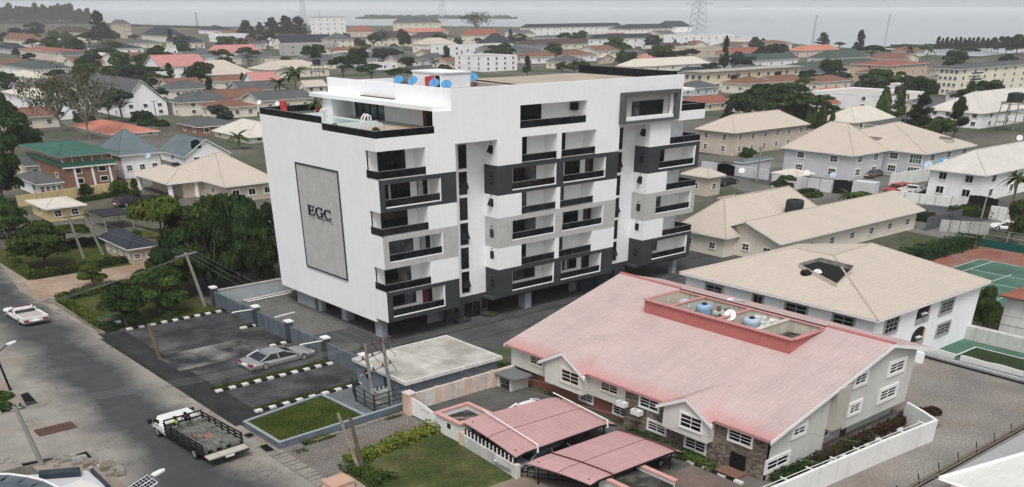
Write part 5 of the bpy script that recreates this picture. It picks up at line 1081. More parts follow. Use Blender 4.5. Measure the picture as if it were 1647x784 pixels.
# ================================================================ the town beyond, roughly from near to far
# left of the tower, near
t=H('teal_roof_house','large house with a teal grey hipped roof behind the green balcony house',(18.40,118.55,8.81,12.60,4.20,8.20),W_WHITE,R_TEAL,'hip','x',(1,3),(1,2),.6)
t=H('arched_gable_house','white gable house with an arched window next to the teal roof',(34.96,127.45,10.60,14.00,1.77,4.78),W_WHITE,R_TEAL,'gable','y',(1,2),(1,1),.4,(1.2,1.2))
m=MB(); n=8; pts=[(-1.1,0),(1.1,0)]+[(1.1*math.cos(math.pi*k/n),1.0+.7*math.sin(math.pi*k/n)) for k in range(n+1)]; xx=((34.96,127.45,10.60,14.00,1.77,4.78)[2]-.8)*.28
m.quad([(xx+p[0],-.03,3.1+p[1]) for p in pts]); m.build('arched_window',GLASS,t)
t=H('balcony_house','brick and white house with a bottle green roofed balcony on its upper floor',(7.29,115.90,8.99,21.17,3.40,0.00),mat('brown_brick_wall',(.24,.135,.10),.9,.15,1.2,.15,8,streak=.1),R_FLAT,'flat','x',(2,2),(1,2),0,(1.3,.8),'w',None,'house',1,1,.1,None,.2)
bx=(7.29,115.90,8.99,21.17,3.40,0.00); W_,D_=bx[2],bx[3]
MB().box(-.3,-.3,3.42,W_+.3,.0,4.1).box(-.3,.0,3.42,0,D_,4.1).build('balcony_front',mat('bottle_green_paint',(.05,.16,.11),.8,.1,1,.05),t); MB().box(-.35,-.36,3.2,W_+.35,0,3.41).build('floor_band',WTRIM,t)
roof_mesh(t,R_DKGREEN,W_+2,D_+2,5.3,6.6,'hip','x',FASC['g'],-1,-1); MB().box(.8,1.6,3.4,W_-.5,D_,5.2).build('upper_wall',W_BEIGE,t)
for k in range(6): MB().tube((-.1+W_*k/5,-.1,3.4),(-.1+W_*k/5,-.1,5.2),.09,n=6).build('balcony_post',WTRIM,t)
for k in range(3): MB().box(1.5+k*3.2,-.12,0,1.9+k*3.2,-.02,3.2).build('wall_pilaster',WTRIM,t)
t=H('veranda_wing','low wing with a grey veranda roof and white posts beside the brick house',(-0.26,108.23,4.83,12.90,2.20,3.47),W_WHITE,R_GREY,'hip','x',(1,4),(1,2),.5,(1.6,.9))
t=H('grey_shed','weathered grey roofed shed among the trees left of the veranda',(4.42,131.10,7.20,9.22,2.30,3.52),W_BEIGE,R_GREY,'gable','x',(1,2),(1,1),.4)
t=H('guard_lodge','yellow lodge with a pale hipped roof at the yellow boundary wall',(-6.22,84.53,6.40,9.88,2.00,2.64),W_YEL,R_CREAM,'hip','x',(1,2),(1,1),.6)
t=thing('yellow_wall','long yellow boundary wall with a dirty top behind the lodge','wall',(*(-5.56,101.93),0)); a,b=(-5.56,101.93),(15.53,105.69); dx,dy=b[0]-a[0],b[1]-a[1]
for k in range(6): MB().prism([(dx*k/6,dy*k/6-.15),(dx*(k+1)/6-.1,dy*(k+1)/6-.15),(dx*(k+1)/6-.1,dy*(k+1)/6+.15),(dx*k/6,dy*k/6+.15)],0,1.7).build('wall_panel',mat('yellow_wall_paint',(.58,.46,.25),.9,.1,.6,.08,4,streak=.2),t)
sp=(-1.79,72.36,4.56,6.24,2.00,0.00)
t=thing('shade_canopy','flat black shade canopy on thin posts above parked things','canopy',(sp[0],sp[1],0)); MB().box(0,0,2.0,sp[2],sp[3],2.12).build('roof_sheet',mat('black_shade_sheet',(.032,.030,.034),.8,.1,.6,.05,3),t)
for x in (.2,sp[2]-.2):
    for y in (.2,sp[3]-.2): MB().tube((x,y,0),(x,y,2.0),.08,n=6).build('post',STEEL,t)
t=H('dark_roof_lodge','small cream lodge with a dark blue roof under the mango trees',(-7.15,48.97,4.27,10.17,2.00,3.23),wallmat((.50,.42,.34)),R_NAVY,'hip','y',(1,2),(1,4),.5,(.7,.5))
# ring of houses around, mid left
ROWS=[
('house','coral roofed bungalow half hidden behind the two bare trees',(40.06,184.47,13.38,28.96,0.98,2.45),W_PINK,R_CORAL,'hip',None,(1,3),(1,2)),
('house','dark grey roofed house with brick coloured walls near the pale roof',(59.47,174.74,12.78,13.02,2.14,3.71),wallmat((.30,.17,.13)),R_GREY,'hip',None,(1,3),(1,2)),
('house','house with a plain pale roof touching the tower edge on the left',(62.05,152.72,12.17,19.89,1.36,4.17),W_CREAM,R_CREAM,'hip',None,(1,2),(1,3)),
('house','white two storey house with a beige roof behind the bare trees',(41.26,239.81,11.43,36.77,5.58,7.07),W_WHITE,R_CREAM,'hip',None,(2,3),(2,3)),
('house','wide grey roofed house with a white gabled front and arched balcony',(62.48,233.23,14.37,40.90,3.62,10.55),W_WHITE,R_GREY,'gable','y',(2,3),(2,3)),
('house','cream house with a low grey hipped roof in front of the grey gable',(76.95,225.67,16.72,7.30,3.65,6.03),W_CREAM,R_GREY,'hip',None,(2,2),(2,1)),
('house','cream house with a steep grey hipped roof and a dark upper ridge',(99.67,286.85,17.30,13.36,2.93,5.20),W_CREAM,R_GREY,'hip',None,(1,3),(1,2)),
('house','white house with a long green grey roof on the far left',(98.41,437.80,19.99,49.11,3.50,5.61),W_WHITE,R_GREEN,'hip',None,(1,4),(1,2)),
('house','low beige roofed house below the green grey roof',(78.89,374.37,11.27,34.12,3.53,5.07),W_CREAM,R_CREAM,'hip',None,(1,2),(1,2)),
('house','white gable house with a bright pink roof left of centre',(140.19,390.91,23.36,20.16,4.91,9.16),W_WHITE,R_PINK,'gable','x',(2,3),(2,1)),
('house','large tan roofed house with a brown gable right of the pink roof',(139.33,350.40,27.24,19.70,3.23,8.23),W_BEIGE,R_TAN,'hip',None,(1,3),(1,2)),
('house','white house with a small pink roof beside the dark hedge',(133.04,287.18,11.49,10.19,3.70,6.96),W_WHITE,R_PINK,'gable','x',(1,2),(1,1)),
('house','orange brown roofed house with arched pale walls on the left',(155.86,588.73,24.04,70.12,4.83,5.93),W_PINK,R_RUST,'hip',None,(2,4),(2,2)),
('house','small white house with a solar panel roof next to the orange roof',(156.76,517.16,10.68,11.62,3.86,6.22),W_IVORY,R_PALE,'gable','y',(1,2),(1,1)),
('house','broad pink roofed white hall left of the tan long roof',(238.11,548.39,35.80,9.80,3.34,9.19),W_WHITE,R_PINK,'hip',None,(1,5),(1,2)),
('house','white house with a flat dark slate roof edge, left of the pink hall',(235.74,616.93,21.00,16.70,3.93,4.94),W_WHITE,R_NAVY,'flat',None,(1,4),(1,1)),
('house','wide slate blue roof over a white house in the left distance',(208.34,652.40,28.81,32.36,3.62,7.33),W_WHITE,R_NAVY,'hip',None,(1,4),(1,2)),
('house','cream house under a double slate roof left of the palm',(291.47,705.30,15.10,40.86,4.48,8.44),W_CREAM,R_NAVY,'hip',None,(1,3),(1,2)),
('house','low slate blue hipped roof near the left edge',(164.56,702.17,11.40,38.41,2.94,6.41),W_GREY,R_NAVY,'hip',None,(1,2),(1,2)),
('house','second slate blue hipped roof between brown roofs',(201.27,723.60,19.49,48.28,3.09,6.64),W_GREY,R_NAVY,'hip',None,(1,3),(1,2)),
('house','cream house with a brown hipped roof at the far left edge',(212.84,821.12,10.50,77.77,4.67,9.89),W_CREAM,R_BROWN,'hip',None,(2,2),(2,3)),
('house','cream block with a dark red brown roof left of the casuarina',(280.84,916.65,17.81,74.09,7.68,11.88),W_CREAM,R_DARKB,'hip',None,(2,3),(2,3)),
('house','tall beige tower house with a small grey roof behind the casuarina',(362.77,1019.39,9.00,32.73,12.45,16.03),W_BEIGE,R_GREY,'hip',None,(3,2),(3,2)),
('house','house with a dark blue grey hipped roof on the left skyline',(347.01,882.27,22.17,52.85,4.89,11.22),W_CREAM,R_NAVY,'hip',None,(1,4),(1,2)),
('house','white skyline house with a thin dark hipped roof',(506.51,1122.33,29.41,37.68,3.76,8.38),W_WHITE,R_NAVY,'hip',None,(1,4),(1,1)),
('house','bright white flat roofed modern house with black openings',(383.69,850.94,33.66,14.00,5.86,0.00),W_WHITE,R_FLAT,'flat',None,(1,4),(1,2)),
('house','dark roofed house at the pink hall with a dish on it',(324.64,676.97,18.85,16.70,4.07,7.81),W_GREY,R_DARKB,'hip',None,(1,3),(1,2)),
# behind the tower, left of centre
('house','small tan roofed house with black windows beside the terrace palm',(132.98,248.35,8.99,5.66,4.40,6.18),W_IVORY,R_TAN,'gable','x',(2,2),(2,1)),
('house','low pale roofed house in front of the terrace corner',(122.07,248.02,8.69,8.96,2.26,3.15),W_IVORY,R_CREAM,'hip',None,(1,2),(1,2)),
('house','long tan roofed house with dark solar panels',(178.92,363.38,33.11,19.62,3.47,6.61),W_CREAM,R_TAN,'hip',None,(1,5),(1,2)),
('house','pale grey roofed shed at the end of the long tan roof',(252.11,506.51,11.27,23.45,1.62,3.72),W_WHITE,R_PALE,'hip',None,(1,2),(1,1)),
('house','grey and white windowed block below the white gables',(299.25,562.67,39.88,12.00,6.42,0.00),wallmat((.44,.44,.43)),R_FLAT,'flat',None,(2,5),(2,1)),
('house','white gabled house with a dark roof right of the white flat block',(346.31,658.45,47.16,13.80,4.07,9.26),W_IVORY,R_NAVY,'gable','x',(1,3),(1,2)),
('house','white flat roofed modern block left of the red trimmed tower',(374.61,717.81,27.71,16.00,7.86,0.00),W_WHITE,R_FLAT,'flat',None,(2,3),(2,1)),
('house','grey hipped roof cream house right of the white gables',(382.01,643.71,20.83,16.80,6.18,9.99),W_CREAM,R_GREY,'hip',None,(2,3),(2,2)),
('tower_house','white five storey house trimmed in red brown, the tallest on the skyline',(573.97,993.43,38.27,14.00,17.00,0.00),W_WHITE,R_FLAT,'flat',None,(4,4),(4,1)),
('house','red brown roofed house right of the tall trimmed house',(569.18,901.18,24.42,23.61,5.64,10.44),W_PINK,R_RUST,'hip',None,(1,3),(1,2)),
('house','small white flat house with two black windows in front of the dark roofs',(289.67,474.42,20.41,14.00,4.51,0.00),W_WHITE,R_FLAT,'flat',None,(1,3),(1,1)),
('apartment_house','cream block with a dark hipped roof and brown pilasters, long one in the centre',(427.54,654.89,39.90,11.96,6.03,10.37),W_CREAM,R_DARKB,'hip',None,(2,5),(2,1)),
('apartment_house','right half of the long cream block with the dark roof',(455.07,631.37,37.99,16.00,6.03,9.92),W_CREAM,R_DARKB,'hip',None,(2,4),(2,1)),
('apartment_house','cream three storey block with a brown roof and long grey dormer roof',(659.08,955.59,62.59,11.41,11.60,19.28),W_CREAM,R_GREY,'hip',None,(3,6),(3,1)),
('house','tan red roof running in front of the brown roofed block',(629.08,912.92,70.99,14.68,3.53,6.53),W_PINK,R_CORAL,'hip',None,(1,5),(1,1)),
('house','tan hipped roof cream house among white blocks in the centre',(392.05,533.54,28.13,17.36,5.26,8.96),W_IVORY,R_TAN,'hip',None,(1,3),(1,2)),
('house','red brown hipped roof cream house right of the bare tree',(530.01,661.64,40.47,10.64,6.51,11.27),W_CREAM,R_RUST,'hip',None,(1,4),(1,1)),
('house','steep dark slate roof left of the white long block',(468.38,554.17,23.81,18.27,3.26,10.22),W_GREY,R_NAVY,'hip',None,(1,3),(1,2)),
('house','tall narrow white block left of the long white block',(330.60,429.92,12.11,14.00,7.95,0.00),W_WHITE,R_FLAT,'flat',None,(3,2),(3,1)),
('house','long low white block with a thin flat roof in the centre',(399.96,501.07,44.87,14.00,5.13,0.00),W_WHITE,R_FLAT,'flat',None,(1,6),(1,1)),
('apartment_house','white three storey block with balconies and a tan flat roof',(286.84,339.09,22.34,24.00,6.52,0.00),W_WHITE,R_FLAT,'flat',None,(3,4),(3,3)),
('house','white sheds with flat roofs behind the umbrella trees',(255.98,386.48,10.95,12.00,2.52,0.00),W_WHITE,R_FLAT,'flat',None,(1,2),(1,1)),
# behind the tower, right of centre
('school_hall','very long white hall with a dark blue hipped roof on the shoreline',(736.73,820.96,155.92,9.47,7.63,10.96),W_WHITE,R_NAVY,'hip','x',(2,16),(2,1)),
('school_hall','right end of the shoreline hall with a raised dark blue roof',(822.22,747.93,81.16,30.00,6.46,10.59),W_WHITE,R_NAVY,'hip','x',(2,8),(2,1)),
('school_hall','tall pyramid roofed pavilion rising behind the shoreline hall',(983.76,834.06,53.11,21.06,5.35,11.71),W_WHITE,R_NAVY,'hip','x',(1,4),(1,1)),
('house','white two storey house with dark flat roofs below the shoreline hall',(512.68,486.13,68.42,8.53,7.51,10.08),W_WHITE,R_NAVY,'hip','x',(2,7),(2,1)),
('house','long white flat block right of the shoreline hall',(617.83,492.33,67.27,20.00,7.74,0.00),W_WHITE,R_FLAT,'flat',None,(2,7),(2,1)),
('house','crisp white modern house with tall black windows beside the conifer',(592.58,417.88,32.49,20.00,7.11,0.00),W_WHITE,R_FLAT,'flat',None,(2,4),(2,1)),
('house','tan walled house with a dark brown roof left of the white two storey house',(473.48,519.62,74.23,11.33,3.57,6.76),W_CREAM,R_DARKB,'hip','x',(1,8),(1,1)),
('house','white house with a red brown roof above the tower roof line',(356.87,380.10,52.55,17.62,3.40,5.63),W_WHITE,R_BROWN,'hip','x',(1,6),(1,2)),
('house','small tan gable house left of the dark green tree',(386.84,354.49,10.25,4.04,3.09,5.37),W_BEIGE,R_TAN,'gable','y',(1,2),(1,1)),
('house','pink roofed bungalow behind the pale double gable roof',(405.13,338.87,24.81,5.84,2.48,5.17),W_PINK,R_PINK,'hip',None,(1,3),(1,1)),
('house','dark brown roofed house behind the pink bungalow',(504.05,412.15,24.04,7.40,4.03,6.64),W_BEIGE,R_DARKB,'hip',None,(1,3),(1,1)),
('house','brown roofed house with a white gable left of the beige wall',(504.49,387.34,20.74,8.11,5.00,8.99),W_IVORY,R_BROWN,'gable','y',(1,2),(1,1)),
('house','beige windowless flat block in front of the conifer',(427.33,319.91,23.57,22.00,7.70,0.00),W_BEIGE,R_FLAT,'flat',None,(2,3),(2,1)),
('house','wide pale roofed house with two small gables behind the tower roof',(337.22,282.68,59.20,12.83,2.68,5.68),W_IVORY,R_CREAM,'hip','x',(1,5),(1,2)),
('house','red roofed two storey house right of the conifer',(425.45,295.84,36.39,8.76,5.98,8.15),W_PINK,R_RUST,'hip',None,(2,4),(2,1)),
('house','low slate blue roofed shed left of the cream apartments',(337.73,250.87,16.52,4.64,1.54,3.75),W_GREY,R_NAVY,'hip',None,(1,2),(1,1)),
('house','rust red roofed house below the cream apartments',(203.15,132.93,19.75,5.07,2.06,6.09),W_CREAM,R_RUST,'hip',None,(1,3),(1,2)),
('house','small rust red roof beside the big tree on the right',(242.90,109.61,7.42,3.45,1.58,4.81),W_CREAM,R_RUST,'hip',None,(1,1),(1,1)),
('house','orange roofed house between the big tree and the white flat blocks',(281.85,138.13,14.46,3.14,2.18,2.98),W_CREAM,R_CORAL,'hip',None,(1,3),(1,1)),
('house','pink roofed house on the right skyline',(538.57,323.78,43.34,11.43,3.80,6.31),W_PINK,R_CORAL,'hip',None,(1,3),(1,2)),
('house','green roofed house with white walls, upper of the green pair',(469.78,257.97,42.63,15.42,3.30,7.08),W_WHITE,R_GREEN,'hip',None,(1,3),(1,2)),
('house','long green roofed house with two garage windows, lower of the green pair',(385.55,216.08,75.78,18.97,2.85,5.06),W_IVORY,R_GREEN,'hip','x',(1,6),(1,2)),
('house','green roofed house with a columned porch right of the red roofed house',(404.15,267.18,49.94,7.32,3.68,6.61),W_WHITE,R_GREEN,'hip','x',(1,5),(1,1)),
('house','cream two tier house with rust brown roofs on the right',(368.35,169.59,53.45,9.75,3.54,5.10),wallmat((.58,.45,.36)),R_BROWN,'hip','x',(1,5),(1,2)),
('house','upper storey block of the cream two tier house',(373.22,165.43,33.83,20.00,6.35,7.40),wallmat((.58,.45,.36)),R_RUST,'hip','x',(3,4),(3,1)),
('house','white flat roofed house with a parapet room behind the cypress',(298.05,117.38,19.95,12.00,3.52,0.00),W_WHITE,R_FLAT,'flat',None,(1,3),(1,1)),
('house','broad white flat block with slit windows behind the cypress tree',(251.91,96.53,25.11,26.00,4.16,0.00),W_WHITE,R_PALE,'flat',None,(2,4),(2,2)),
('house','wide house with a pale hipped roof behind the water tower at right',(228.47,52.58,54.25,16.46,3.75,8.04),W_WHITE,R_PALE,'hip',None,(2,5),(2,4)),
('house','pale hipped roof house behind the row of cypresses',(197.21,71.59,20.56,11.49,2.07,5.11),W_IVORY,R_CREAM,'hip',None,(1,3),(1,3)),
('house','low pale roofed house left of the row of cypresses',(195.57,92.83,21.32,12.39,1.86,3.99),W_IVORY,R_CREAM,'hip',None,(1,3),(1,3)),
]
for r in ROWS:
    kw={}
    far=r[2][4]
    lab=r[1]; 
    H(r[0],lab,r[2],r[3],r[4],r[5],r[6],r[7],r[8],.5 if r[5]!='flat' else 0,(1.5 if r[2][1]>400 else 1.2,1.1),'b' if 'trimmed' in lab else 'w',None,'house' if r[0]!='school_hall' else 'hall',2,1,.14)
# cream apartment block right of the tower, with brown trimmed balconies
sp=(271.12,184.88,64.23,9.37,6.11,0.00)
t=H('cream_apartments','cream three storey apartments with black and brown balconies right of the tower',sp,wallmat((.80,.70,.53)),R_PALE,'flat','x',(2,10),(2,3),0,(1.6,1.3))
for fr in (.27,.72):
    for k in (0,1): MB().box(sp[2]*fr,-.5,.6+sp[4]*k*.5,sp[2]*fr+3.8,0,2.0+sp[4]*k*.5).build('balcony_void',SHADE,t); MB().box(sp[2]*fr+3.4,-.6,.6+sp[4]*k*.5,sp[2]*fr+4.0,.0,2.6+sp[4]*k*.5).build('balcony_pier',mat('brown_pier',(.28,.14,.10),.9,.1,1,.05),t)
MB().box(-1,-1,sp[4]+.36,sp[2]+1,sp[3]+1,sp[4]+.6).build('roof_slab',R_FLAT,t)
# big cream flats at the right edge
sp=(329.38,111.94,100.23,8.72,8.46,0.00)
t=H('right_flats','cream four storey flats with a grey roof at the right edge',(sp[0],sp[1],sp[2],sp[3],sp[4],sp[4]+1.3),wallmat((.80,.75,.62)),R_GREY,'hip','x',(4,12),(4,4),.5,(1.6,1.4))
for k in range(3): MB().box(sp[2]*.08,-1.0,1.2+k*sp[4]/4+.8,sp[2]*.17,0,1.2+k*sp[4]/4+1.1).build('balcony_slab',WTRIM,t); MB().box(sp[2]*.08,-.95,2.4+k*sp[4]/4,sp[2]*.17,-.9,2.9+k*sp[4]/4).build('balcony_rail',ALU,t)
# many small roofs filling the gaps between the houses one can follow
fill=[]
cols=[(W_CREAM,R_GREY,'grey'),(W_WHITE,R_PALE,'pale'),(W_CREAM,R_BROWN,'brown'),(W_PINK,R_DARKB,'dark brown'),(W_WHITE,R_NAVY,'slate'),(W_GREY,R_GREY,'grey tiled'),(W_CREAM,R_RUST,'rust'),(W_IVORY,R_GREEN,'grey green')]
FILL=[(269.37,756.14),(207.26,516.84),(330.25,613.41),(454.25,706.30),(345.57,523.11),(331.97,448.03),(464.04,659.67),(615.98,652.49),(562.08,506.08),(331.98,328.84),(553.90,546.94),(631.40,414.91),(414.26,258.54),(364.19,199.55),(598.98,283.37),(372.15,132.79),(536.01,293.89),(136.24,496.05),(108.03,349.48),(117.56,271.56),(93.19,237.50),(100.74,220.42),(374.95,735.78),(460.11,994.36),(134.11,597.78),(163.07,633.62),(292.74,377.35),(697.68,791.41),(733.83,551.81),(422.75,332.75),(279.16,404.56),(352.83,220.45),(243.87,55.78),(191.91,53.07),(481.29,383.91),(274.70,166.16),(25.63,212.60),(51.41,157.19),(113.17,403.17),(224.26,476.09),(258.40,422.29),(402.26,551.89),(439.98,519.67),(467.41,496.23),(687.34,638.18),(780.68,662.37)]
FILL=list(FILL)+list(((158,539),(304,153),(116,409),(369,435),(523,350),(182,92),(398,282),(24,221),(225,411),(330,129),(55,300),(348,522),(115,287),(452,306),(285,128),(200,127),(405,193),(376,442),(400,282),(482,226),(414,360),(89,252),(295,169),(544,276),(336,102),(233,111),(115,460),(169,572),(82,212),(160,482),(304,87),(134,320),(545,392),(354,256),(386,382),(394,448),(377,217),(75,381),(97,248),(427,174),(234,375),(403,473),(257,69),(216,115),(474,253),(288,333),(450,422),(524,375),(126,347),(283,471),(173,486),(275,450),(132,410),(77,343),(85,247),(364,127),(163,707),(117,266),(288,401),(393,273),(387,419),(100,496),(259,136),(289,112),(370,279),(341,185),(76,374),(299,125),(50,237),(210,66),(216,611),(417,176),(456,359),(572,400),(370,192),(134,321),(106,302),(235,72),(95,307),(337,208),(303,326),(231,564),(36,254),(252,496),(502,271),(379,163),(235,104),(374,144),(135,346),(234,64),(58,319),(305,514),(73,246),(379,126),(256,110),(154,566),(362,158),(366,369),(61,183),(52,310),(515,239),(107,443),(52,208),(36,223),(82,429),(251,172),(533,301),(42,256),(301,408),(116,276),(139,548),(247,443),(279,168),(290,102),(220,407),(173,521),(215,395),(195,80),(202,667),(325,188)))
CAMP=Vector((-49.06,-76.05)); used_lab={}
def near_label(p,first):
    """describe a place by the closest named house and the side of it one sees"""
    best=sorted(NAMED,key=lambda q:(q[0]-p[0])**2+(q[1]-p[1])**2)[:14]
    v=Vector((p[0],p[1]))-CAMP; 
    for q in best:
        d=Vector((p[0]-q[0],p[1]-q[1])); f=v.normalized(); r=Vector((f.y,-f.x)); a,b=d.dot(f),d.dot(r)
        rel=('behind' if a>0 else 'in front of') if abs(a)>2.2*abs(b) else ('right of' if b>0 else 'left of')
        lab=first+' '+rel+' '+q[2]
        if lab not in used_lab and len(lab.split())<=16: used_lab[lab]=1; return lab
    return None
NAMED=[(f[0]+f[2]/2,f[1]+f[3]/2,f[4]) for f in FOOT]
def free(x,y,w,d,m=1.0):
    return not any(x<f[0]+f[2]+m and x+w>f[0]-m and y<f[1]+f[3]+m and y+d>f[1]-m for f in FOOT) and not(-40<x<60 and -70<y<40)
for k,p in enumerate(FILL):
    a,b,cn=cols[(k*5+k//3)%8]; dist=math.hypot(p[0],p[1]); w,d=random.uniform(11,17)*(1+dist/1200),random.uniform(9,13)*(1+dist/1200); z=random.choice((2.4,2.6,3.0))*(1+dist/2500)
    if not free(p[0],p[1],w,d): continue
    lab=near_label((p[0]+w/2,p[1]+d/2),'%s roofed house'%cn)
    if lab is None: continue
    H('house',lab,(p[0],p[1],w,d,z,z+random.uniform(1.6,2.6)),a,b,random.choice(('hip','hip','gable','gable')),None,(2 if z>4 else 1,3),(2 if z>4 else 1,2),.5,(1.2,1.0),'w','smaller houses filling the town')
# streets of the town glimpsed between roofs
for (a,b,w) in ((((145.41,588.13)),((323.45,743.80)),6),(((243.13,363.06)),((382.19,468.58)),7),(((331.01,167.93)),((307.84,109.01)),7),(((121.45,60.68)),((112.56,28.19)),6),(((99.86,-0.07)),((124.02,-6.53)),7)):
    d=Vector((b[0]-a[0],b[1]-a[1])); d.normalize(); n=Vector((-d.y,d.x))*w
    sheet('street',[(a[0]-n.x,a[1]-n.y),(b[0]-n.x,b[1]-n.y),(b[0]+n.x,b[1]+n.y),(a[0]+n.x,a[1]+n.y)],3,ASPH2)

# ================================================================ trees, palms, hedges
LM=dict(dark=leafmat('dark_leaf',(.013,.029,.011),(.040,.066,.020)),mid=leafmat('mid_leaf',(.024,.046,.013),(.066,.095,.024)),bright=leafmat('bright_leaf',(.045,.080,.015),(.105,.14,.03)),
 blue=leafmat('casuarina_leaf',(.018,.032,.024),(.040,.055,.040)),dry=leafmat('dry_leaf',(.045,.05,.025),(.09,.085,.045)),red=leafmat('maroon_leaf',(.045,.018,.016),(.035,.045,.018)),yel=leafmat('yellow_leaf',(.10,.12,.02),(.17,.17,.035)))
def leaf_mesh(name,P_,N_,size,rng,asp=1.6):
    """one folded diamond per leaf clump: positions P_, rough normals N_"""
    n=len(P_); r=rng.normal(size=(n,3)); N=N_+.55*rng.normal(size=(n,3)); N/=np.linalg.norm(N,axis=1)[:,None]
    U=np.cross(N,r); U/=np.linalg.norm(U,axis=1)[:,None]; V=np.cross(N,U); s=(size*rng.uniform(.6,1.35,n))[:,None]
    a=P_+U*s*asp; b=P_+V*s+N*s*.35; c=P_-U*s*asp; d=P_-V*s-N*s*.15
    v=np.stack([a,b,c,d],1).reshape(-1,3); f=np.arange(4*n).reshape(-1,4)
    me=bpy.data.meshes.new(name); me.vertices.add(4*n); me.vertices.foreach_set('co',v.astype(np.float32).ravel()); me.loops.add(4*n); me.loops.foreach_set('vertex_index',f.astype(np.int32).ravel()); me.polygons.add(n); me.polygons.foreach_set('loop_start',(np.arange(n)*4).astype(np.int32)); me.update(calc_edges=True); me.validate(); return me
def crown_points(kind,rng,n):
    P_=[];N_=[]
    if kind in('broad','tall'):
        nb=22; C=[]
        for k in range(nb):
            th=rng.uniform(0,6.28); u=rng.uniform(-.95,1); rr=math.sqrt(max(0,1-u*u*.8))*rng.uniform(.3,.74); C.append((rr*math.cos(th),rr*math.sin(th),.56+.32*u,rng.uniform(.24,.42)))
        for (x,y,z,r) in C:
            m=n//nb; d=rng.normal(size=(m,3)); d/=np.linalg.norm(d,axis=1)[:,None]; d[:,2]=np.where(d[:,2]<-.3,-d[:,2],d[:,2]); k=rng.uniform(.62,1.0,m)[:,None]**.6
            P_.append(np.array([x,y,z])+d*k*np.array([r,r,r*.40])); N_.append(d)
    elif kind=='umbrella':
        for t in range(13):
            th=rng.uniform(0,6.28); rr=rng.uniform(.05,.75); z=.93-.28*rr*rr-rng.uniform(0,.16); r=rng.uniform(.25,.42); m=n//13
            d=rng.normal(size=(m,3)); d/=np.linalg.norm(d,axis=1)[:,None]; d[:,2]=np.abs(d[:,2])*.8; k=rng.uniform(.3,1,m)[:,None]
            P_.append(np.array([rr*math.cos(th),rr*math.sin(th),z])+d*k*np.array([r,r,.10])); N_.append(d*np.array([.5,.5,1])+[0,0,.4])
    elif kind=='casu':
        for t in range(46):
            z=rng.uniform(.22,.98); R=.95*(1-z)**.75*rng.uniform(.55,1.1)+.06; th=rng.uniform(0,6.28); m=n//46; k=rng.uniform(.1,1,m)
            x=R*k*math.cos(th)+rng.normal(0,.06,m); y=R*k*math.sin(th)+rng.normal(0,.06,m); zz=z+.10*k*rng.uniform(.3,1.2,m)-.02
            P_.append(np.stack([x,y,zz],1)); N_.append(rng.normal(size=(m,3)))
    elif kind=='sparse':
        for t in range(34):
            th=rng.uniform(0,6.28); rr=rng.uniform(.15,.95); z=.45+.5*rng.random()*(1-.35*rr); m=n//34; s=rng.uniform(.08,.2)
            P_.append(np.array([rr*math.cos(th),rr*math.sin(th),z])+rng.normal(0,1,(m,3))*np.array([s,s,s*.4])); N_.append(rng.normal(size=(m,3)))
    elif kind=='column':
        z=rng.uniform(.03,1,n); R=np.sin(np.clip(z,0,1)**.75*math.pi*.93+.12)**.8*rng.uniform(.75,1.05,n); th=rng.uniform(0,6.28,n)
        P_.append(np.stack([R*np.cos(th),R*np.sin(th),z],1)); N_.append(np.stack([np.cos(th),np.sin(th),.4+0*th],1))
    elif kind=='bush':
        d=rng.normal(size=(n,3)); d/=np.linalg.norm(d,axis=1)[:,None]; d[:,2]=np.abs(d[:,2]); k=rng.uniform(.7,1.08,n)[:,None]; P_.append(d*k*np.array([.95,.95,.95])); N_.append(d)
    return np.concatenate(P_),np.concatenate(N_)
def trunk_mesh(kind,rng):
    mb=MB()
    if kind in('broad','umbrella','tall','sparse'):
        t0=.34 if kind!='umbrella' else .6; q=.5 if kind=='sparse' else 1; mb.tube((0,0,0),(.01,.01,t0*.6),.055*q,.042*q,7).tube((.01,.01,t0*.6),(.0,.03,t0),.042*q,.034*q,7)
        for k in range(9 if kind!='sparse' else 22):
            th=rng.uniform(0,6.28); r=rng.uniform(.3,.8); z0=rng.uniform(t0*.55,t0); z1=rng.uniform(.55,.85); m=(r*.5*math.cos(th),r*.5*math.sin(th),(z0*.5+z1*.5)); mb.tube((0,.01,z0),m,.026*q,.017*q,5).tube(m,(r*math.cos(th),r*math.sin(th),z1),.017*q,.006*q,5)
            if kind=='sparse': mb.tube(m,(m[0]*1.7+rng.uniform(-.2,.2),m[1]*1.7+rng.uniform(-.2,.2),min(.98,z1+.15)),.008,.003,4)
    elif kind in('casu',):
        mb.tube((0,0,0),(0,0,.95),.06,.012,6)
        for k in range(16): z=rng.uniform(.25,.8); th=rng.uniform(0,6.28); R=.7*(1-z)+.05; mb.tube((0,0,z),(R*math.cos(th),R*math.sin(th),z+.10),.018,.005,4)
    else: mb.tube((0,0,0),(0,0,.5),.08,.05,6)
    return mb.mesh('trunk',TRUNKG if kind=='sparse' else TRUNKM)
PROTO={}
def proto(kind,mk,v,hi):
    key=(kind,mk,v,hi)
    if key in PROTO: return PROTO[key]
    rng=np.random.default_rng(hash((kind,v))%9999 if False else (len(kind)*37+v*101+ord(kind[0])))
    n={'broad':3600,'tall':3600,'umbrella':2200,'casu':1900,'sparse':900,'column':900,'bush':650}[kind]*(2 if hi else 1); s={'broad':.042,'tall':.042,'umbrella':.05,'casu':.035,'sparse':.024,'column':.10,'bush':.095}[kind]*(.72 if hi else 1)
    p,nn=crown_points(kind,rng,n); me=leaf_mesh('crown',p,nn,s,rng,2.6 if kind=='casu' else 1.5); me.materials.append(LM[mk]); PROTO[key]=(me,trunk_mesh(kind,rng)); return PROTO[key]
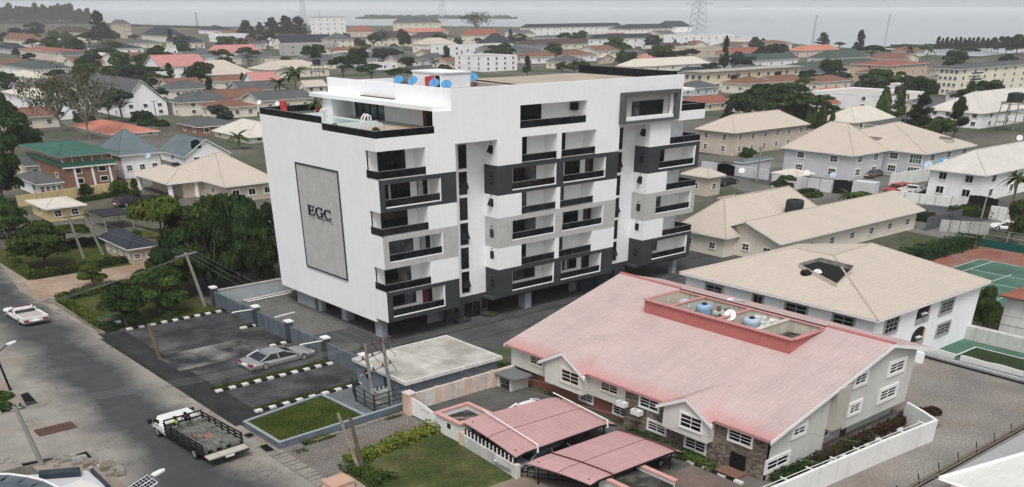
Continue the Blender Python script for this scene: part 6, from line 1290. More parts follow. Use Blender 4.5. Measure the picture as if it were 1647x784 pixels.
TN={'broad':'broadleaf_tree','tall':'broadleaf_tree','umbrella':'almond_tree','casu':'casuarina_tree','sparse':'bare_tree','column':'cypress_tree','bush':'shrub'}
def tree(sp,kind,mk,label,group=None,v=None,hi=False,hs=1.0):
    x,y,h,r=sp; v=random.randrange(3) if v is None else v; c,tk=proto(kind,mk,v,hi)
    t=thing(TN[kind],label,'tree' if kind!='bush' else 'shrub',(x,y,0),random.uniform(0,6.28),group); t.scale=(r,r,h*hs)
    link('crown',c,t); link('trunk',tk,t) if kind!='bush' else link('stem',tk,t); return t
FROND=None
def frond_mesh():
    mb=MB(); n=7; prev=None
    for k in range(n+1):
        u=k/n; x=u; z=.42*u-.75*u*u; w=.16*math.sin(math.pi*min(1,u*.9+.08))
        cur=((x,-w,z-.06*w/.16),(x,0,z),(x,w,z-.06*w/.16))
        if prev: mb.quad([prev[0],cur[0],cur[1],prev[1]]); mb.quad([prev[1],cur[1],cur[2],prev[2]])
        prev=cur
    return mb.mesh('frond',LM['mid'])
def palm(sp,label,nf=15,mk='mid',group=None,cat='palm tree'):
    global FROND
    FROND=FROND or frond_mesh(); x,y,h,r=sp; t=thing('palm_tree',label,cat,(x,y,0),0,group); th_=max(h-r*.35,h*.45); b=random.uniform(-.06,.06)*h
    m=MB(); m.tube((0,0,0),(b*.5,0,th_*.55),.055*r+.10,.04*r+.08,7).tube((b*.5,0,th_*.55),(b,0,th_),.04*r+.08,.035*r+.07,7); m.build('trunk',TRUNKG,t)
    for k in range(nf):
        o=link('frond',FROND,t,(b,0,th_)); a=6.283*k/nf+random.uniform(-.2,.2); o.rotation_euler=(random.uniform(-.2,.2),random.uniform(-.75,.35),a); s=r*random.uniform(.85,1.12); o.scale=(s,s,s)
    return t
def hedge(pts,w,h,mk,label,group=None,dens=70,name='hedge',z0=0,top=None):
    """clipped hedge: leafy skin over a twiggy core along a polyline"""
    rng=np.random.default_rng(int(abs(pts[0][0]*7+pts[0][1]*13))%9973); x0,y0=pts[0]; t=thing(name,label,'hedge',(x0,y0,z0),0,group); PP=[];NN=[]; core=MB()
    for a,b in zip(pts[:-1],pts[1:]):
        L=math.hypot(b[0]-a[0],b[1]-a[1]); dx,dy=(b[0]-a[0])/L,(b[1]-a[1])/L; nx,ny=-dy,dx; n=int(L*dens*(w+2*h)); 
        s=rng.uniform(-w*.4,L+w*.4,n); q=rng.uniform(0,w+2*h,n); jit=rng.normal(0,.06,n); lump=.10*np.sin(s*1.7+rng.uniform(0,6))+.06*np.sin(s*4.1)
        c=np.where(q<h,-w/2,np.where(q<h+w,q-h-w/2,w/2)); z=np.where(q<h,q,np.where(q<h+w,h,2*h+w-q)); c=c*(1+lump)+jit; z=np.maximum(.02,z*(1+lump)+jit)
        PP.append(np.stack([a[0]-x0+dx*s+nx*c,a[1]-y0+dy*s+ny*c,z],1)); nrm=np.where((q<h)[:,None],np.array([-nx,-ny,.2]),np.where((q<h+w)[:,None],np.array([0,0,1.]),np.array([nx,ny,.2]))); NN.append(nrm)
        k=.36*w; core.prism([(a[0]-x0-nx*k,a[1]-y0-ny*k),(b[0]-x0-nx*k,b[1]-y0-ny*k),(b[0]-x0+nx*k,b[1]-y0+ny*k),(a[0]-x0+nx*k,a[1]-y0+ny*k)],0,h*.86)
    me=leaf_mesh('foliage',np.concatenate(PP),np.concatenate(NN),.085,rng,1.4); me.materials.append(LM[mk]); link('foliage',me,t); core.build('twig_core',LM[mk],t); return t
def clump(x,y,r,h,mk,label,group=None,z=0):
    c,tk=proto('bush',mk,random.randrange(3),False); t=thing('shrub',label,'shrub',(x,y,z),random.uniform(0,6),group); t.scale=(r,r,h); link('foliage',c,t); link('stem',tk,t); return t
# ---- near trees: dense stand behind the left flank of the tower
T=tree
T((-0.89,29.74,9.93,5.17),'broad','dark','biggest dark tree, its crown touching the left edge of the tower','dark trees left of the tower',0,True)
T((1.81,29.73,7.83,3.12),'broad','dark','dark tree squeezed between the biggest dark tree and the white sign wall',None,1,True)
T((-3.63,34.38,7.36,4.15),'broad','dark','dark round tree behind the leaning concrete pole',None,2,True)
T((-4.95,41.95,8.84,4.85),'umbrella','bright','flat topped light green tree in front of the porch house',None,0,True)
T((-0.19,37.89,9.05,3.98),'umbrella','mid','flat topped green tree right of the porch columns',None,1,True)
T((-8.62,30.50,5.48,3.80),'broad','mid','bushy tree over the black lodge roof edge',None,0,True)
T((-13.02,25.26,4.79,3.57),'broad','mid','low spreading tree in the middle of the street garden',None,1,True)
T((-17.68,22.60,4.56,2.55),'broad','dark','small dark tree beside the green skip',None,2,True)
T((-15.60,55.33,5.86,4.24),'broad','mid','wide tree with visible trunk inside the upper hedge garden',None,0,True)
T((-14.25,41.92,2.59,2.00),'broad','bright','small bright round tree on the laterite track',None,1,True)
T((-9.95,64.64,3.08,4.18),'umbrella','mid','feathery green tree beside the timber pole pair',None,2,True)
T((36.38,208.98,14.39,8.93),'sparse','dry','left one of two nearly bare trees before the white house','nearly bare trees',0,True)
T((35.85,186.40,16.06,9.72),'sparse','dry','right one of two nearly bare trees, the one with more leaves','nearly bare trees',1,True)
T((9.51,156.30,10.25,7.05),'broad','dark','big dark tree at the left edge above the veranda roof',None,1,True)
T((-6.79,105.22,9.27,4.26),'tall','dark','tall dark tree at the left edge beside the yellow wall',None,2,True)
T((-14.05,76.05,5.57,3.17),'broad','mid','shadowy tree at the left edge above the parked silver car',None,0,True)
T((22.76,215.04,9.33,5.80),'broad','dark','dark tree crown cut by the left edge near the white house',None,0)
T((9.90,97.14,3.36,1.92),'broad','mid','bushy tree between the brick house and the porch',None,2)
T((11.19,92.91,3.52,1.79),'casu','mid','small conical tree at the end of the yellow wall',None,0)
T((26.01,127.21,3.67,2.39),'umbrella','mid','small tree between the teal roof and the porch roof',None,1)
# ---- right side trees
T((206.78,105.26,9.64,14.72),'broad','dark','large dark spreading tree right of the cream apartments',None,0,True)
T((204.79,111.66,7.34,6.64),'broad','dark','left flank tree of the large dark spreading tree',None,1,True)
T((48.30,-36.32,4.62,1.88),'tall','mid','yellow green tree between the white house and the green court',None,0,True)
T((92.57,-18.80,5.72,1.90),'tall','mid','slim leafy tree near the right edge above the tennis court',None,1,True)
T((196.93,53.86,9.18,5.46),'casu','dark','dark layered tree left of the pale hipped roof',None,1,True)
T((204.27,47.59,8.63,4.06),'casu','dark','second dark layered tree against the pale hipped roof',None,2,True)
T((185.81,42.37,6.48,3.98),'broad','mid','green tree filling the gap between the two layered trees',None,2)
T((234.97,85.88,7.34,2.12),'column','mid','tall clipped cypress in front of the white flat block',None,0)
for k,(x,yt) in enumerate(((1268,176),(1278,180),(1298,174),(1308,172),(1319,168),(1335,178))): T((*(195.53,84.69),0,0) if False else [(193.96,90.08,4.28,0.86),(195.27,88.95,3.52,0.86),(193.97,84.03,4.97,1.10),(195.14,83.03,4.97,1.10),(192.84,79.14,6.51,1.33),(197.58,78.97,4.20,0.84)][k],'column','mid',('first','second','third','fourth','fifth','sixth')[k]+' from left in the row of small clipped cypresses','row of small clipped cypresses',k%3)
T((102.13,26.53,3.06,2.43),'broad','mid','round tree before the left wing of the grey villa',None,1)
for k,sp in enumerate(((324.15,173.79,6.25,5.38),(335.51,173.30,4.54,5.21),(340.68,168.88,5.44,6.51))): T(sp,'broad','blue',('left','middle','right')[k]+' grey green tree of three below the long green roof','grey green trees below the long green roof',k)
T((371.05,253.78,14.79,3.98),'casu','dark','single tall pointed conifer right of the tower roof',None,0)
T((278.12,295.86,8.09,3.50),'casu','dark','dark conifer behind the tower roof in front of the red brown roof',None,1)
T((382.86,332.22,7.17,7.28),'broad','dark','dark green round tree behind the tower roof',None,2)
T((194.22,323.46,9.45,9.52),'umbrella','dark','broad dark almond tree behind the tower roof corner',None,0)
T((199.57,308.75,7.23,8.05),'umbrella','dark','lower almond tree right of the broad dark one',None,1); T((208.20,301.38,5.61,6.71),'umbrella','dark','almond tree behind the blue dishes on the left',None,2)
for k,sp in enumerate(((133.64,469.97,7.06,7.84),(154.94,480.08,7.88,6.19),(124.84,393.20,6.27,10.82),(129.11,379.08,5.70,9.14))): T(sp,('broad','tall','umbrella','umbrella')[k],'dark',('dark tree beside the small solar roof','tall dark tree left of the pink gable','spreading dark tree below the pink gable, left','spreading dark tree below the pink gable, right')[k],None,k%3)
T((291.85,885.82,22.89,13.73),'casu','blue','big feathery casuarina on the left skyline',None,0); T((294.43,1077.77,14.06,12.08),'broad','blue','round tree on the left skyline before the casuarina grove',None,1)
for k,sp in enumerate(((439.76,899.75,15.10,12.86),(479.21,919.92,16.73,15.24),(489.91,910.78,18.34,16.50),(499.63,902.47,17.80,15.87),(469.48,928.23,12.98,8.91))): T(sp,'casu','blue',('leftmost','second','third','rightmost','shortest')[k]+' dark casuarina of the skyline clump left of the tall trimmed house','skyline casuarinas left of the tall house',k%3)
T((764.12,940.28,23.45,20.20),'sparse','blue','large half bare tree on the central skyline',None,2); T((417.63,597.53,13.34,6.15),'broad','blue','grey green tree in front of the long cream block',None,0)
T((418.52,628.72,13.31,6.33),'sparse','blue','thin tree left of the long cream block',None,1)
for k,sp in enumerate(((704.46,418.32,9.45,8.04),(623.94,335.43,13.06,6.10),(536.98,272.90,8.12,11.71),(671.26,380.86,4.88,5.70))): T(sp,('casu','casu','umbrella','umbrella')[k],'blue',('feathery casuarina on the right skyline by the mast','tall lone casuarina on the right skyline','broad low tree below the lone casuarina','small flat tree behind the pink skyline roof')[k],None,k%3)
for k in range(16): T([(706.06,320.94,8.68,3.69),(708.52,318.83,7.51,3.23),(710.99,316.72,8.29,3.69),(713.46,314.62,7.51,3.69),(715.92,312.51,7.90,3.69),(718.39,310.40,8.29,3.69),(720.86,308.30,7.51,3.23),(723.32,306.19,7.90,3.69),(725.79,304.08,7.90,3.69),(728.26,301.97,8.29,3.69),(731.07,299.57,7.90,3.69),(733.89,297.16,7.51,3.69),(715.68,284.15,9.22,4.49),(698.75,271.53,10.10,5.24),(683.65,258.72,11.65,6.38),(689.18,253.99,12.01,7.65)][k],'casu' if k<12 else 'broad','blue','casuarina in the grove on the far right shore' if k<12 else 'taller tree ending the grove on the far right shore','casuarinas on the far right shore' if k<12 else 'tall trees on the far right shore',k%3)
for k in range(24):
    p=(549.42,2141.55); q=(646.35,1919.37); x=p[0]+(q[0]-p[0])*(k+.5)/24; y=p[1]+(q[1]-p[1])*(k+.5)/24; T((x,y,random.uniform(22,31)*(1 if k<20 else .8),random.uniform(12,17)),'casu','blue','tree of the dark casuarina grove on the far left hill','casuarina grove on the far left hill',k%3)
T((618.63,255.38,5.51,12.03),'umbrella','dark','dark low tree left of the grey roofed flats',None,1)
# scattered garden trees among the houses
GT=[(78.94,244.30,2.95,2.36),(167.45,367.62,3.93,3.67),(137.54,291.05,3.76,4.29),(109.07,278.82,3.13,3.23),(226.62,433.84,5.18,4.66),(253.92,328.53,4.65,4.17),(354.34,449.10,5.33,5.03),(374.14,498.70,5.00,4.58),(317.24,313.12,4.36,4.40),(340.71,321.38,3.96,3.92),(563.28,473.10,5.69,4.75),(448.62,348.38,4.56,4.16),(293.78,199.73,4.03,3.08),(342.76,157.89,4.47,3.59),(362.95,223.39,4.57,4.09),(64.75,353.24,4.58,4.05),(89.70,365.14,4.41,3.79),(167.75,427.46,4.81,3.39),(156.10,661.72,4.89,5.28),(314.23,866.71,6.61,6.09),(304.79,725.88,5.86,4.89),(280.95,472.34,4.47,3.70),(334.46,532.60,4.29,3.75),(318.17,355.63,4.61,4.00),(334.07,123.16,4.58,3.33),(318.88,99.58,4.68,3.33),(128.54,54.62,2.89,1.99),(134.23,42.64,3.29,1.94),(85.48,15.60,2.51,1.30),(89.21,7.70,2.38,1.46),(41.42,129.04,2.65,2.25),(27.77,115.12,2.56,1.82),(21.92,182.38,3.86,2.52),(5.82,102.22,2.39,1.62),(369.49,242.23,4.20,3.33)]
for k,sp in enumerate(GT):
    lab=near_label(sp[:2],('broad garden tree','flat topped tree','tall garden tree')[k%3])
    T(sp,('broad','umbrella','tall')[k%3],('mid','dark','dark','blue')[k%4],lab or ('green garden tree number %d'%k if False else 'garden tree among the town houses'),'garden trees among the town houses',k%3)
nt_=0
for k,p in enumerate(((132,406),(60,209),(239,807),(356,118),(472,370),(77,258),(351,176),(99,232),(374,452),(50,231),(450,595),(544,421),(186,729),(308,111),(487,791),(55,188),(272,949),(341,156),(273,483),(230,739),(42,263),(489,597),(587,395),(87,364),(306,944),(232,521),(335,434),(134,498),(328,199),(200,90),(109,326),(153,441),(210,95),(395,614),(225,473),(48,244),(564,476),(553,631),(483,426),(225,845),(415,655),(239,418),(102,379),(246,59),(285,138),(147,425),(53,272),(219,128),(528,334),(561,333),(167,485),(383,432),(137,304),(171,560),(632,650),(80,250),(298,157),(283,99),(418,612),(302,119),(322,193),(398,227),(614,608),(217,131),(58,233),(458,691),(107,334),(504,572),(366,901),(119,454),(418,130),(151,468),(108,271),(403,412),(400,237),(186,501),(566,633),(190,696),(112,467),(224,75),(486,194),(440,280),(121,352),(83,324),(209,87),(486,618),(243,77),(376,121),(403,303),(226,558),(460,313),(333,232),(148,403),(62,204),(348,400),(122,338),(447,634),(123,522),(230,70),(276,82),(272,385),(51,274),(412,837),(306,396),(574,462),(72,382),(248,980),(481,436),(238,812),(293,440),(384,588),(309,452),(499,727),(185,91),(404,519),(284,104),(269,77),(177,741),(386,281),(432,817),(417,844),(244,432),(153,498),(172,703),(311,162),(278,684),(263,144),(273,95),(456,615),(304,115),(295,431),(182,102),(467,232),(131,452),(74,238),(145,372),(282,564),(344,147),(287,86),(375,246),(498,418),(62,333),(254,56),(246,634),(432,668),(348,907),(225,122),(186,600),(237,525),(280,465),(227,948),(325,137),(181,95),(77,198),(167,359),(212,138),(160,619),(251,56),(474,161),(134,377),(63,220),(285,121),(263,837),(456,337),(137,449),(453,390),(168,533),(42,241),(312,655),(177,87),(300,86),(213,56),(528,534),(461,227),(263,980),(186,91),(204,81),(611,577),(61,286),(93,243),(584,720),(315,302),(184,637),(258,459),(598,434),(216,719),(313,685),(206,698),(172,390),(399,318),(320,801),(333,654),(567,400),(244,915),(306,397),(138,346),(383,120),(266,146),(109,343),(252,449),(356,913),(285,118),(506,324),(420,571),(198,89),(122,383),(115,385),(363,368),(302,351),(195,597),(203,71),(551,396),(524,254),(304,895),(163,653),(158,432),(254,405),(347,157),(364,317),(375,196),(195,99),(340,290),(233,119),(185,420),(356,181),(207,468),(78,322),(147,361),(337,172),(57,220),(320,191),(449,647),(315,894),(240,612),(150,501),(134,482),(274,892),(153,497),(516,323),(551,365),(125,459),(55,271),(44,243),(126,288),(120,434),(412,516),(195,576),(87,365),(201,671),(33,224),(138,313),(139,322),(293,464),(389,748),(243,496),(350,303),(412,716),(589,544),(556,483),(82,315),(446,640),(658,658),(258,98),(156,609),(393,256),(63,350),(460,641),(341,278),(298,528),(422,454),(395,468),(305,125),(282,99),(371,270),(89,277),(74,191),(338,102),(340,928),(420,228),(202,99),(250,488),(209,778),(637,652),(500,512),(248,571),(249,136),(309,218),(374,604),(457,216),(443,686),(163,495),(117,273),(258,91),(99,444),(71,294),(110,503),(359,484),(259,76),(241,73),(262,157),(309,216),(497,469),(517,319),(250,813),(351,584),(444,267),(422,306),(314,137),(451,284),(213,114),(328,928),(185,87),(453,193),(89,375),(181,398),(384,274),(353,498),(349,338),(40,234),(347,676),(295,431),(375,686),(73,190),(305,401),(197,89),(237,471),(460,438),(330,628),(360,160),(539,369),(230,111),(371,515),(73,355),(209,818),(121,475),(205,714),(216,438),(138,639),(190,434),(89,210),(348,655),(253,121),(301,129),(68,196),(330,118),(239,51),(302,734),(365,672),(222,112),(313,846),(386,225),(227,136),(468,197),(149,415),(263,399),(298,148),(261,179),(322,865),(326,86),(205,68))):
    if nt_>=150 or not free(p[0]-2,p[1]-2,4,4,.5): continue
    dist=math.hypot(p[0],p[1]); kd=random.choice(('broad','broad','tall','umbrella','casu','bush')); lab=near_label(p,{'broad':'round tree','tall':'tall tree','umbrella':'flat topped tree','casu':'pointed tree','bush':'low shrub'}[kd])
    if lab is None: continue
    h=random.uniform(4,7.5)*(1+dist/1500)*(.35 if kd=='bush' else 1); T((p[0],p[1],h,h*random.uniform(.65,1.0)*(1.6 if kd=='bush' else .55 if kd=='casu' else 1)),kd,random.choice(('mid','dark','dark','blue')),lab,'garden trees among the town houses',random.randrange(3)); nt_+=1
# extra crowns closing the dark stand beside the tower
for k,sp in enumerate(((-7.04,32.03,7.43,3.63),(-4.99,28.12,8.85,3.56),(-0.22,26.93,6.66,2.97),(-0.22,33.04,10.12,3.30),(5.04,33.42,8.01,2.28),(-0.86,41.86,7.71,3.57))): T(sp,'broad','dark',('dark tree at the left foot of the dark stand','dark tree in the middle front of the dark stand','dark tree at the right foot of the dark stand','dark tree topping the dark stand','dark tree touching the tower edge behind the stand','dark tree at the left back of the dark stand')[k],'dark trees left of the tower',k%3,True)
# ---- palms
palm((124.37,239.82,11.01,5.44),'coconut palm left of the tower terrace'); palm((115.72,235.20,7.93,4.10),'lower coconut palm beside the pink roofed house')
palm((110.27,-10.30,6.65,2.51),'tall palm in front of the pale roofed house at right',17); palm((101.27,12.90,2.33,1.98),'small palm by the black villa gate')
palm((177.42,542.33,6.23,4.70),'palm beside the tall dark tree on the left'); palm((56.18,145.67,3.66,3.12),'banana like palm at the tower left edge')
for k,sp in enumerate(((554.88,257.60,7.80,5.67),(562.96,250.70,8.12,5.66),(341.06,336.07,4.03,3.67),(280.86,372.50,5.08,3.92))): palm(sp,('left palm of the pair on the right skyline','right palm of the pair on the right skyline','short palm behind the tower roof','short palm among the white blocks')[k],11)
palm((6.7,20.9,19.95,1.2),'potted palm on the roof terrace beside the pool',11)
bpy.data.objects[-1] if False else None
# ---- hedges
hedge([(-19.7,37.2),(-20.0,23.3)],.8,.75,'bright','low clipped hedge along the street side of the lower garden'); hedge([(-19.4,37.6),(-6,39.6)],.9,.8,'mid','clipped hedge between the track and the lower garden')
hedge([(-18.9,50.3),(-17.9,64)],1.0,.8,'bright','low hedge on the street side of the upper garden'); hedge([(-18.6,50.0),(-2,51.6)],.9,.8,'mid','hedge between the track and the upper garden',None); hedge([(-17,65),(0,64.6)],1.2,.9,'dark','back hedge of the upper garden')
hedge([(-17.9,-21.6),(-10.0,-20.5)],1.3,.55,'yel','yellow green hedge along the paved driveway'); hedge([(-18.4,-22.4),(-18.0,-25.5)],1.6,.4,'mid','ragged groundcover at the foot of the two timber posts')
hedge([(1.4,-31.2),(1.3,-36.4)],1.0,.45,'dark','green border hedge under the first duplex windows'); hedge([(1.4,-36.9),(1.3,-39.4)],.9,.45,'mid','green border hedge left of the duplex front door')
for k,(a,b) in enumerate(((3.0,7.1),(7.9,11.0),(11.2,15.0),(16.2,18.0),(18.2,20.6))): hedge([(a,-43.75),(b,-43.7)],.9,.55,'red' if k!=0 else 'dark',('dark hedge piece at the duplex front corner','maroon hedge piece before the pipes','maroon hedge piece under the bay','maroon hedge piece after the side door','maroon hedge piece at the far alley end')[k])
hedge([(60,-13.5),(72.5,-15.5),(86,-15.8)],2.6,1.5,'dark','tall ragged hedge along the tennis court',None,40); hedge([(20.8,-45.5),(22.5,-43.5)],.8,.5,'red','maroon shrub in the corner of the turned alley wall')
hedge([(98.32,-0.09),(98.01,-6.23)],1.6,1.2,'red','maroon hedge along the white wall on the right',None,40); hedge([(106.83,-2.64),(108.63,-8.89)],1.6,1.3,'mid','green hedge before the black gate on the right',None,40)
hedge([(115.03,4.97),(115.83,-2.51)],1.5,.9,'dark','clipped hedge in front of the pale roofed house windows',None,40); hedge([(3.59,99.40),(13.85,101.95)],1.0,.8,'mid','low hedge along the foot of the yellow wall',None,40)
for k,(x,y,r,h,mk,lb) in enumerate(((10.2,1.6,.55,.5,'bright','small plant in the box left of the entrance'),(13.9,1.3,.6,.5,'bright','small plant in the box right of the entrance'),(3.6,-13.2,1.6,.6,'mid','dark bush at the end of the pink boundary wall'),(-19.2,22.9,.9,.8,'dark','bush beside the street end of the garden kerb'),(-12.5,23.6,1.0,.7,'mid','bush at the garden side of the striped kerb'),(39.5,-34,1.2,1.2,'mid','shrub at the back corner of the duplex'),(23.8,-44.2,.8,.5,'red','maroon bush inside the turned alley wall'),(-33.6,9.4,1.0,.5,'mid','weeds around the street lamp foot'),(-34.6,7.2,1.2,.5,'mid','weeds on the far street corner'),(110.65,-3.83,2.2,1.3,'dark','bush beside the white van at right'),(108.39,14.59,2.5,1.1,'bright','pale green bush next to the small palm'),(104.05,22.39,2.5,1.2,'mid','bush by the green bin on the right'),(135.19,20.33,2.2,1.2,'yel','yellow flowering bush under the bay window'))): clump(x,y,r,h*(.42 if -22<x<-9 and y<-10 else 1),mk,lb)
for (x,y,lb) in ((2.2,3.2,'left little plant on the terrace rail'),(.7,.7,'green plant in the terrace corner'),(1.0,8.4,'plant by the pool step')): clump(x,y,.45,.55,'bright',lb,None,18.34)
# planter boxes at the tower entrance
for k,x in enumerate((10.2,13.9)): tag(MB().box(x-.8,.9,0,x+.8,2.0,.3).build('planter_box',DARK),('dark planter box left of the tower entrance','dark planter box right of the tower entrance')[k],'planter')
tag(MB().lathe((6.7,20.9,18.5),[(.3,0),(.42,.5),(.46,.62)],12).build('plant_pot',RED),'red brown pot holding the terrace palm','pot'); tag(MB().lathe((2.6,21.0,18.9),[(.35,0),(.35,.95),(.25,1.05)],10).build('red_drum',RED),'bright red bin in the far corner of the terrace','bin')

for (x0,x1,y0,y1,n,h,lb) in ((-19.0,-16.2,-16.6,-15.9,420,.30,'weeds growing by the corner of the raised lawn bed'),(-20.2,-19.3,-17.6,-16.9,90,.2,'small weed tuft at the drain slabs'),(-11.5,-9.7,-16.4,-15.6,220,.28,'weeds at the foot of the gate pillar'),(-15.6,-12.0,-16.2,-15.7,260,.16,'thin dry weeds along the broken kerb'),(-21.2,-20.9,-8,18,500,.10,'thin grass line along the forecourt drain')):
    t=thing('weeds',lb,'weeds',(x0,y0,0)); g=MB(); blades(g,0,x1-x0,0,y1-y0,0,n,h,.8); tag(g.build('grass',LEAFG,t),kind='stuff')

# ================================================================ vehicles
def paint(name,c,r=.35,metal=.0):
    if name in MATS: return MATS[name]
    m=mat(name,c,r,.03,1.5,.0,1,spec=.5,metal=metal); return m
SILVER=paint('silver_car_paint',(.33,.345,.345),.32,.3); CWHITE=paint('white_car_paint',(.74,.74,.73),.35); CBLACK=paint('black_car_paint',(.012,.013,.015),.25); CRED=paint('red_car_paint',(.33,.03,.03),.35); CGREY=paint('grey_car_paint',(.12,.125,.13),.35,.2)
CGL=glassmat('car_glass',(.010,.012,.013),.10,.6); HUB=mat('alloy_rim',(.42,.42,.42),.4,.05,2,0,metal=.6); TAIL=mat('red_tail_lens',(.30,.02,.02),.3,.0,1,0); HEADL=mat('headlamp_lens',(.65,.67,.68),.15,0,1,0)
def loft(mb,secs):
    """closed sections with equal point counts joined along the length, ends capped"""
    i=len(mb.v); n=len(secs[0])
    for s in secs: mb.v+=[tuple(p) for p in s]
    for a in range(len(secs)-1):
        for k in range(n): mb.f.append((i+a*n+k,i+a*n+(k+1)%n,i+(a+1)*n+(k+1)%n,i+(a+1)*n+k))
    mb.f.append(tuple(i+k for k in reversed(range(n)))); mb.f.append(tuple(i+(len(secs)-1)*n+k for k in range(n))); return mb
def sec(y,w,z0,z1,sh=.12,tum=.9):
    h=w/2; s=sh*(z1-z0)
    return [(-h*.93,y,z0),(-h,y,z0+(z1-z0)*.25),(-h,y,z0+(z1-z0)*.62),(-h*tum,y,z1-s),(-h*tum*.86,y,z1),(h*tum*.86,y,z1),(h*tum,y,z1-s),(h,y,z0+(z1-z0)*.62),(h,y,z0+(z1-z0)*.25),(h*.93,y,z0)]
def wheel(parent,x,y,r,w):
    mb=MB(); mb.tube((x-w/2,y,r),(x+w/2,y,r),r,n=16); o=mb.build('wheel',RUBBER,parent); s=1 if x>0 else -1
    MB().tube((x+s*w/2,y,r),(x+s*(w/2+.02),y,r),r*.62,r*.55,n=12).build('rim',HUB,o)
def car(name,label,loc,rot,L,W,H,pm,kind='saloon',cat='car',group=None,lowres=False):
    t=thing(name,label,cat,(loc[0],loc[1],0),rot,group); g=.14*H/1.1; zb=H*.60; b=MB(); f,r=L/2,-L/2
    if kind=='saloon': st=[(r,.80,.30,.60),(r+.10*L*.3,.92,.24,.63),(r+.06*L,.97,.2,.655),(r+.2*L,1,.18,.66),(0,1,.18,.65),(f-.30*L,1,.18,.645),(f-.12*L,.98,.2,.59),(f-.03*L,.90,.24,.52),(f,.72,.30,.44)]
    elif kind=='pickup': st=[(r,.95,.30,.62),(r+.02*L,1,.26,.64),(r+.2*L,1,.22,.64),(0,1,.22,.64),(f-.3*L,1,.22,.66),(f-.08*L,.98,.24,.62),(f,.86,.30,.55)]
    else: st=[(r,.90,.28,.60),(r+.04*L,1,.22,.64),(0,1,.2,.64),(f-.26*L,1,.2,.65),(f-.08*L,.97,.22,.58),(f,.80,.3,.48)]
    loft(b,[sec(y,W*w,z0*H,z1*H) for y,w,z0,z1 in st]); b.build('body',pm,t,False)
    # greenhouse: glass volume, roof skin and pillars
    if kind=='saloon': gy=[(r+.13*L,.60),(r+.30*L,1.0),(f-.46*L,1.0),(f-.27*L,.60)]
    elif kind=='pickup': gy=[(-.06*L,.62),(-.03*L,1.0),(f-.42*L,1.0),(f-.30*L,.62)]
    elif kind=='van': gy=[(r+.02*L,.62),(r+.05*L,1.0),(f-.34*L,1.0),(f-.2*L,.62)]
    else: gy=[(r+.03*L,.62),(r+.10*L,1.0),(f-.42*L,1.0),(f-.28*L,.62)]
    wb,wt=W*.94,W*.74; z0=.64*H; z1=.985*H; A=[(gy[0][0],wb*.92),(gy[3][0],wb)]; 
    v=[(-A[0][1]/2,gy[0][0],z0),(A[0][1]/2,gy[0][0],z0),(A[1][1]/2,gy[3][0],z0),(-A[1][1]/2,gy[3][0],z0),(-wt/2,gy[1][0],z1),(wt/2,gy[1][0],z1),(wt/2,gy[2][0],z1),(-wt/2,gy[2][0],z1)]
    m=MB(); m.v+=v; m.f+=[(0,1,5,4),(1,2,6,5),(2,3,7,6),(3,0,4,7),(4,5,6,7)]; m.build('car_windows',CGL,t)
    m=MB(); e=.03
    ysec=[gy[1][0]-.03*L,gy[1][0]+.06*L,gy[2][0]-.05*L,gy[2][0]+.02*L]; zz=[z1-.02*H,z1+.028*H,z1+.028*H,z1-.01*H]; loft(m,[[(-wt/2-e,y,z1-.06*H),(-wt/2*.9,y,z),(wt/2*.9,y,z),(wt/2+e,y,z1-.06*H)] for y,z in zip(ysec,zz)]); m.build('car_roof',pm,t)
    for s in (-1,1):
        p=MB()
        for (ya,xa,yb) in ((gy[0][0],A[0][1]/2,gy[1][0]),(gy[3][0],A[1][1]/2,gy[2][0])): p.tube((s*(xa+.01),ya,z0),(s*(wt/2+.01),yb,z1),.075*H,n=5)
        ym=(gy[1][0]+gy[2][0])/2; p.tube((s*(wb/2+.005),ym,z0),(s*(wt/2+.005),ym,z1),.04*H,n=5); p.build('pillar',pm,t)
        MB().box(s*W*.30-.16*W,f-.045*L,.40*H,s*W*.30+.14*W,f-.015*L,.50*H).build('headlight',HEADL,t); MB().box(s*W*.36-.10*W,r-.012*L,.46*H,s*W*.36+.09*W,r+.03*L,.585*H).build('tail_light',TAIL,t)
        MB().box(s*(W/2),gy[3][0]-.05*L,.62*H,s*(W/2+.14),gy[3][0]-.02*L,.72*H).build('wing_mirror',pm,t)
        for y in (f-.2*L,r+.2*L): wheel(t,s*(W/2-.10),y,.255*H+.02,.26)
    MB().box(-W*.43,r-.022*L,.24*H,W*.43,r+.02*L,.40*H).build('bumper',pm if kind=='saloon' else CGREY,t); MB().box(-W*.13,r-.03*L,.40*H,W*.13,r-.0*L,.49*H).build('number_plate',WTRIM,t)
    if kind=='pickup':
        MB().box(-W*.42,r+.03*L,.645*H,W*.42,-.075*L,.652*H).build('load_bed',mat('dusty_bed_liner',(.42,.40,.35),.8,.15,2,.1),t)
        for q in ((-W*.5,r,-W*.42,-.07*L),(W*.42,r,W*.5,-.07*L),(-W*.42,r,W*.42,r+.03*L)): MB().box(q[0],q[1],.6*H,q[2],q[3],.76*H).build('bed_side',pm,t)
    return t
car('parked_car','silver saloon parked nose to the compound wall',(-11.0,2.5),-math.pi/2+.04,6.8,2.75,1.22,SILVER)
t=car('pickup_truck','white pickup with a roof light bar driving away on the street',(-24.7,32.9),.04,6.6,2.7,1.15,CWHITE,'pickup','pickup'); MB().box(-.85,.55,1.16,.85,.95,1.26).build('light_bar',mat('maroon_light_bar',(.10,.03,.04),.3,0,1,0),t)
car('parked_car','silver saloon parked behind the hedge garden at the left edge',(-12.9,79.0),-math.pi/2+.05,6.6,2.8,1.2,SILVER)
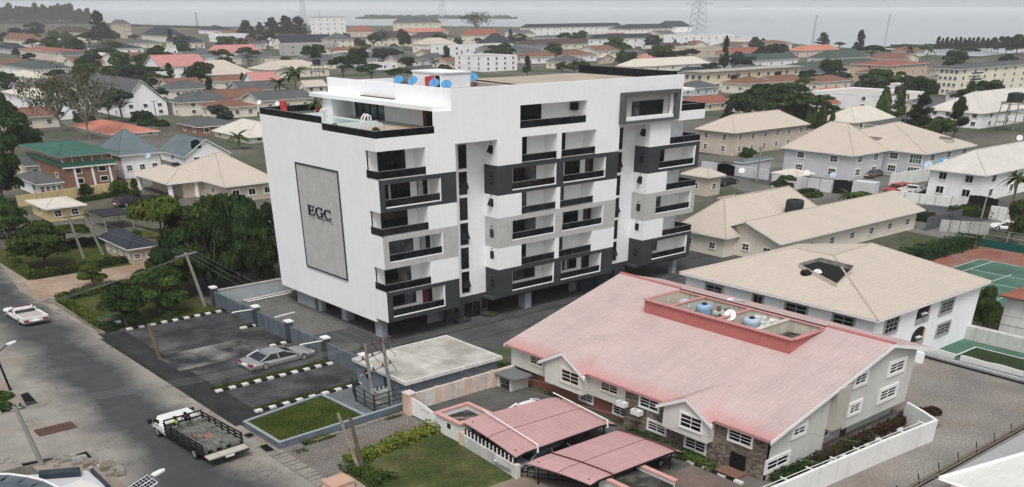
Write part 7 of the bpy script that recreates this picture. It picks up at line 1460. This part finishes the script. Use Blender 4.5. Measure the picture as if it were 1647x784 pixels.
car('parked_car','black car parked half under the second carport',(-3.0,-35.2),-math.pi/2-.1,6.4,2.7,1.1,CBLACK); car('parked_car','dusty grey car deep under the white framed carport',(-6.5,-27.4),-math.pi/2,6.2,2.6,1.1,CGREY)
car('parked_car','white car parked behind the white framed carport',(-1.69,-23.61),-math.pi/2,6.2,2.6,1.2,CWHITE)
car('parked_car','pale grey car nose of which shows beside the picket rail',(-7.5,-29.8),math.pi/2,6.0,2.4,1.05,SILVER,'suv')
for k,(x,y,m,kd,rt,lb) in enumerate(((1467,311,CWHITE,'pickup',-1.5,'white pickup parked behind the white wall at right'),(1510,305,CBLACK,'suv',-1.5,'black estate car beside the white pickup'),(1444,309,CRED,'suv',1.5,'red car half hidden behind the villa side wall'),(1402,284,CGREY,'saloon',-1.4,'dark car inside the villa gate'),(1452,289,CBLACK,'saloon',-1.4,'black car under the villa bay window'),(1628,372,CWHITE,'van',.3,'white van at the right edge above the green screen'),(216,330,CBLACK,'suv',-1.5,'black car parked before the porch pillars'),(238,326,CBLACK,'saloon',-1.5,'second black car tucked beside the porch'),(1165,297,CBLACK,'saloon',-1.5,'dark car between the two pillars behind the tower'),(585,112,CWHITE,'saloon',.4,'distant white car between the white sheds'))):
    p=[(120.40,11.77),(127.81,10.66),(119.65,14.13),(132.18,26.95),(133.30,20.95),(101.25,-15.05),(9.81,91.04),(12.48,91.81),(102.36,39.68),(252.19,397.00)][k]; car('parked_car',lb,p,rt,6.4,2.7,1.35,m,kd)
# ---- stake bed lorry
t=thing('lorry','white cab lorry with a dark slatted stake bed turning on the street','lorry',(-25.0,-10.9,0),math.radians(4)); TD=mat('black_stake_steel',(.018,.018,.019),.6,.1,2,.05)
W_=3.3; b=MB(); loft(b,[sec(y,W_*w,z0,z1,.15,.88) for y,w,z0,z1 in ((2.2,.95,.45,1.35),(2.35,.97,.42,1.62),(3.6,.97,.42,1.62),(4.15,.95,.42,1.25),(4.45,.9,.45,.95),(4.5,.82,.5,.9))]); b.build('cab',CWHITE,t)
m=MB().quad([(-1.25,3.72,1.56),(1.25,3.72,1.56),(1.42,4.2,1.18),(-1.42,4.2,1.18)]); m.v=[(x,y+.03,z+.02) for x,y,z in m.v]; m.build('windscreen',CGL,t)
for s in (-1,1):
    MB().quad([(s*1.615,2.9,1.05),(s*1.615,3.9,1.05),(s*1.50,3.65,1.50),(s*1.50,2.9,1.50)]).build('side_window',CGL,t); MB().box(s*1.62,3.95,1.0,s*1.95,4.05,1.35).build('mirror',TD,t)
    wheel(t,s*1.4,3.5,.42,.4); wheel(t,s*1.38,-2.4,.42,.5)
    MB().box(s*1.1,-4.15,.62,s*1.4,-4.08,.72).build('tail_light',TAIL,t)
BED=mat('pale_concrete_block',(.19,.19,.172),.95,.18,2.5,.12,6)
MB().box(-1.6,-4.0,.62,1.6,1.95,.74).build('bed_floor',TD,t); MB().box(-.5,-4.0,.4,.5,3,.6).build('chassis',TD,t)
# load of hollow blocks in rows: each block a part
hb1=MB(); 
for q in ((-.16,-.20,0,.16,-.12,.26),(-.16,.12,0,.16,.20,.26),(-.16,-.12,0,-.10,.12,.26),(.10,-.12,0,.16,.12,.26),(-.03,-.12,0,.03,.12,.26)): hb1.box(*q)
hbm=hb1.mesh('hollow_block',BED)
for i in range(8):
    for j in range(13):
        if (i in(2,3) and 4<j<9 and random.random()<.75) or random.random()<.05: continue
        o=link('hollow_block',hbm,t,(-1.36+i*.385+random.uniform(-.02,.02),-3.55+j*.425+random.uniform(-.02,.02),.745+(0.2 if random.random()<.10 else 0))); o.rotation_euler=(0,0,random.uniform(-.06,.06))
MB().box(-.5,-1.6,.745,.6,.2,.86).build('rubble_patch',mat('brown_rubble',(.16,.11,.085),.95,.3,2,.2,8),t); tag(MB().prism([(-.1,-1.5),(.7,-1.4),(.65,-.95),(.05,-1.0)],.87,1.0).build('red_sack',mat('red_sack_cloth',(.50,.06,.05),.8,.1,3,.1)),'small red sack lying on the blocks in the lorry bed','sack')
s_=bpy.data.objects['red_sack']; s_.location=(-25.0,-10.9,0); s_.rotation_euler=(0,0,math.radians(4))
for s in (-1,1):
    for k in range(7): MB().box(s*1.58-.05,-3.95+k*.96,.5,s*1.58+.05,-3.85+k*.96,1.62).build('stake',TD,t)
    for z in (.82,1.08,1.34,1.58): MB().box(s*1.63-.03,-4.0,z-.06,s*1.63+.03,1.98,z+.06).build('side_slat',TD,t)
for z in (.9,1.35,1.75): MB().box(-1.6,1.9,z-.05,1.6,1.98,z+.05).build('headboard_rail',TD,t)
for x in (-1.55,-.5,.5,1.5): MB().box(x,1.9,.7,x+.08,1.98,1.82).build('headboard_post',TD,t)
MB().quad([(-1.62,-4.02,.78),(1.62,-4.02,.78),(1.62,-4.75,.70),(-1.62,-4.75,.70)]).quad([(-1.62,-4.75,.64),(1.62,-4.75,.64),(1.62,-4.02,.72),(-1.62,-4.02,.72)]).build('tailboard',mat('bare_timber_board',(.42,.39,.34),.85,.1,2,.1),t); MB().box(-1.62,-4.78,.52,1.62,-4.7,.63).build('rear_bar',TD,t); MB().box(-.35,-4.82,.5,.35,-4.79,.66).build('number_plate',WTRIM,t)
# ---- two people riding behind the cab
SKIN=mat('dark_skin',(.075,.042,.028),.6,.05,2,.03)
def skin_body(name,joints,edges,rad,m,parent,lv=2):
    me=bpy.data.meshes.new(name); bm=bmesh.new(); sk=bm.verts.layers.skin.verify(); vs=[]
    for k,(p,r) in enumerate(zip(joints,rad)): v=bm.verts.new(p); v[sk].radius=(r,r) if not isinstance(r,tuple) else r; v[sk].use_root=(k==0); vs.append(v)
    for a,b in edges: bm.edges.new((vs[a],vs[b]))
    bm.to_mesh(me); bm.free(); o=link(name,me,parent); s=o.modifiers.new('skin','SKIN'); s.use_smooth_shade=True; u=o.modifiers.new('sub','SUBSURF'); u.levels=u.render_levels=lv
    dg=bpy.context.evaluated_depsgraph_get(); m2=bpy.data.meshes.new_from_object(o.evaluated_get(dg)); o.modifiers.clear(); o.data=m2; m2.materials.clear(); m2.materials.append(m); return o
def rider(x,y,z,rot,label,topm,legm,arm):
    """seated on the headboard/cab edge: hips at origin, legs forward (+y), one arm to the rail"""
    t=thing('person',label,'person',(x,y,z),rot); k=.80
    J=[(0,0,.05),(0,-.02,.22),(0,-.03,.40),(0,-.02,.52),(0,.0,.60),(-.12,.05,.04),(-.14,.36,.06),(-.14,.42,-.30),(-.14,.52,-.33),(.12,.05,.04),(.15,.36,.05),(.15,.40,-.30),(.15,.5,-.33),(-.21,-.02,.46),(-.30,.05,.26),arm[0],(.21,-.02,.46),(.31,.05,.26),arm[1]]
    R=[.13,.14,.15,.07,.06,.10,.075,.05,.045,.10,.075,.05,.045,.075,.052,.036,.075,.052,.036]; E=[(0,1),(1,2),(2,3),(3,4),(0,5),(5,6),(6,7),(7,8),(0,9),(9,10),(10,11),(11,12),(2,13),(13,14),(14,15),(2,16),(16,17),(17,18)]
    J=[(a*k*1.25,b*k*1.15,c*k) for a,b,c in J]; R=[r*k*1.1 for r in R]
    body=skin_body('body',J,E,R,SKIN,t)
    h=MB(); h.lathe((0,.01,.60*k),[(.03,-.10),(.075,-.07),(.10,-.01),(.108,.05),(.10,.12),(.06,.165),(.015,.18)],14); hd=h.build('head',SKIN,t,True); hd.scale=(1.12,1.12,1)
    MB().box(-.015,.10,.60*k-.0,.015,.135,.60*k+.045).build('nose',SKIN,hd)
    for s in (-1,1): MB().box(s*.04-.014,.095,.60*k+.045,s*.04+.014,.109,.60*k+.06).build('eye',KW,hd); MB().lathe((s*.112,.0,.60*k+.02),[(.01,-.03),(.022,0),(.01,.035)],6).build('ear',SKIN,hd)
    MB().box(-.03,.098,.60*k-.035,.03,.106,.60*k-.025).build('mouth',RED,hd)
    MB().lathe((0,-.006,.60*k+.055),[(.112,-.02),(.116,.03),(.108,.085),(.07,.125),(.01,.14)],14).build('hair',BLACK,hd,True)
    skin_body('shirt',[J[0],J[1],J[2],(0,J[3][1],J[3][2]-.05),J[13],J[14],J[16],J[17]],[(0,1),(1,2),(2,3),(2,4),(4,5),(2,6),(6,7)],[.155*k,.168*k,.175*k,.085*k,.098*k,.074*k,.098*k,.074*k],topm,t)
    skin_body('trousers',[J[0],J[5],J[6],J[7],J[9],J[10],J[11]],[(0,1),(1,2),(2,3),(0,4),(4,5),(5,6)],[.15*k,.12*k,.092*k,.07*k,.12*k,.092*k,.07*k],legm,t)
    for e,w in ((15,14),(18,17)):
        p=Vector(J[e]); d=(p-Vector(J[w])).normalized(); u=d.cross(Vector((0,0,1))).normalized(); pm_=MB().tube(p-d*.02,p+d*.07,.034,.038,8); pm_.build('palm',SKIN,t,True)
        for q in range(4): s0=p+d*.065+u*(q-1.5)*.019; L=(.058,.068,.064,.05)[q]; m1=s0+d*L*.55+Vector((0,0,-.008)); m=MB().tube(s0,m1,.010,.009,6).tube(m1,m1+(d*.6+Vector((0,0,-.6)))*L*.6,.009,.007,6); m.build('finger',SKIN,t)
        s0=p+u*.034; MB().tube(s0,s0+(d*.5+u*.8)*.045,.011,.010,6).tube(s0+(d*.5+u*.8)*.045,s0+(d*.5+u*.8)*.045+d*.035,.010,.008,6).build('thumb',SKIN,t)
    return t
HV=mat('hi_vis_yellow_cloth',(.52,.60,.24),.8,.06,3,.05); NAVYC=mat('black_cloth',(.014,.015,.017),.9,.1,3,.05); DKJ=mat('dark_trousers',(.03,.03,.035),.9,.1,3,.05)
rx,ry,rz=(-26.14,-10.03,1.62); rider(rx,ry,1.62,.5,'person in a yellow green vest riding behind the white lorry cab',HV,DKJ,((-.32,.30,.12),(.36,.28,.10)))
rx,ry,rz=(-25.17,-9.72,1.62); rider(rx,ry,1.62,-.6,'person dressed in black riding on the lorry headboard',NAVYC,DKJ,((-.36,.22,.08),(.40,.2,.06)))
# ================================================================ poles, wires, lamps, masts
PC=mat('concrete_pole',(.25,.245,.225),.9,.12,1,.1,5); PW=mat('timber_pole',(.13,.10,.075),.95,.2,1,.15,6)
def pole(b,h,label,m=PC,r=.15,lean=(0,0),arms=(),name='utility_pole'):
    t=thing(name,label,'pole',(b[0],b[1],0)); MB().tube((0,0,0),(lean[0],lean[1],h),r,r*.72,9).build('shaft',m,t)
    for (z,ang,L) in arms:
        dx,dy=math.cos(ang)*L/2,math.sin(ang)*L/2; cx,cy=lean[0]*z/h,lean[1]*z/h; a=MB().tube((cx-dx,cy-dy,z),(cx+dx,cy+dy,z),.07,n=5).build('cross_arm',m if m is PW else STEEL,t)
        for u in (-.9,0,.9): MB().lathe((cx+dx*u,cy+dy*u,z+.05),[(.05,0),(.09,.06),(.05,.12),(.08,.18),(.03,.26)],7).build('insulator',KB,a)
    return t
pole((-10.95,-13.95),5.5,'left pole of the transformer pole pair',PC,.17,(-.25,.3),(),'transformer_pole'); pole((-8.85,-13.3),5.4,'right pole of the transformer pole pair',PC,.17,(-.25,.3),(),'transformer_pole')
t=thing('pole_crossbeam','crossbeams with insulators and fuses joining the transformer poles','crossbeam',(-10.1,-13.4,0))
for z in (5.35,4.4,3.2): 
    MB().tube((-1.9,-.45,z),(1.9,.6,z+.05),.075,n=5).build('beam',STEEL if z<5 else PW,t)
    for u in (-1.5,-.4,.7,1.6): MB().lathe((u,u*.28,z+.05),[(.05,0),(.1,.07),(.05,.14),(.09,.2),(.03,.3)],7).build('insulator',mat('brown_insulator',(.09,.035,.025),.4,.05,1,0),t); MB().tube((u,u*.28,z+.2),(u+.3,u*.28-.5,z-.5),.025,n=4).build('fuse_lead',KB,t)
pole((-18.23,-22.95),4.4,'paler of the two weathered timber posts by the driveway',mat('grey_driftwood',(.27,.24,.20),.95,.2,1.5,.2,7),.16,(-.9,.6),(),'timber_post'); pole((-17.95,-23.0),3.9,'darker of the two weathered timber posts by the driveway',PW,.17,(-.35,.5),(),'timber_post')
pole((-19.18,10.46),3.35,'short timber pole standing at the forecourt edge',mat('brown_timber',(.17,.12,.075),.95,.2,1.2,.2,6),.2,(-.35,.2),(),'timber_post')
pole((-35.38,-7.04),4.5,'leaning concrete pole at the side street corner',PC,.2,(-.5,.5),((4.3,.2,.8),)); pole((-8.02,24.87),5.8,'leaning concrete pole with crossarm at the garden corner',PC,.2,(-.9,.5),((5.6,.3,3.0),))
pole((-10.26,57.1),5.5,'left pole of the pair in the upper garden',PC,.2,(-.6,.3)); pole((-7.52,57.62),5.3,'right pole of the pair in the upper garden',PC,.2,(-1.2,.3)); t=thing('pole_crossbeam','dark crossbeam joining the upper garden pole pair','crossbeam',(-9.6,57.6,5.2)); MB().tube((-1.9,-.3,0),(1.6,.3,.05),.08,n=5).build('beam',PW,t)
pole((-18.87,60.34),3.9,'left thin black pole at the left edge',PW,.13,(-.6,.3)); pole((-17.36,61.31),3.9,'right thin black pole at the left edge',PW,.13,(-.6,.3))
for k,(px,py,yt,lb) in enumerate(((1217,292,236,'slim pole with crossarm beside the teal carport roof'),(1578,352,318,'pole in front of the black gate at right'),(1411,340,305,'left thin pole by the villa wall'),(1422,340,306,'right thin pole by the villa wall'),(64,178,130,'thin pole before the white house at left'),(253,196,162,'thin pole beside the grey gable'),(273,130,113,'short pole left of the tan roof'),(1374,158,128,'thin pole beside the blue tank'),(443,168,138,'thin pole next to the terrace dish'),(1616,205,160,'steel pole pair near the water tower'),(122,76,40,'pale pole on the left skyline'))):
    b=[(109.96,37.95),(106.99,-7.49),(100.16,6.55),(101.01,5.82),(50.55,273.93),(65.71,216.69),(139.27,380.87),(291.11,130.22),(118.72,244.64),(238.18,50.27),(243.57,812.05)][k]; h=[6.02,3.10,3.29,3.20,8.35,5.40,4.11,5.91,5.56,6.81,15.39][k]; pole(b,h,lb,PC,.12+h*.012,(0,0),((h*.94,.3,2.0),) if k in (0,9,5) else ())
def lamp(b,h,reach,label):
    t=thing('street_lamp',label,'street lamp',(b[0],b[1],0)); MB().tube((0,0,0),(-.25,.15,h),.11,.08,8).build('post',BLACK,t); MB().tube((-.25,.15,h),(reach[0],reach[1],h+.35),.045,n=6).build('arm',BLACK,t)
    d=Vector((reach[0]+.25,reach[1]-.15,0)).normalized(); n=Vector((-d.y,d.x,0)); p=Vector((reach[0],reach[1],h+.35)); m=MB()
    pts=[p+n*.12,p+d*.25+n*.22,p+d*.9+n*.2,p+d*1.15,p+d*.9-n*.2,p+d*.25-n*.22,p-n*.12]; m.prism([(q.x,q.y) for q in pts][::-1],h+.31,h+.42); m.build('lamp_head',WD,t)
lamp((-32.53,10.86),3.2,(1.0,1.0),'black street lamp with a white head at the left edge'); lamp((-33.6,-21.6),2.6,(1.6,1.0),'white headed street lamp cropped by the bottom edge')
t=thing('solar_panel','framed solar panel tilted on a bracket at the bottom edge','solar panel',(-32.6,-20.8,0)); q=[(-33.68,-20.47,2.60),(-32.20,-20.32,3.00),(-32.12,-21.82,3.00),(-33.58,-21.94,2.60)]; q=[(a+32.6,b+20.8,c) for a,b,c in q]
MB().quad(q).quad([(a,b,c-.06) for a,b,c in q[::-1]]).build('panel',WTRIM,t)
def bil(u,v): return tuple((q[0][i]*(1-u)+q[1][i]*u)*(1-v)+(q[3][i]*(1-u)+q[2][i]*u)*v+(.012 if i==2 else 0) for i in range(3))
CELL=glassmat('solar_cell',(.008,.012,.028),.15,.5)
for i in range(6):
    for j in range(4):
        u0,u1=.03+i*.16,.03+i*.16+.145; v0=.06+j*.225+(.02 if j>1 else -.01); MB().quad([bil(u0,v0),bil(u1,v0),bil(u1,v0+.2),bil(u0,v0+.2)]).build('solar_cell',CELL,t)
MB().tube((0,-.6,0),(0,-.2,2.7),.07,n=6).build('post',BLACK,t)
WIREM=mat('grey_wire',(.20,.20,.20),.7,0,1,0)
def wires(pairs,label,r=.012,sag=.35):
    a0=pairs[0][0]; t=thing('overhead_wires',label,'wires',a0)
    for a,b in pairs:
        m=MB(); prev=None
        for k in range(9):
            u=k/8; p=[a[i]+(b[i]-a[i])*u-a0[i] for i in range(3)]; p[2]-=sag*4*u*(1-u)
            if prev: m.tube(prev,p,r,n=4,caps=False)
            prev=p
        m.build('wire',WIREM,t)
wires([((-11.9+.9*k,-13.9+.2*k,5.45),(-35.9,-6.6+.15*k,4.2+.1*k)) for k in range(4)],'four wires sagging from the transformer poles across the street')
wires([((-8.9+.7*k,25.2+.2*k,5.6),(-36,18+.8*k,3.6)) for k in range(3)],'three wires from the leaning garden pole over the street'); wires([((-8.9+.7*k,25.2+.2*k,5.6),(-11.5+1.2*k,-13.6+.3*k,5.5)) for k in range(3)],'three wires between the garden pole and the transformer poles'); wires([((-8.9+.7*k,25.2+.2*k,5.6),(-10.9+1.0*k,57.4,5.2)) for k in range(3)],'three wires between the two garden poles')
wires([((-8.5,-13.0,4.6),(9.0,-46.2,2.2)),((-8.5,-13.0,4.3),(4.0,-47.2,2.2))],'two service wires dropping past the second carport')
wires([((*(109.96,37.95),5.59),(*(96.32,17.13),6)),((*(109.96,37.95),5.28),(*(121.45,60.68),6))],'thin wires at the slim crossarm pole behind the tower')
# roof dishes of the tower and elsewhere
for k,(px,py,lb,az) in enumerate(((645,128,'leftmost blue dish on the tower roof, on its own',215),(663,129,'second blue dish from the left on the tower roof',205),(699,134,'front blue dish beside the open red door',215),(719,136,'front blue dish right of the red door',225),(727,125,'rear blue dish on the tower roof behind the front pair',210),(749,127,'rightmost blue dish on the tower roof',220))):
    p=[(14.6,17.2),(15.2,15.4),(14.4,10.5),(14.3,8.3),(21.4,15.6),(21.6,13.2)][k]; dish(p[0],p[1],20.86,.56,lb,BD,az,50,'blue dishes on the tower roof',.35 if k<4 else .5)
for k,(px,py,r,m,lb,z) in enumerate(((1340,281,1.0,LB,'pale blue dish on the front wall of the grey villa',2.2),(1493,267,1.5,LB,'blue dish at the right wing of the grey villa',3.0),(1515,261,1.4,BD,'darker blue dish on the villa side wall',3.0),(1522,262,1.3,WD,'white dish beside the darker blue dish',3.0),(1298,277,1.0,WD,'white dish on the carport roof left of the villa',2.6),(1193,274,1.1,WD,'white dish on a post behind the tower bay',1.2),(417,162,1.4,WD,'large white dish left of the terrace',2.0),(446,165,1.4,WD,'second white dish left of the terrace',2.0),(1640,222,1.3,WD,'white dish at the right edge above the dark shed',2.0),(238,248,1.0,LB,'pale blue dish on the teal roof',4.0))):
    p=[(110.85,22.39,2.80),(128.06,13.81,3.60),(134.48,14.57,3.60),(134.33,13.64,3.60),(107.29,25.51,3.20),(108.53,40.68,1.80),(100.16,219.58,3.00),(102.34,212.07,3.00),(188.84,24.61,3.00),(22.47,114.10,4.40)][k]; dish(p[0],p[1],max(0,p[2]-1.0),r*.52,lb,m,215,38)
# water towers
def water_tower(b,h,label,r=1.6):
    t=thing('water_tower',label,'water tower',(b[0],b[1],0))
    for x in (-r,r):
        for y in (-r,r): MB().tube((x,y,0),(x*.85,y*.85,h),.13,n=5).build('leg',WOOD,t)
    for z in (h*.3,h*.62,h*.95):
        for a,b2 in (((-r,-r),(r,-r)),((r,-r),(r,r)),((r,r),(-r,r)),((-r,r),(-r,-r))): MB().tube((a[0]*.92,a[1]*.92,z),(b2[0]*.92,b2[1]*.92,z),.07,n=4).build('brace',WOOD,t)
    MB().box(-r,-r,h,r,r,h+.15).build('platform',WOOD,t); MB().lathe((0,0,h+.15),[(r*.8,0),(r*.82,1.9),(r*.4,2.2)],14).build('barrel',MATS['black_tank'],t); 
water_tower((231.23,46.34),6.65,'black tank on a tall steel frame at the right edge',2.6); water_tower((252.09,91.12),5.13,'black tank on a thin frame beside the cypress',2.2); water_tower((185.88,330.59),6.40,'dark tank on a frame at the end of the tan long roof',2.2)
# villa street front: wall, gate, carport; other small walls
def wall(a,b,h,label,m=WHITE2,th=.18,n=5,cap=None):
    t=thing('boundary_wall',label,'wall',(a[0],a[1],0)); dx,dy=b[0]-a[0],b[1]-a[1]; L=math.hypot(dx,dy); nx,ny=-dy/L*th,dx/L*th
    for k in range(n):
        u0,u1=k/n,(k+1)/n-.12/L; MB().prism([(dx*u0-nx,dy*u0-ny),(dx*u1-nx,dy*u1-ny),(dx*u1+nx,dy*u1+ny),(dx*u0+nx,dy*u0+ny)],0,h).build('wall_panel',m,t)
    return t
wall((110.99,10.78),(113.41,-1.91),1.5,'white boundary wall in front of the pale roofed house',WHITE2); wall((124.01,18.41),(135.55,17.06),2.2,'white side wall between the villa and the pale roofed house',WHITE2)
wall((107.28,32.70),(110.02,21.49),2.0,'pale grey front wall of the villa left of the black gate',W_GREY); wall((110.64,17.59),(111.40,13.64),2.4,'grey gatehouse wall right of the black villa gate',W_GREY,1.2,1)
wall((112.33,53.47),(112.91,37.38),1.8,'grey wall with the black gate behind the tower',W_GREY); wall((92.92,-7.94),(95.97,-14.02),1.6,'weathered pale wall beyond the tennis hedge',CONC); wall((107.88,-8.25),(108.17,-14.91),1.9,'white wall right of the black gate',WHITE2)
for k,(a,b,h,lb) in enumerate((((109.54,21.05),(109.99,17.31),2.2,'black steel villa gate'),((112.88,-2.18),(112.17,-7.20),2.2,'black steel gate at the right end of the white wall'),((111.49,48.80),(111.49,44.62),1.9,'black gate in the grey wall behind the tower'))):
    t=thing('steel_gate',lb,'gate',(a[0],a[1],0)); 
    for j in range(6): u0,u1=j/6,(j+1)/6-.012; MB().prism([((b[0]-a[0])*u0,(b[1]-a[1])*u0-.1),((b[0]-a[0])*u1,(b[1]-a[1])*u1-.1),((b[0]-a[0])*u1,(b[1]-a[1])*u1+.1),((b[0]-a[0])*u0,(b[1]-a[1])*u0+.1)],.05,h+.15*math.sin(j*math.pi/5)).build('gate_panel',BLACK,t)
H('carport_roof','teal sheet carport roof behind the tower bay',(115.48,45.76,10.25,2.31,2.00,2.36),W_GREY,R_TEAL,'hip',None,(0,1),(0,1),.3); H('gate_lodge','low cream roofed lodge beside the villa front wall',(109.81,28.70,5.33,6.19,1.90,2.59),W_GREY,R_CREAM,'hip',None,(1,2),(1,1),.4); H('pillar_porch','beige porch roof with white pillars behind the tower right edge',(88.90,32.88,4.78,6.32,3.20,4.24),W_BEIGE,R_TAN,'hip',None,(1,1),(1,1),.6)
# lattice masts and pylons
def lattice(b,h,w,label,arms=(),n=9,taper=.15,cat='mast',r=.35):
    t=thing('lattice_mast',label,cat,(b[0],b[1],0)); m=MB(); f=lambda z:w*(1-(1-taper)*z/h)
    for sx in (-1,1):
        for sy in (-1,1): m.tube((sx*w,sy*w,0),(sx*w*taper,sy*w*taper,h),r,r*.7,4,False)
    for k in range(n):
        z0,z1=h*k/n,h*(k+1)/n; a,c=f(z0),f(z1)
        for (p,q) in (((-1,-1),(1,-1)),((1,-1),(1,1)),((1,1),(-1,1)),((-1,1),(-1,-1))): m.tube((p[0]*a,p[1]*a,z0),(q[0]*c,q[1]*c,z1),r*.5,None,3,False); m.tube((q[0]*a,q[1]*a,z0),(p[0]*c,p[1]*c,z1),r*.5,None,3,False)
    m.build('lattice',STEEL,t)
    for (z,L) in arms: MB().tube((-L*.76,L*.65,z),(L*.76,-L*.65,z),r*.8,None,4).tube((-L*.76,L*.65,z),(0,0,z+L*.3),r*.4,None,3).tube((L*.76,-L*.65,z),(0,0,z+L*.3),r*.4,None,3).build('cross_arm',STEEL,t)
lattice((909.00,1609.65),62,5,'hazy power pylon left of centre on the skyline',((44,16),(56,11))); lattice((1268.06,1682.71),75,6,'hazy power pylon over the low island',((38,16),(55,12))); lattice((922.47,730.59),70,8,'large hazy power pylon right of the shoreline hall',((30,16),(48,20),(62,14)),12)
lattice((698.32,423.57),22.12,.8,'guyed radio mast on the right skyline',(),12,.8,'mast',.13); lattice((696.98,358.88),23.26,.6,'thin leaning looking mast over the water on the right',(),12,.8,'mast',.09); lattice((669.85,1521.91),19.62,1.5,'thin hazy mast over the lagoon on the left',(),8,.3,'mast',.25); lattice((1409.00,2408.17),18,1.2,'antenna mast behind the tall trimmed house',(),6,.6,'mast',.25)

# ================================================================ air: one box of thin even haze round camera and town
HZ=bpy.data.materials.new('haze'); HZ.use_nodes=True; ht=HZ.node_tree; ht.nodes.clear(); hv=ht.nodes.new('ShaderNodeVolumePrincipled'); ho=ht.nodes.new('ShaderNodeOutputMaterial')
hv.inputs['Color'].default_value=(.93,.95,.975,1); hv.inputs['Density'].default_value=.00015; hv.inputs['Anisotropy'].default_value=0.0
ht.links.new(hv.outputs[0],ho.inputs['Volume'])
hb_=MB().box(-6100,-3100,-1,9100,14100,62).build('haze',HZ); tag(hb_,kind='stuff')
